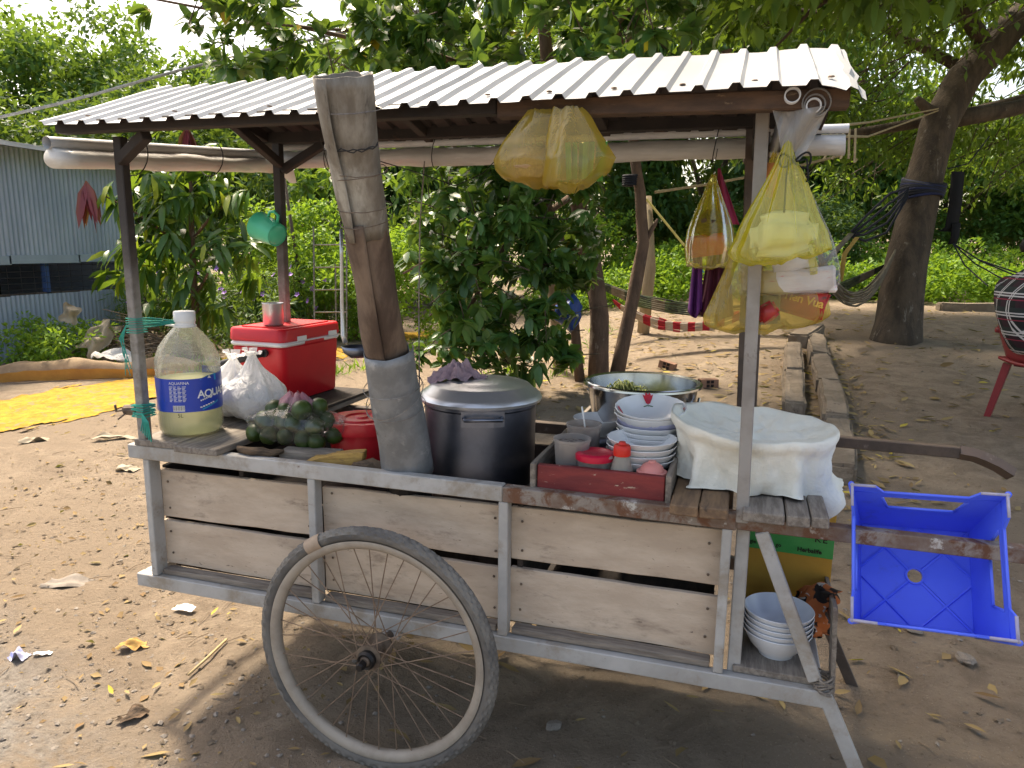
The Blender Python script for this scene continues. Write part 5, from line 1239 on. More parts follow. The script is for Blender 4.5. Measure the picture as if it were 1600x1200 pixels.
# ------------------------------------------------------------------ leaf helpers: the leaves that show largest become parts, the rest one mass
CAMP = np.array([1.71713, -1.72043, 1.42585]); CR_ = np.array(_r); CU_ = np.array(_u); CF_ = np.array(_f)
def in_view(P):
    d = P - CAMP; z = d @ CF_
    return 800 + 1150.9 * (d @ CR_) / z, 600 - 1150.9 * (d @ CU_) / z, z
single = {}
def leaf_proto(name, L_, Wd_, mat, droop):
    me = leaf_mesh(name, np.zeros((1, 3)), np.array([[1.0, 0, 0]]), np.array([[0, 0, 1.0]]), np.array([L_]), np.array([Wd_]), True, None, droop)
    me.materials.append(MATS[mat]); return me
def plant_leaves(root_part, P, D, N, L, Wd, mat_mass, mat_obj, sel, base_L, base_W, droop, lv, massname='foliage'):
    idx = np.zeros(len(P), bool); idx[sel] = True
    if (~idx).any():
        me = leaf_mesh(massname, P[~idx], D[~idx], N[~idx], L[~idx], Wd[~idx], True, lv[~idx], droop)
        tag(link(massname, me, mat_mass, root_part), kind='stuff')
    me = leaf_proto('leaf', base_L, base_W, mat_obj, droop)
    D = D / np.linalg.norm(D, axis=1, keepdims=True); S = np.cross(D, N); S /= np.linalg.norm(S, axis=1, keepdims=True); U = np.cross(S, D)
    for i in np.where(idx)[0]:
        o = link('leaf', me, None, root_part); k = L[i] / base_L
        x, y, z = D[i] * k, -S[i] * k, U[i] * k
        o.matrix_local = Matrix(((x[0], y[0], z[0], P[i][0]), (x[1], y[1], z[1], P[i][1]), (x[2], y[2], z[2], P[i][2]), (0, 0, 0, 1)))
def whorls(ends, dirs, per, length, width, seed, spread=.8, droop=.25, twig=.12, vary=.25):
    """a rosette of leaves at each twig end"""
    g = np.random.default_rng(seed); E = np.repeat(ends, per, axis=0); T = np.repeat(dirs, per, axis=0); n = len(E)
    back = g.random(n) * twig
    P = E - T * back[:, None] + g.normal(size=(n, 3)) * .012
    a = g.normal(size=(n, 3)); a -= (a * T).sum(1, keepdims=True) * T; a /= np.linalg.norm(a, axis=1, keepdims=True)
    D = a * spread + T * .55; D[:, 2] -= droop
    N = np.cross(np.cross(D, np.array([0, 0, 1.0])), D) + T * .5 + g.normal(size=(n, 3)) * .25
    L = length * (1 + vary * (g.random(n) * 2 - 1)); Wd = width * L / length
    lv = np.clip(np.repeat(g.random(len(ends)), per) * .45 + g.random(n) * .55, 0, 1)
    return P, D, N, L, Wd, lv

# ------------------------------------------------------------------ broad leaved tree behind the cart
ft = thing('broadleaf_tree', 'broad leaved tree with several thin trunks and glossy dark foliage behind the cart', 'tree', (.45, 5.05, gz(.45, 5.05)))
fo = Vector(ft.location)
def trunk(root, pts, rad, mat='trunk_brown', name='trunk', seg=12, rough_=.012):
    b = B().tube([Vector(p) - Vector(root.location) for p in pts], rad, seg); b.subdiv(); b.rough(rough_, 9); return b.make(name, mat, root, smooth=True)
trunk(ft, [(.47, 5.01, .15), (.45, 5.05, .8), (.335, 5.19, 1.36), (.12, 5.24, 2.0), (-.1, 5.2, 2.8), (-.2, 5.1, 3.8), (-.1, 5.0, 4.8)], [.10, .085, .08, .075, .065, .05, .02])
trunk(ft, [(.62, 5.06, .18), (.72, 5.2, .9), (.785, 5.35, 1.48), (.725, 5.42, 1.95), (.65, 5.46, 2.3), (.55, 5.5, 3.2), (.7, 5.4, 4.5)], [.07, .06, .056, .05, .045, .04, .02])
trunk(ft, [(.785, 5.35, 1.46), (.86, 5.38, 1.62), (.90, 5.40, 1.70)], [.03, .022, .01], name='branch')
trunk(ft, [(.30, 5.0, .16), (.22, 5.0, .8), (.05, 5.0, 1.6), (-.3, 4.8, 2.4), (-.6, 4.5, 3.2)], [.05, .045, .04, .03, .015])
trunk(ft, [(.0, 5.35, .18), (-.05, 5.3, .9), (-.2, 5.25, 1.8)], [.055, .05, .03], 'pole_pale')
BR = [[(-.1, 5.2, 2.7), (-.9, 4.4, 3.0), (-1.8, 3.5, 3.1), (-2.5, 2.9, 3.15)], [(-.1, 5.2, 2.5), (-.6, 4.3, 2.9), (-1.0, 3.4, 2.95), (-1.5, 2.9, 2.9)], [(.55, 5.5, 3.0), (.6, 4.6, 3.2), (.8, 3.9, 3.1)],
      [(.05, 5.0, 1.6), (-.3, 4.5, 1.6), (-.7, 4.1, 1.4), (-1.0, 3.9, 1.2)], [(.12, 5.2, 1.9), (-.3, 4.6, 1.5), (-.5, 4.1, .9)], [(.335, 5.15, 1.36), (.1, 4.6, 1.5), (.0, 4.2, 1.55)],
      [(-.1, 5.2, 2.7), (-.2, 4.6, 2.4), (-.5, 4.1, 2.3), (-1.0, 4.0, 2.0)], [(.55, 5.5, 2.6), (1.1, 4.8, 2.9), (1.5, 4.4, 2.9)]]
for q in BR: trunk(ft, q, [.03, .022, .014, .008][:len(q)], name='branch', seg=7, rough_=.01)
crown = bpy.data.objects.new('crown', None); COL.objects.link(crown); crown.parent = ft; crown.location = -fo
g = np.random.default_rng(21)
ends, dirs = [], []
def cloud(n, lo, hi, seed, thr=-.1, freq=1.4):
    k = 0; gg = np.random.default_rng(seed)
    while k < n:
        p = np.array([gg.uniform(a, b) for a, b in zip(lo, hi)])
        if noise.noise(V(*p) * freq + V(seed, 0, 0)) < thr: continue
        d = gg.normal(size=3) * .7 + np.array([0, -.35, .1]); d /= np.linalg.norm(d); ends.append(p); dirs.append(d); k += 1
cloud(130, (-2.3, 2.4, 2.62), (-.4, 4.4, 3.5), 1)          # overhang above the roof
cloud(230, (-.9, 3.0, 2.58), (1.35, 5.0, 3.6), 2)
cloud(70, (-1.6, 4.3, 2.7), (.8, 6.2, 4.8), 3)
cloud(135, (-1.05, 3.7, 1.25), (.15, 4.7, 2.2), 4, -.2)     # hanging skirt behind the pot
cloud(95, (-.75, 3.6, .45), (.30, 4.6, 1.35), 5, -.05)
cloud(55, (-.2, 4.1, 1.1), (.50, 4.8, 2.2), 6)
cloud(16, (-.3, 3.9, .25), (.35, 4.6, .75), 7)
ends.append(np.array([-2.45, 2.75, 3.0])); dirs.append(np.array([-.8, -.5, -.2]))
E_, T_ = np.array(ends), np.array(dirs)
P, D, N, L, Wd, lv = whorls(E_, T_, 15, .138, .070, 22, droop=.12)
px_, py_, dz_ = in_view(P)
vis = (dz_ > 1) & (px_ > 190) & (px_ < 1100) & ((py_ > 0) & (py_ < 110) | (py_ > 260) & (py_ < 620) & (px_ > 600))
cand = np.where(vis)[0]; sel = cand[np.argsort((dz_ / L)[cand])[:300]]
plant_leaves(crown, P, D, N, L, Wd, 'leaf_ficus', 'leaf_ficus_obj', sel, .138, .070, .30, lv)
tw = B()
for e, d in zip(E_[::2], T_[::2]):
    q = e - d * .35 + np.array([0, .15, .06]); tw.tube([tuple(q), tuple((e + q) / 2 + np.array([0, 0, .02])), tuple(e)], [.006, .004, .002], 4, cap=False)
tag(tw.make('twigs', 'trunk_grey', crown), kind='stuff')
o = B().lathe([(0, -.17), (.07, -.15), (.11, -.08), (.12, 0), (.08, .09), (.03, .16), (.012, .22)], 22).subdiv().rough(.05, 11)
bb = tag(o.make('caught_bag', 'blue_plastic', smooth=True), 'crumpled dark blue plastic bag caught on the thin trunks', 'bag'); bb.location = (.20, 4.86, .86)

# ------------------------------------------------------------------ young mango tree by the shed
mt = thing('mango_tree', 'young mango tree with long drooping leaves and red new shoots', 'tree', (-4.42, 5.4, gz(-4.42, 5.4)))
mo = Vector(mt.location)
trunk(mt, [(-4.42, 5.4, .05), (-4.40, 5.42, .7), (-4.46, 5.5, 1.4), (-4.42, 5.5, 2.0), (-4.5, 5.55, 2.5)], [.045, .04, .032, .024, .012])
for q in ([(-4.45, 5.45, 1.3), (-4.8, 5.2, 1.7), (-5.1, 4.9, 1.95)], [(-4.42, 5.5, 1.5), (-4.1, 5.5, 1.8), (-3.9, 5.5, 1.9)], [(-4.40, 5.42, .8), (-4.1, 5.3, 1.1)], [(-4.45, 5.45, 1.2), (-4.7, 5.4, 1.4)]): trunk(mt, q, [.02, .014, .008][:len(q)], name='branch', seg=6, rough_=.004)
mcr = bpy.data.objects.new('crown', None); COL.objects.link(mcr); mcr.parent = mt; mcr.location = -mo
g = np.random.default_rng(31); me_, md_ = [], []
for c_ in [(-4.5, 5.5, 2.45), (-4.8, 5.3, 2.2), (-4.2, 5.5, 2.2), (-5.05, 4.95, 2.0), (-4.95, 5.2, 1.75), (-4.6, 5.2, 1.85), (-4.3, 5.2, 1.9), (-3.95, 5.5, 1.95), (-4.1, 5.4, 1.6), (-4.5, 5.2, 1.5), (-4.8, 5.3, 1.4), (-4.3, 5.2, 1.3), (-4.1, 5.3, 1.2), (-4.5, 5.2, 1.1), (-4.75, 5.3, 1.1), (-4.25, 5.2, .95), (-3.85, 5.5, 1.35), (-5.0, 5.1, 1.5), (-4.65, 5.2, 2.05), (-4.0, 5.45, 1.75), (-4.7, 5.0, 2.4), (-4.35, 5.1, 2.35), (-5.15, 5.0, 1.3), (-4.6, 5.0, 1.7), (-4.15, 5.1, 2.05), (-5.1, 5.1, 1.1), (-4.35, 5.0, 1.6), (-4.9, 5.0, 1.95), (-4.0, 5.2, 1.5), (-4.6, 5.1, .85), (-4.2, 5.3, .75), (-4.9, 5.1, .8), (-4.4, 5.0, 2.15)]:
    me_.append(np.array(c_) + g.normal(size=3) * .05); d = g.normal(size=3) * .4 + np.array([0, -.3, .3]); md_.append(d / np.linalg.norm(d))
P, D, N, L, Wd, lv = whorls(np.array(me_), np.array(md_), 9, .31, .072, 32, spread=.75, droop=.8, twig=.2)
plant_leaves(mcr, P, D, N, L, Wd, 'leaf_mango_m', 'leaf_mango', np.arange(len(P)), .31, .072, .7, lv)
me2 = np.array(me_ * 2) + np.random.default_rng(8).normal(size=(len(me_) * 2, 3)) * .17 + np.array([0, .3, 0])
P, D, N, L, Wd, lv = whorls(me2, np.array(md_ * 2), 9, .30, .07, 33, spread=.75, droop=.8, twig=.2)
tag(link('foliage', leaf_mesh('foliage', P, D, N, L, Wd, True, lv, .7), 'leaf_mango_m', mcr), kind='stuff')
for c_ in ((-5.17, 4.76, 2.10), (-4.52, 5.6, 2.78)):
    P, D, N, L, Wd, lv = whorls(np.array([c_]), np.array([[0, 0, 1.0]]), 14, .36, .085, int(c_[0] * -100), spread=.32, droop=1.5, twig=.1)
    tag(link('red_shoot', leaf_mesh('red_shoot', P, D, N, L, Wd, True, lv, .5), 'leaf_red', mcr), kind='stuff')
# ------------------------------------------------------------------ shrubs
def shrub(name, label, base, clumps, radii, per, ln, wd, mat, seed, group=None, stems=5, droop=.2, fine=False, cat='shrub'):
    t = thing(name, label, cat, base, group=group); o = Vector(base)
    me = clump_leaves('foliage', np.array(clumps) - np.array(base), radii, per, ln, wd, seed, droop, fine)
    tag(link('foliage', me, mat, t), kind='stuff'); g = random.Random(seed)
    for k in range(stems):
        c_ = Vector(clumps[g.randrange(len(clumps))]) - o
        B().tube([(g.uniform(-.08, .08), g.uniform(-.08, .08), -.05), c_ * .5 + V(g.uniform(-.05, .05), 0, .05), c_], [.010, .007, .003], 5).make('stem', 'stick', t)
    return t
g = random.Random(4)
def cl_box(n, lo, hi, seed):
    q = random.Random(seed); return [tuple(q.uniform(a, b) for a, b in zip(lo, hi)) for _ in range(n)]
SG = 'shrubs around the yard'
shrub('shrub', 'low bright shrub growing at the foot of the metal shed', (-5.7, 4.55, .06), cl_box(46, (-6.2, 4.1, .1), (-5.0, 5.0, .52), 1), [.15] * 46, 60, .07, .03, 'leaf_bright', 41, SG)
shrub('shrub', 'feathery yellow green shrub behind the steel ladder', (-3.7, 7.4, .1), cl_box(110, (-4.3, 7.1, .2), (-2.6, 8.4, 1.62), 2), [.22] * 110, 80, .075, .045, 'leaf_bright', 42, SG)
shrub('shrub', 'yellow green shrub between the mango tree and far post', (-5.0, 8.0, .13), cl_box(52, (-5.6, 7.6, .7), (-4.1, 8.4, 1.98), 3), [.22] * 52, 80, .075, .045, 'leaf_bright', 43, SG)
shrub('shrub', 'dark leafy shrub under the mango tree', (-4.7, 6.4, .1), cl_box(60, (-5.8, 5.9, .1), (-3.9, 7.0, .75), 4), [.2] * 60, 70, .11, .028, 'leaf_dark', 44, SG)
shrub('shrub', 'pale broad leaved shrub behind the mint mug', (-3.9, 9.4, .15), cl_box(30, (-5.6, 9.0, 1.7), (-3.2, 9.8, 2.9), 5), [.3] * 30, 40, .22, .07, 'leaf_weed', 45, SG, droop=.5)
for i, (x_, y_, n_) in enumerate(((-5.3, 6.9, 9), (-4.9, 7.0, 9), (-4.5, 6.9, 8), (-4.1, 7.1, 8), (-5.7, 6.6, 6), (-3.8, 7.3, 6), (-6.0, 6.2, 5))):
    z_ = gz(x_, y_)
    lab_ = ['purple flowered weed below the far shrub', 'purple flowered weed beside the mango stem', 'tall purple flowered weed in the middle of the flower bed', 'purple flowered weed near the steel ladder', 'small purple flowered weed against the shed corner', 'small purple flowered weed at the shrub foot by the ladder', 'purple flowered weed in front of the shed wall'][i]
    t = shrub('flowering_weed', lab_, (x_, y_, z_), cl_box(26, (x_ - .3, y_ - .2, z_ + .1), (x_ + .3, y_ + .2, z_ + .95), 60 + i), [.14] * 26, 36, .13, .017, 'leaf_weed', 61 + i, 'purple flowered weeds by the mango tree', 8, .1, cat='plant')
    q = random.Random(70 + i)
    for k in range(n_):
        fx, fy, fz = q.uniform(-.35, .35), q.uniform(-.35, -.05), q.uniform(.45, 1.05); b = B()
        for m_ in range(5):
            a = 2 * PI * m_ / 5
            b.faces([(0, 0, 0), (.03 * math.cos(a - .5), .03 * math.sin(a - .5), .012), (.042 * math.cos(a), .042 * math.sin(a), .016), (.03 * math.cos(a + .5), .03 * math.sin(a + .5), .012)], [(0, 1, 2, 3)])
        o = b.make('flower', 'petal_purple', t); o.location = (fx, fy, fz); o.rotation_euler = (R(60 + q.uniform(-25, 25)), 0, R(q.uniform(-60, 40)))
tag(B().tube([(-4.1, 7.2, .1), (-4.25, 7.3, 1.2), (-4.5, 7.4, 2.6)], [.028, .024, .02], 8).make('garden_pole', 'trunk_grey', smooth=True), 'slanting grey pole standing in the shrubs beside the mango tree', 'pole')
# steel ladder frame
ldr = thing('steel_ladder', 'thin steel rod rack standing in front of the yellow green shrub', 'rack')
for q in ([(-3.26, 6.1, .12), (-3.35, 6.32, 1.65)], [(-2.88, 6.2, .12), (-2.95, 6.42, 1.65)], [(-3.2, 6.5, .12), (-3.2, 6.55, 1.2)]): B().tube(q, .011, 6).make('upright', 'wire', ldr)
for k in range(5): B().tube([(-3.27 - .015 * k, 6.13 + .04 * k, .35 + .27 * k), (-2.89 - .012 * k, 6.23 + .04 * k, .36 + .27 * k)], .009, 6).make('rung', 'wire', ldr)
# ------------------------------------------------------------------ far trees
def far_mesh(seed, n, per, ln, wd, rz=1.0):
    c_ = ell_clumps((0, 0, 0), 1.0, 1.0, 1.0, n, seed, .30, -.75)
    return clump_leaves('crown', c_, [.17] * n, per, ln, wd, seed, .25, False, .8, .7)
fm = [far_mesh(101, 280, 80, .066, .030), far_mesh(102, 280, 80, .066, .030), far_mesh(103, 260, 80, .066, .030)]
mats_far = {}
def far_tree(label, x, y, rx, rz, zc, k, mat, group, trunk_h=None, ry=None):
    t = thing('yard_tree', label, 'tree', (x, y, gz(x, y)), group=group)
    key = (k, mat)
    if key not in mats_far:
        m2 = fm[k] if not fm[k].materials else fm[k].copy()
        m2.materials.clear(); m2.materials.append(MATS[mat]); mats_far[key] = m2
    o = link('crown', mats_far[key], None, t); tag(o, kind='stuff'); o.scale = (rx, ry or rx, rz); o.location = (0, 0, zc - gz(x, y)); o.rotation_euler = (0, 0, x * 1.7 + y)
    h = zc - gz(x, y); gg = random.Random(int(x * 10 + y))
    for j in range(3):
        a = gg.uniform(0, 6.28); B().tube([(0, 0, -.2), (.1 * math.cos(a), .1 * math.sin(a), h * .4), (rx * .35 * math.cos(a), rx * .35 * math.sin(a), h * (.9 + .1 * j))], [.13, .10, .03], 7).make('trunk', 'trunk_grey', t, smooth=True)
    return t
FG = 'trees closing off the yard'
far_tree('tall feathery tree rising above the shed roof', -15.5, 12.5, 3.0, 3.0, 3.9, 0, 'leaf_far', FG)
far_tree('feathery tree with its crown touching the open sky', -12.6, 14.2, 2.9, 2.9, 3.9, 1, 'leaf_far', FG)
far_tree('rounded tree behind the overhead cable', -9.8, 14.8, 2.6, 2.5, 3.6, 2, 'leaf_far', FG)
far_tree('dark dense tree behind the garden pole', -7.2, 13.2, 2.4, 2.9, 3.1, 0, 'leaf_dark', FG)
far_tree('dark dense tree behind the mint mug', -5.0, 14.0, 2.6, 3.6, 3.8, 1, 'leaf_dark', FG)
far_tree('dark dense tree shading the shed', -11.0, 11.0, 2.4, 2.4, 2.5, 2, 'leaf_dark', FG)
far_tree('dark dense tree behind the shed roof', -14.0, 9.0, 2.6, 2.6, 2.6, 1, 'leaf_dark', FG)
far_tree('tree beyond the broad leaved tree', -2.2, 16.5, 2.8, 4.4, 4.6, 2, 'leaf_far', FG)
far_tree('dark tree beyond the pale hammock post', .8, 17.5, 2.9, 4.2, 4.6, 0, 'leaf_dark', FG)
far_tree('light green tree beyond the hammocks', 3.4, 18.5, 2.8, 4.2, 4.8, 1, 'leaf_far', FG)
far_tree('tree behind the leaning trunk', 6.4, 20.0, 3.0, 2.4, 3.2, 2, 'leaf_far', FG)
far_tree('tree beyond the sunlit weeds', 10.0, 20.5, 3.2, 2.6, 3.4, 0, 'leaf_far', FG)
far_tree('tree at the far end of the weed patch', 13.8, 20.0, 3.2, 3.0, 3.6, 1, 'leaf_far', FG)
far_tree('dark shrubby tree beside the net hammock', 2.6, 14.6, 1.5, 1.2, 1.6, 2, 'leaf_dark', FG)
# ------------------------------------------------------------------ undergrowth, sunlit
def under(name, label, boxes, per, ln, wd, mat, seed):
    C_, Rr = [], []
    q = random.Random(seed)
    for (x0, x1, y0, y1, h, n) in boxes:
        for _ in range(n):
            x, y = q.uniform(x0, x1), q.uniform(y0, y1); hh = h * (.55 + .6 * abs(noise.noise(V(x * .7, y * .7, seed))) * 2)
            C_.append((x, y, gz(x, y) + q.uniform(.05, hh))); Rr.append(.22)
    me = clump_leaves(name, np.array(C_), Rr, per, ln, wd, seed, .0, False, .7, .5)
    return tag(link(name, me, mat), label, 'weeds', kind='stuff')
under('undergrowth', 'bright sunlit weeds beyond the yard', [(2.9, 9.5, 11.6, 13.2, .65, 330), (3.5, 12, 13.2, 17.5, 1.05, 430), (-2.2, 2.4, 11.0, 13.0, .8, 260), (-2.8, 2.6, 13.0, 16.0, 1.5, 300)], 46, .095, .05, 'leaf_bright', 201)
under('undergrowth', 'darker weeds and climbers at the thicket foot', [(-9, 14, 16.5, 19, 1.8, 420), (-9.5, -3, 10.2, 13, 1.6, 260), (2.2, 4.5, 11.8, 13.5, .9, 50)], 46, .11, .055, 'leaf_weed', 202)
q_ = random.Random(9); gp = np.array([(q_.uniform(-6.4, -2.2), q_.uniform(4.2, 9.0)) for _ in range(900)] + [(q_.uniform(-1.5, .2), q_.uniform(5, 8.5)) for _ in range(160)])
gp = np.array([p for p in gp if noise.noise(V(p[0] * 1.1, p[1] * 1.1, 5)) > .12])
gP = np.array([(x, y, gz(x, y)) for x, y in gp]).repeat(7, 0); gg = np.random.default_rng(5); n = len(gP)
gP[:, :2] += gg.normal(size=(n, 2)) * .05; gD = gg.normal(size=(n, 3)) * .45 + np.array([0, 0, .8])
tag(link('grass', leaf_mesh('grass', gP, gD, gg.normal(size=(n, 3)), .08 + .08 * gg.random(n), .012 + .01 * gg.random(n), False, gg.random(n)), 'leaf_bright'), 'sparse tufts of grass on the sunlit dirt', 'grass', kind='stuff')

# ------------------------------------------------------------------ leaning tree with hammock ropes
lt = thing('leaning_tree', 'leaning grey trunked tree wound with black hammock cords', 'tree', (3.42, 7.6, gz(3.42, 7.6)))
b = B().tube([Vector(p) - Vector(lt.location) for p in ((3.40, 7.57, .30), (3.41, 7.60, .62), (3.45, 7.72, 1.3), (3.57, 7.94, 2.1), (3.70, 8.12, 2.85), (3.95, 8.3, 3.4), (4.49, 8.6, 4.05), (5.3, 9.0, 4.9))], [.32, .245, .215, .20, .20, .185, .17, .12], 20)
b.subdiv(); b.rough(.03, 5); b.make('trunk', 'trunk_grey', lt, smooth=True)
lo_ = Vector(lt.location)
for q, r_ in (([(3.75, 8.15, 2.9), (4.5, 8.4, 3.05), (5.6, 8.8, 3.4), (7, 9.4, 3.9)], [.10, .085, .07, .04]), ([(4.2, 8.45, 3.7), (3.6, 8.0, 4.3), (2.6, 7.0, 4.6), (1.6, 5.8, 4.5)], [.09, .07, .05, .02]), ([(4.0, 8.3, 3.45), (3.0, 8.8, 4.2), (2.0, 9.4, 4.6)], [.07, .05, .02]), ([(4.6, 8.6, 4.1), (5.4, 7.5, 4.8), (6.0, 6.0, 5.2)], [.09, .06, .02]), ([(3.72, 8.12, 2.95), (3.55, 8.0, 3.02), (3.42, 7.95, 3.12)], [.08, .06, .035]), ([(3.0, 7.4, 4.5), (2.2, 7.5, 4.0), (1.8, 7.6, 3.6)], [.03, .02, .01])):
    trunk(lt, q, r_[:len(q)], 'trunk_grey', 'branch', 8, .015)
lcr = bpy.data.objects.new('crown', None); COL.objects.link(lcr); lcr.parent = lt; lcr.location = -lo_
cs = np.vstack([ell_clumps((3.4, 7.6, 4.4), 3.4, 3.0, .95, 300, 301, .1), ell_clumps((5.6, 9.6, 4.2), 3.2, 2.2, 1.3, 250, 302, .1), ell_clumps((2.3, 4.8, 4.3), 2.3, 2.0, .6, 170, 303, .1), ell_clumps((4.6, 10.5, 3.0), 3.2, 1.6, .8, 200, 304, .1), ell_clumps((5.5, 5.0, 4.6), 2.6, 2.4, .8, 220, 305, .1), ell_clumps((2.6, 9.4, 3.2), 1.4, 1.2, .5, 70, 306, .1)])
over = np.vstack([ell_clumps((1.6, 3.3, 4.7), 2.2, 1.4, .4, 240, 307, .05), ell_clumps((3.9, 3.4, 4.8), 2.4, 1.7, .4, 240, 308, .05), ell_clumps((3.0, 6.0, 4.9), 2.6, 1.6, .4, 200, 309, .05), ell_clumps((2.0, 7.0, 5.2), 1.8, 1.7, .4, 200, 312, .05), ell_clumps((1.1, 6.8, 5.0), 1.3, 2.3, .4, 260, 313, .05), ell_clumps((1.5, 10.4, 5.0), 1.8, 1.7, .4, 220, 314, .05), ell_clumps((.6, 3.1, 4.8), 1.2, 1.0, .4, 130, 315, .05)])  # extra clumps above the view, put in overhead to shade the yard
me = clump_leaves('foliage', cs, [.34] * len(cs), 30, .125, .048, 310, .75, False, .7, .4)
tag(link('foliage', me, 'leaf_canopy', lcr), kind='stuff')
me = clump_leaves('foliage', over, [.34] * len(over), 56, .13, .055, 311, .5, False, .6, .4)
tag(link('foliage', me, 'leaf_canopy', lcr), kind='stuff')
tw = B(); q = random.Random(12)
for c_ in cs[::2]:
    c_ = Vector(c_); e = c_ + V(q.uniform(-.5, .5), q.uniform(-.3, .3), q.uniform(-.5, -.1)); s0 = c_ + V(q.uniform(.2, .9), q.uniform(-.4, .4), q.uniform(.15, .5))
    tw.tube([s0, (s0 + e) / 2 + V(0, 0, .06), e], [.010, .007, .003], 4, cap=False)
tag(tw.make('twigs', 'trunk_grey', lcr), kind='stuff')
# near hanging spray at the roof end
sp_ = ell_clumps((2.15, 3.9, 3.25), .9, .7, .28, 26, 330, .1)
me = clump_leaves('foliage', sp_, [.26] * len(sp_), 18, .17, .075, 331, .6, True, .7, .5)
tag(link('foliage', me, 'leaf_canopy', lcr), kind='stuff')
# cords on the trunk
cw_ = thing('trunk_lashing', 'black cord wound many times round the leaning trunk', 'cord')
for k in range(11):
    t = k / 10; z0 = 2.02 + .20 * t; cx_, cy_ = 3.565 + .03 * t, 7.93 + .05 * t
    B().tube([(cx_ + .222 * math.cos(a), cy_ + .222 * math.sin(a), z0 + .05 * math.cos(a + 1 + k * .3)) for a in np.linspace(0, 2 * PI, 24, endpoint=False)], .016, 6, closed=True).make('turn', 'rope_dark' if k % 3 else 'rope_navy', cw_, smooth=True)
for k in range(5):
    p0 = V(3.40, 7.74, 2.14 - .025 * k); e = V(2.80 + .02 * (k % 3), 7.30, 1.64 - .015 * k)
    B().tube([p0, p0.lerp(e, .35) + V(0, 0, .10 - .085 * k), p0.lerp(e, .75) + V(0, 0, .05 - .05 * k), e], .014, 6).make('loop', 'rope_dark', cw_, smooth=True)
def strap(name, pts, w_, mat, label, cat='strap', tw_=0.0):
    b = B(); n = len(pts); P_ = [Vector(p) for p in pts]; rows = []
    for i, p in enumerate(P_):
        rows.append((b.bm.verts.new(p + V(w_ / 2 * .95, w_ / 2 * .3, tw_ * i)), b.bm.verts.new(p - V(w_ / 2 * .95, w_ / 2 * .3, tw_ * i))))
    for a, c_ in zip(rows, rows[1:]): b.bm.faces.new((a[0], a[1], c_[1], c_[0]))
    o = b.make(name, mat, smooth=True); md = o.modifiers.new('thickness', 'SOLIDIFY'); md.thickness = .012; return tag(o, label, cat)
strap('hanging_strap', [(3.86, 7.7, 2.30), (3.87, 7.7, 1.95), (3.86, 7.7, 1.70), (3.80, 7.7, 1.66)], .14, 'cloth_black', 'black cloth strip hanging beside the leaning trunk', 'cloth')
strap('hanging_strap', [(3.90, 7.68, 1.75), (3.90, 7.68, 1.60), (3.88, 7.68, 1.52)], .09, 'cloth_black', 'short black cloth end below the black strip', 'cloth')
b = B()
for e in ((4.27, 7.0, 1.14), (4.40, 7.05, 1.18), (4.08, 6.95, 1.10)): b.tube([(3.89, 7.68, 1.53), ((3.89 + e[0]) / 2, 7.5, (1.53 + e[2]) / 2 - .02), e], .008, 5)
b.tube([(4.06, 7.35, 1.36), (4.45, 7.05, 1.20)], .008, 5)
tag(b.make('cord_bundle', 'rope_dark'), 'thin black cords running down from the black cloth strip', 'cord')
tag(B().tube([(3.80, 7.9, 2.35), (4.0, 7.9, 2.40), (4.2, 8.0, 2.7)], .008, 5).make('hanging_string', 'rope_dark'), 'thin cord holding the black strip to a branch', 'cord')
strap('hammock_strap', [(2.80, 7.30, 1.62), (2.62, 7.15, 1.40), (2.40, 7.0, 1.18)], .07, 'net_beige', 'beige hammock end running from the black cord loops')
strap('hammock_strap', [(2.86, 7.28, 1.58), (2.74, 7.2, 1.40), (2.72, 7.2, 1.10)], .05, 'strap_ochre', 'ochre strap dangling below the black cord loops')
strap('hammock_strap', [(2.70, 7.25, 1.22), (2.55, 7.2, 1.02), (2.40, 7.2, .92)], .07, 'strap_teal', 'teal strap beside the ochre strap')
# horizontal pole and ropes
tag(B().tube([(1.6, 8.2, 2.52), (2.69, 8.44, 2.80), (4.0, 8.85, 3.05), (5.2, 9.3, 3.38)], [.05, .06, .065, .06], 9).rough(.01, 6).make('cross_pole', 'trunk_grey', smooth=True), 'dark horizontal pole resting behind the leaning trunk', 'pole')
b = B()
for dz in (0, -.10): b.tube([(1.95, 1.8, 1.94 + dz * .3), (2.5, 4.4, 2.35 + dz), (3.62, 7.8, 2.98 + dz * .2)], .008, 5)
for k in range(5): b.tube([(2.09 + .03 * k, 2.6, 2.05), (2.10 + .03 * k, 2.6, 1.96 - .02 * k), (2.07 + .04 * k, 2.6, 1.90)], .006, 5)
tag(b.make('tan_rope', 'rope_tan'), 'frayed tan rope tied from the cart roof end to the leaning tree', 'rope')
tag(B().tube([(.86, 5.45, 1.95), (1.3, 5.9, 2.05), (1.9, 6.4, 2.2), (2.6, 7.0, 2.42)], .014, 6).make('clothes_line', 'rope_tan'), 'thin line strung from the forked trunk towards the leaning tree', 'rope')
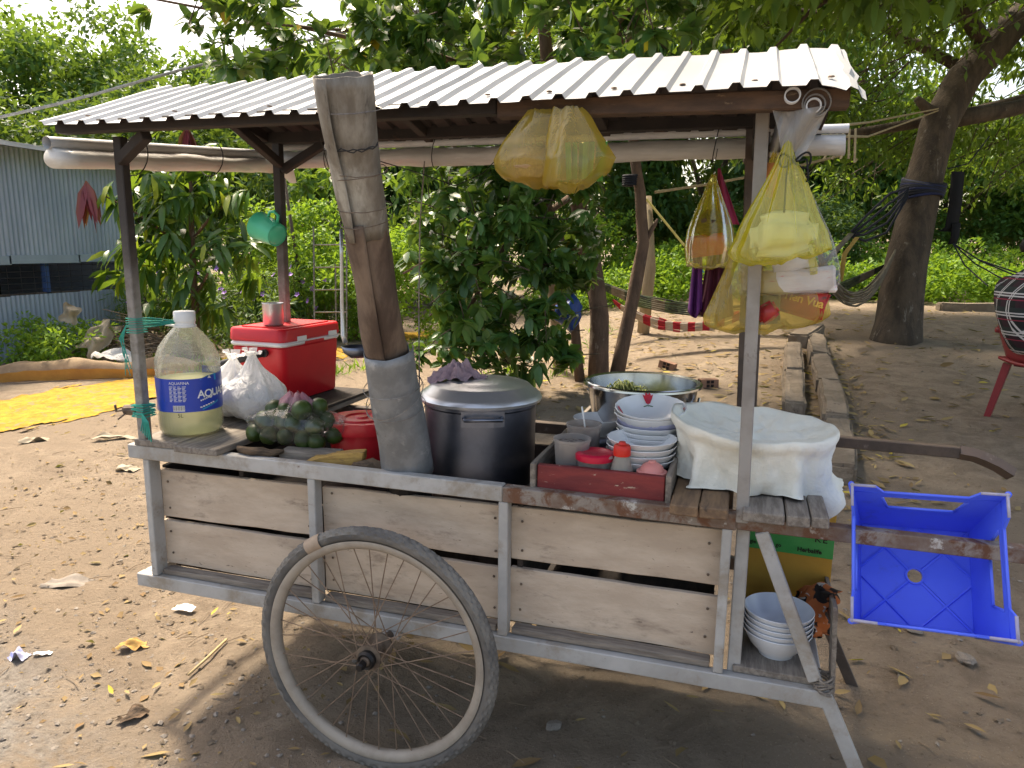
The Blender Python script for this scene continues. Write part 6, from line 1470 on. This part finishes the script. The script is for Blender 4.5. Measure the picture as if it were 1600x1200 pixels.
# hammocks
def hammock(name, A, Bp, sag, wid, label, mats, nband, seed, n=60):
    t = thing(name, label, 'hammock'); A, Bp = Vector(A), Vector(Bp)
    def pos(s): 
        p = A.lerp(Bp, s); p.z -= sag * 4 * s * (1 - s); return p
    per = n // nband
    for k in range(nband):
        s0, s1 = k / nband, (k + 1) / nband
        b = B()
        for st in range(12):
            ph = (st / 11 - .5)
            pts = []
            for j in range(5):
                s = s0 + (s1 - s0) * j / 4; w_ = wid * min(1, 5 * s, 5 * (1 - s)) ** .6
                p = pos(s) + V(0, ph * w_ * .6, -abs(.5 - abs(ph)) * w_ * .9 + .02 * noise.noise(V(s * 9, st, seed))); pts.append(p)
            b.tube(pts, .011, 5, cap=False)
        b.make('woven_band', mats[k % len(mats)], t, smooth=True)
    return t
mk('hammock_red', (0.40, 0.018, 0.030), (0.30, 0.014, 0.025), 12, rough=0.9, bump=0.4)
mk('hammock_cream', (0.50, 0.42, 0.33), (0.40, 0.32, 0.24), 12, rough=0.9, bump=0.4)
hammock('striped_hammock', (.42, 5.95, .90), (2.05, 6.9, 1.00), .30, .20, 'red and cream striped hammock slung low between the trunks', ['hammock_red', 'hammock_cream'], 22, 1)
hammock('dark_hammock', (-.1, 7.0, 1.10), (3.3, 7.9, 1.30), .42, .30, 'black and olive net hammock behind the striped hammock', ['hammock_black', 'hammock_black', 'net_beige'], 22, 2)
hammock('net_hammock', (2.35, 6.9, 1.75), (3.30, 7.55, 1.45), .62, .34, 'beige net hammock bunched against the leaning trunk', ['net_beige'], 8, 3)
tag(B().tube([(.55, 7.5, .40), (.60, 7.48, 1.2), (.50, 7.6, 2.05)], [.075, .07, .065], 10).rough(.008, 7).make('hammock_post', 'pole_pale', smooth=True), 'pale barkless wooden post standing behind the forked trunk', 'post')
tag(B().tube([(.52, 7.58, 1.98), (.52, 7.5, 2.02), (1.10, 7.4, 1.36)], .014, 6).make('yellow_rope', 'rope_yellow'), 'yellow cord slanting down from the pale wooden post', 'cord')
strap('hammock_strap', [(1.10, 7.4, 1.36), (1.18, 7.4, 1.22), (1.22, 7.4, 1.16)], .06, 'strap_cyan', 'bright cyan strap at the end of the yellow cord')
b = B()
for k in range(5): b.tube([(.64 + .085 * math.cos(a), 5.46 + .085 * math.sin(a), 2.02 + .02 * k) for a in np.linspace(0, 2 * PI, 14, endpoint=False)], .012, 5, closed=True)
tag(b.make('cord_wrap', 'rope_dark'), 'dark cord wrapped round the fork of the thin trunk', 'cord')
# overhead cable
tag(B().tube([(-8.08 + 1.6 * t, 6.2 + .59 * t, 3.09 + .445 * t - .02 * math.sin(t * 3)) for t in np.linspace(-1.5, 8, 30)], .020, 6).make('overhead_cable', 'cable'), 'twisted grey cable crossing above the shed', 'cable')
# ------------------------------------------------------------------ yard: kerbs, bricks, grain, litter
kb = thing('kerb', None, None); kb['kind'] = 'structure'
rk = random.Random(17)
def kerb_row(pts, w_, h_, seed):
    for i, (a, c_) in enumerate(zip(pts, pts[1:])):
        a, c_ = Vector((*a, 0)), Vector((*c_, 0)); d = c_ - a; L_ = d.length - .04; m_ = (a + c_) / 2; ang = math.atan2(d.y, d.x)
        b = B().box((0, 0, 0), (L_, w_, h_ + .12)); b.bevel(.02, 2).subdiv(3).rough(.022, 6, seed + i); b.rough(.008, 25, seed + i)
        o = b.make('concrete_block', 'concrete', kb, smooth=False); o.location = (m_.x, m_.y, gz(m_.x, m_.y) + h_ / 2 - .05); o.rotation_euler = (rk.uniform(-.05, .05), -math.atan2(gz(c_.x, c_.y) - gz(a.x, a.y), d.length), ang + rk.uniform(-.02, .02))
kerb_row([(2.12, 4.05), (2.19, 5.25), (2.24, 6.55)], .17, .10, 1)
kerb_row([(2.30, 2.70), (2.40, 3.75), (2.44, 4.85), (2.46, 5.9), (2.50, 7.0)], .18, .12, 7)
kerb_row([(2.30, 6.75), (2.55, 7.6)], .22, .14, 12)
b = B().box((0, 0, 0), (1.5, .22, .14)).bevel(.02, 2).subdiv(3).rough(.02, 6); o = b.make('kerb_log', 'concrete'); o.location = (5.2, 10.6, gz(5.2, 10.6) + .05); o.rotation_euler = (0, 0, .05)
tag(o, 'grey concrete beam lying at the edge of the sunlit weeds', 'beam')
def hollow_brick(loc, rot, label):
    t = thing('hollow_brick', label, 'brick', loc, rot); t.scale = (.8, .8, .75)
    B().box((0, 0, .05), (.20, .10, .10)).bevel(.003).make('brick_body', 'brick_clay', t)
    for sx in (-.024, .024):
        for sz in (.027, .073): B().box((sx, -.0505, sz), (.036, .003, .034)).make('hole_shade_plate', 'brick_hole_shade', t)  # brick is solid; dark plates paint the shade of its holes
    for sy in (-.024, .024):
        for sz in (.027, .073): B().box((-.1005, sy, sz), (.003, .036, .034)).make('hole_shade_plate', 'brick_hole_shade', t)
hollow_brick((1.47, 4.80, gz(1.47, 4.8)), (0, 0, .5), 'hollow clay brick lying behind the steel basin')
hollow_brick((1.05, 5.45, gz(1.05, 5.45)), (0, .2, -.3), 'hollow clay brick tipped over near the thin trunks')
# yellow grain spread out to dry
def patch(name, cx_, cy_, rx, ry, ang, mat, seed, nn=110, thr=.62):
    b = B(); N_ = nn; V_ = {}
    ca, sa = math.cos(ang), math.sin(ang)
    def inside(u, v):
        r_ = math.hypot(u, v) + .46 * noise.noise(V(u * 2.1, v * 2.1, seed)) + .24 * noise.noise(V(u * 7, v * 7, seed)) + .22 * noise.noise(V(u * 19, v * 19, seed)); return r_ < thr + .15
    def vert(i, j):
        if (i, j) not in V_:
            u, v = i / N_ * 2 - 1, j / N_ * 2 - 1; x = cx_ + rx * u * ca - ry * v * sa; y = cy_ + rx * u * sa + ry * v * ca
            V_[i, j] = b.bm.verts.new((x, y, gz(x, y) + .007 + .030 * max(0, noise.noise(V(x * 5, y * 5, seed)) + .5 * noise.noise(V(x * 14, y * 14, seed)))))
        return V_[i, j]
    for i in range(N_):
        for j in range(N_):
            if inside((i + .5) / N_ * 2 - 1, (j + .5) / N_ * 2 - 1): b.bm.faces.new((vert(i, j), vert(i + 1, j), vert(i + 1, j + 1), vert(i, j + 1)))
    return b.make(name, mat, smooth=True)
tag(patch('yellow_grain', -3.72, 3.75, 3.0, .85, 1.42, 'yellow_grain', 3.0), 'bright yellow grain spread to dry on the dirt', 'grain', kind='stuff')
tag(patch('yellow_grain', -3.55, 5.6, 1.3, .8, 1.1, 'yellow_grain', 8.0, 60), 'yellow grain spread to dry behind the red cooler', 'grain', kind='stuff')
tag(patch('yellow_grain', -2.75, 8.2, 1.2, .6, .4, 'yellow_grain', 5.0, 50), 'thin yellow grain scattered near the ladder', 'grain', kind='stuff')
def tarp(u, v):
    x = -5.75 + 2.0 * u; y = 3.40 + 1.15 * u + .42 * v * (1 - .45 * u); hh = .20 * math.sin(PI * v) ** .7 * (.55 + .5 * noise.noise(V(u * 4, 0, 2)) + .4 * math.sin(PI * u))
    return V(x, y, gz(x, y) + .005 + hh + .02 * noise.noise(V(u * 12, v * 5, 1)))
tag(B().grid(40, 12, tarp).make('folded_tarp', 'tarp_tan', smooth=True), 'long tan tarpaulin folded in a low ridge beside the yellow grain', 'tarp')
tag(B().grid(30, 3, lambda u, v: V(-5.7 + 1.9 * u, 3.385 + 1.10 * u - .02 * v, gz(-5.7 + 1.9 * u, 3.4 + 1.1 * u) + .01 + .10 * v * (.5 + .6 * math.sin(PI * u)))).make('tarp_edge', 'tarp_orange', smooth=True), 'orange underside showing along the folded tan tarpaulin', 'tarp')
# brush pile and rubbish
b = B(); q = random.Random(6)
for k in range(190):
    x, y = q.gauss(-5.0, .38), q.gauss(5.15, .25); h0 = max(.03, .50 * math.exp(-((x + 5.0) ** 2) / .25 - ((y - 5.15) ** 2) / .12)) * q.uniform(.3, 1.05)
    a = q.gauss(.4, .6); l_ = q.uniform(.25, .75); d = V(math.cos(a), math.sin(a) * .6, q.uniform(-.35, .35)) * l_ / 2; c_ = V(x, y, gz(x, y) + h0)
    b.tube([c_ - d, c_ + V(0, 0, q.uniform(0, .06)), c_ + d], [.004, q.uniform(.006, .014), .003], 5, cap=False)
tag(b.make('brush_pile', 'stick', smooth=True), 'tangled pile of cut dry branches in front of the shed', 'brush pile', kind='stuff')
def scrap(name, loc, w_, l_, mat, label, seed, up=.05, rot=0.0, cat='scrap'):
    b = B().grid(10, 10, lambda u, v: V((u - .5) * w_ * (1 + .4 * noise.noise(V(v * 3, seed, 0))), (v - .5) * l_ * (1 + .4 * noise.noise(V(u * 3, seed, 5))), .004 + up * (.5 + noise.noise(V(u * 2.6, v * 2.6, seed))) * math.sin(PI * min(1, u + .1)) ** .3))
    o = b.make(name, mat, smooth=True); o.location = loc; o.rotation_euler = (0, 0, rot); return tag(o, label, cat)
def gl(x, y, dz=.0): return (x, y, gz(x, y) + dz)
o = scrap('plastic_scrap', (-5.55, 4.75, .62), .16, .22, 'scrap_pale', 'pale plastic scrap caught on top of the shed shrub', 1, .10, .4, 'plastic'); o.rotation_euler = (1.1, .3, .6)
o = scrap('plastic_scrap', (-5.15, 4.72, .36), .22, .5, 'scrap_pale', 'pale plastic sack draped over the brush pile', 2, .12, .5, 'plastic'); o.rotation_euler = (.6, .5, .4)
scrap('plastic_scrap', gl(-4.75, 4.60, .06), .5, .22, 'film_white', 'clear plastic sheet lying at the foot of the brush pile', 3, .16, .3, 'plastic')
scrap('paper_scrap', gl(-3.05, 2.15), .22, .08, 'scrap_pale', 'pale husk lying at the edge of the yellow grain', 4, .04, .7)
scrap('paper_scrap', gl(-2.55, 2.35), .26, .07, 'scrap_pale', 'pale husk strip lying beyond the cart end', 5, .04, .6)
scrap('paper_scrap', gl(-1.95, 1.85), .13, .07, 'scrap_pale', 'wide pale husk on the dirt beside the cart end', 6, .03, .3)
scrap('foam_plate', gl(-.31, .47, .01), .08, .04, 'paper_white', 'white foam scrap on the dirt under the cart corner', 7, .01, .2)
scrap('paper_scrap', gl(-.62, .95, .0), .06, .07, 'scrap_pale', 'crumpled pale paper behind the cart corner', 8, .06, .2)
scrap('plastic_scrap', gl(-.62, .02), .055, .045, 'melamine_blue', 'small crumpled lilac wrapper on the bright dirt', 9, .03, .3, 'plastic')
scrap('paper_scrap', gl(-.56, .06), .06, .018, 'paper_white', 'white paper strip beside the lilac wrapper', 10, .01, .5)
scrap('cloth_scrap', gl(-.93, .50), .20, .09, 'stone', 'flat grey rag trodden into the dirt', 11, .02, .35, 'rag')
scrap('plastic_scrap', gl(-1.10, .24), .09, .07, 'strap_teal', 'shredded blue green plastic on the dirt', 12, .02, .2, 'plastic')
scrap('leaf_scrap', gl(-.30, .20), .09, .05, 'wood_yellow', 'curled brown dry leaf beside the bamboo stick', 13, .03, .7, 'leaf')
scrap('leaf_scrap', gl(.02, -.12), .09, .05, 'bark', 'brown curled husk near the roadside gravel', 14, .03, 1.0, 'leaf')
tag(B().tube([gl(.042, .086, .012), gl(.028, .20, .018), gl(.010, .318, .012)], [.0045, .005, .0042], 7).make('bamboo_stick', 'straw', smooth=True), 'straight pale bamboo stick lying on the dirt before the wheel', 'stick')
# leaf litter, pebbles, dirt clods
g = np.random.default_rng(77)
def scatter(n, lo, hi, seed, fn=None):
    gg = random.Random(seed); out_ = []
    while len(out_) < n:
        x, y = gg.uniform(lo[0], hi[0]), gg.uniform(lo[1], hi[1])
        if fn and gg.random() > fn(x, y): continue
        out_.append((x, y))
    return out_
pts = scatter(900, (2.2, -.6), (6.5, 10.5), 1, lambda x, y: .25 + .75 * sstep((y - 1) / 4)) + scatter(1250, (-.4, 3.2), (2.6, 10.5), 2) + scatter(150, (.2, -.4), (2.6, 2.4), 3) + scatter(330, (-3.2, -.4), (.3, 4), 4) + scatter(520, (2.2, 2.5), (2.75, 8), 5)
P = np.array([(x, y, gz(x, y) + .006) for x, y in pts]); n = len(P); a = g.random(n) * 2 * PI
D = np.stack([np.cos(a), np.sin(a), g.normal(size=n) * .10], 1); N = g.normal(size=(n, 3)) * .28 + np.array([0, 0, 1.0])
L = .028 + .075 * g.random(n) ** 1.6; L[:2150] *= 1.25; L[2300:2630] *= .6; Wd = L * (.24 + .2 * g.random(n)); P[:, 2] += .004
me = leaf_mesh('leaf_litter', P, D, N, L, Wd, True, g.random(n), -.25)
tag(link('leaf_litter', me, 'leaf_litter'), 'dry brown and yellow leaves littering the dirt', 'leaf litter', kind='stuff')
def stones(name, pts, smin, smax, mat, label, cat, seed):
    gg = np.random.default_rng(seed); n = len(pts)
    base = np.array([(1, 0, 0), (-1, 0, 0), (0, 1, 0), (0, -1, 0), (0, 0, 1), (0, 0, -1), (.6, .6, .5), (-.6, .6, .45), (-.6, -.6, .5), (.6, -.6, .45)], float)
    F = [(0, 6, 4), (6, 2, 4), (2, 7, 4), (7, 1, 4), (1, 8, 4), (8, 3, 4), (3, 9, 4), (9, 0, 4), (0, 2, 6), (2, 1, 7), (1, 3, 8), (3, 0, 9), (0, 5, 2), (2, 5, 1), (1, 5, 3), (3, 5, 0)]
    s = smin + (smax - smin) * gg.random(n) ** 3
    co = base[None] * (1 + .35 * gg.normal(size=(n, 10, 1)) * .6) * s[:, None, None] * np.stack([np.ones(n), .6 + .4 * gg.random(n), .35 + .3 * gg.random(n)], 1)[:, None]
    th = gg.random(n) * 6.28; c_, s_ = np.cos(th)[:, None], np.sin(th)[:, None]
    x = co[..., 0] * c_ - co[..., 1] * s_; y = co[..., 0] * s_ + co[..., 1] * c_
    pz = np.array([gz(a_, b_) for a_, b_ in pts]); pp = np.array(pts)
    co = np.stack([x + pp[:, 0:1], y + pp[:, 1:2], co[..., 2] + pz[:, None] + s[:, None] * .1], -1).reshape(-1, 3)
    fi = (np.arange(n)[:, None, None] * 10 + np.array(F)[None]).reshape(-1, 3)
    me = bpy.data.meshes.new(name); me.from_pydata(co.tolist(), [], fi.tolist()); me.update()
    return tag(link(name, me, mat), label, cat, kind='stuff')
stones('pebbles', scatter(1100, (-1.6, -.6), (.9, 1.6), 11, lambda x, y: .25 + .75 * sstep((.5 - y) / .8)) + scatter(500, (.2, -.6), (3.2, 2.5), 12) + scatter(500, (-4, 1), (4, 8), 13), .003, .013, 'stone', 'small grey pebbles scattered over the dirt', 'pebbles', 3)
stones('dirt_clods', scatter(1500, (-2.6, -.6), (3.4, 3.0), 21) + scatter(1000, (-2.2, -.5), (.5, 2.2), 23) + scatter(900, (-4, 2), (5, 9), 22), .003, .015, 'dirt', 'little clods of dry earth on the yard', 'earth clods', 4)
cp_ = scatter(1300, (-2.4, -.5), (.7, 2.6), 41) + scatter(700, (-4, 1), (4, 7), 42); P = np.array([(x, y, gz(x, y) + .004) for x, y in cp_]); n = len(P); a = g.random(n) * 2 * PI
D = np.stack([np.cos(a), np.sin(a), g.normal(size=n) * .25], 1); N = g.normal(size=(n, 3)) * .35 + np.array([0, 0, 1.0]); L = .010 + .035 * g.random(n) ** 2
tag(link('husk_chips', leaf_mesh('husk_chips', P, D, N, L, L * (.3 + .5 * g.random(n)), False, g.random(n) * .55), 'leaf_litter'), 'small pale husk chips trodden into the dirt', 'husk chips', kind='stuff')
b = B()
q = random.Random(3)
for (x, y) in scatter(420, (-3.0, -.5), (3.2, 5.5), 31):
    a = q.uniform(0, 6.28); l_ = q.uniform(.03, .11); z = gz(x, y) + .006
    b.tube([(x - l_ * math.cos(a) / 2, y - l_ * math.sin(a) / 2, z), (x, y, z + .004), (x + l_ * math.cos(a + .2) / 2, y + l_ * math.sin(a + .2) / 2, z)], .0016, 4, cap=False)
tag(b.make('twig_litter', 'stick'), 'tiny dry twigs scattered on the dirt', 'twigs', kind='stuff')
for i, (x, y, s_, lab_) in enumerate(((.16, .62, .045, 'flat grey stone on the dirt under the cart'), (1.25, .25, .028, 'round pale stone on the shaded dirt below the planks'), (2.55, 1.05, .040, 'grey stone on the shaded dirt below the blue crate'), (2.42, 1.22, .032, 'brown stone beside the support leg'), (2.32, .88, .02, 'small stone between the support leg and crate'))):
    b = B().lathe([(0, -.5), (.8, -.35), (1, 0), (.75, .4), (0, .55)], 10).subdiv().rough(.25, 1.7, i)
    o = tag(b.make('stone', 'stone'), lab_, 'stone'); o.location = gl(x, y, s_ * .2); o.scale = (s_, s_ * .8, s_ * .6); o.rotation_euler = (0, 0, i)
# larger fallen leaves under the cart and by the leg
g2 = random.Random(19); ml = leaf_mesh('fallen_leaf', np.zeros((1, 3)), np.array([[1.0, 0, 0]]), np.array([[0, 0, 1.0]]), np.array([.11]), np.array([.036]), True, np.array([.45]), .7); ml.materials.append(MATS['leaf_litter'])
for i, (x, y, a, lab_) in enumerate(((1.30, -.02, .3, 'dry yellowish fallen leaf folded on the dirt under the planks'), (1.38, .02, 1.9, 'dry fallen leaf beside the folded yellowish one'), (1.62, .16, 1.3, 'withered fallen leaf near the support leg'), (1.58, .02, .9, 'folded fallen leaf under the shelf end'), (.80, .02, .1, 'curled fallen leaf seen through the wheel spokes'), (1.03, .22, 2.0, 'small fallen leaf behind the wheel rim'), (2.18, .30, 2.1, 'dry fallen leaf beside the support leg foot'), (2.75, .80, 1.4, 'pale fallen leaf on bare dirt below the crate'), (2.28, 2.15, .1, 'long dry fallen leaf behind the blue crate'))):
    o = tag(link('fallen_leaf', ml, None), lab_, 'leaf'); o.location = gl(x, y, .034); o.rotation_euler = (g2.uniform(-.5, .5), g2.uniform(-.1, .1), a); k_ = g2.uniform(.7, 1.1); o.scale = (k_, k_ * g2.uniform(.7, 1.2), k_)

# ------------------------------------------------------------------ person on a red plastic chair
PR = V(3.735, 4.322, 0); PR.z = gz(PR.x, PR.y); fw_ = V(.954, .30, 0).normalized(); sd_ = V(-fw_.y, fw_.x, 0)
ANG = math.atan2(fw_.y, fw_.x)
chr_ = thing('plastic_chair', 'dark red plastic garden chair with tapered legs at the yard edge', 'chair', PR + fw_ * .08, (0, 0, ANG))
for sx in (-1, 1):
    for sy in (-1, 1):
        B().tube([(sx * .17 , sy * .18, .42), (sx * .235, sy * .235, .0)], [.036, .028], 4).make('leg', 'chair_red', chr_)
B().grid(8, 8, lambda u, v: V((u - .5) * .44, (v - .5) * .44, .43 + .02 * (2 * v - 1) ** 2)).make('seat', 'chair_red', chr_, smooth=True).modifiers.new('t', 'SOLIDIFY').thickness = -.02
B().grid(10, 8, lambda u, v: V(-.20 - .10 * v + .05 * (2 * u - 1) ** 2, (u - .5) * .46, .45 + .24 * v + .03 * math.sin(PI * u) * v)).make('backrest', 'chair_red', chr_, smooth=True).modifiers.new('t', 'SOLIDIFY').thickness = .02
for sy in (-1, 1): B().tube([(-.25, sy * .23, .66), (-.08, sy * .25, .65), (.14, sy * .25, .63), (.19, sy * .235, .56), (.18, sy * .2, .42)], [.022] * 5, 6).make('armrest', 'chair_red', chr_, smooth=True)
pn = thing('person', 'seated person in black plaid shirt with tied up dark hair, seen from behind', 'person', PR, (0, 0, ANG))
def skin_body(name, joints, edges, mat, root=0, lev=2):
    me = bpy.data.meshes.new(name); me.from_pydata([j[0] for j in joints], edges, []); me.update()
    o = link(name, me, mat, pn); me.skin_vertices if me.skin_vertices else None
    md = o.modifiers.new('skin', 'SKIN'); md.use_smooth_shade = True
    for i, j in enumerate(joints):
        r_ = j[1]; o.data.skin_vertices[0].data[i].radius = (r_, r_) if not isinstance(r_, tuple) else r_
    o.data.skin_vertices[0].data[root].use_root = True
    s_ = o.modifiers.new('sub', 'SUBSURF'); s_.levels = lev; s_.render_levels = lev
    return o
J = [((-.02, 0, .55), (.155, .13)), ((-.08, 0, .70), (.145, .115)), ((-.14, 0, .88), (.17, .12)), ((-.12, 0, 1.02), (.15, .10)), ((-.08, 0, 1.10), .055), ((-.05, 0, 1.18), .06), ((-.03, 0, 1.27), .092),
     ((-.12, .17, .99), .068), ((-.10, .25, .78), .055), ((.08, .22, .66), .045), ((.24, .15, .65), .036),
     ((-.12, -.17, .99), .068), ((-.10, -.25, .78), .055), ((.08, -.22, .66), .045), ((.24, -.15, .65), .036),
     ((.06, .10, .52), .095), ((.42, .13, .52), .072), ((.44, .13, .26), .055), ((.42, .13, .06), .04), ((.54, .14, .03), .035),
     ((.06, -.10, .52), .095), ((.42, -.13, .52), .072), ((.44, -.13, .26), .055), ((.42, -.13, .06), .04), ((.54, -.14, .03), .035)]
Ed = [(0, 1), (1, 2), (2, 3), (3, 4), (4, 5), (5, 6), (3, 7), (7, 8), (8, 9), (9, 10), (3, 11), (11, 12), (12, 13), (13, 14), (0, 15), (15, 16), (16, 17), (17, 18), (18, 19), (0, 20), (20, 21), (21, 22), (22, 23), (23, 24)]
skin_body('body', J, Ed, 'skin')
# plaid shirt material
m, nt, b_, out = nodes_of('plaid')
v = coords(nt, 'Object', (1, 1, 1), rand=False); sp = nt.nodes.new('ShaderNodeSeparateXYZ'); nt.links.new(v, sp.inputs[0])
def band(ax_, per, w_, ph=0.0):
    f = mathn(nt, 'FRACT', mathn(nt, 'ADD', mathn(nt, 'MULTIPLY', ax_, 1 / per), ph)); return mathn(nt, 'LESS_THAN', f, w_)
yy = mathn(nt, 'ADD', sp.outputs[1], mathn(nt, 'MULTIPLY', sp.outputs[0], .8))
c = cmix(nt, band(yy, .13, .42), (0.010, 0.012, 0.012), (0.035, 0.012, 0.02)); c = cmix(nt, band(sp.outputs[2], .14, .35, .3), c, (0.02, 0.03, 0.03))
for ax_, ph in ((yy, .05), (yy, .20), (sp.outputs[2], .05), (sp.outputs[2], .19)): c = cmix(nt, band(ax_, .135, .07, ph), c, (0.58, 0.56, 0.56))
c = cmix(nt, band(sp.outputs[2], .14, .05, .6), c, (0.30, 0.03, 0.06))
nt.links.new(c, b_.inputs['Base Color']); b_.inputs['Roughness'].default_value = .85; MATS['plaid'] = m
JS = [((-.02, 0, .52), (.175, .15)), ((-.13, 0, .68), (.165, .14)), ((-.195, 0, .88), (.19, .16)), ((-.135, 0, 1.03), (.165, .115)), ((-.09, 0, 1.09), .075), ((-.125, .18, 1.0), .085), ((-.10, .265, .78), .072), ((.03, .245, .69), .06), ((-.125, -.18, 1.0), .085), ((-.10, -.265, .78), .072), ((.03, -.245, .69), .06)]
skin_body('shirt', JS, [(0, 1), (1, 2), (2, 3), (3, 4), (3, 5), (5, 6), (6, 7), (3, 8), (8, 9), (9, 10)], 'plaid')
skin_body('skirt', [((-.05, 0, .50), (.185, .13)), ((.10, .09, .52), .12), ((.43, .13, .52), .095), ((.45, .13, .22), .085), ((.10, -.09, .52), .12), ((.43, -.13, .52), .095), ((.45, -.13, .22), .085)], [(0, 1), (1, 2), (2, 3), (0, 4), (4, 5), (5, 6)], 'skirt')
hb = B().lathe([(0, -.10), (.055, -.09), (.098, -.03), (.108, .04), (.085, .10), (0, .125)], 22, (-.055, 0, 1.28)); hb.lathe([(0, -.06), (.05, -.04), (.06, 0), (.045, .045), (0, .06)], 16, (-.17, 0, 1.27))
hb.subdiv().rough(.012, 22); hb.make('hair', 'hair', pn, smooth=True)
fc = B(); fc.tube([(.055, 0, 1.275), (.085, 0, 1.245), (.06, 0, 1.235)], [.010, .016, .008], 8); fc.make('nose', 'skin', pn, smooth=True)
for sy in (-1, 1):
    B().lathe([(0, -.010), (.010, 0), (0, .010)], 10, (.058, sy * .034, 1.285)).make('eye', 'ink', pn, smooth=True)
    B().lathe([(0, -.028), (.014, -.01), (.016, .012), (0, .028)], 10, (-.03, sy * .092, 1.262)).make('ear', 'skin', pn, smooth=True)
    for k in range(5):
        a = sy * (-.35 + .17 * k); x0, y0 = .26, sy * .15
        if k == 4: pts = [(x0 - .03, y0 - sy * .03, .65), (x0 + .0, y0 - sy * .06, .642), (x0 + .03, y0 - sy * .065, .63)]
        else: pts = [(x0 + .02, y0 + sy * (.024 - .016 * k), .65), (x0 + .06 - .006 * abs(k - 1.5), y0 + sy * (.028 - .018 * k), .642), (x0 + .085 - .008 * abs(k - 1.5), y0 + sy * (.028 - .018 * k), .615)]
        B().tube(pts, [.010, .009, .007], 7).make('finger', 'skin', pn, smooth=True)
B().tube([(.066, -.025, 1.212), (.074, 0, 1.210), (.066, .025, 1.212)], [.005, .007, .005], 7).make('mouth', 'red_tub', pn, smooth=True)
print('TRIS', sum(len(o.data.polygons) for o in COL.objects if o.type == 'MESH'), 'OBJ', len(COL.objects))
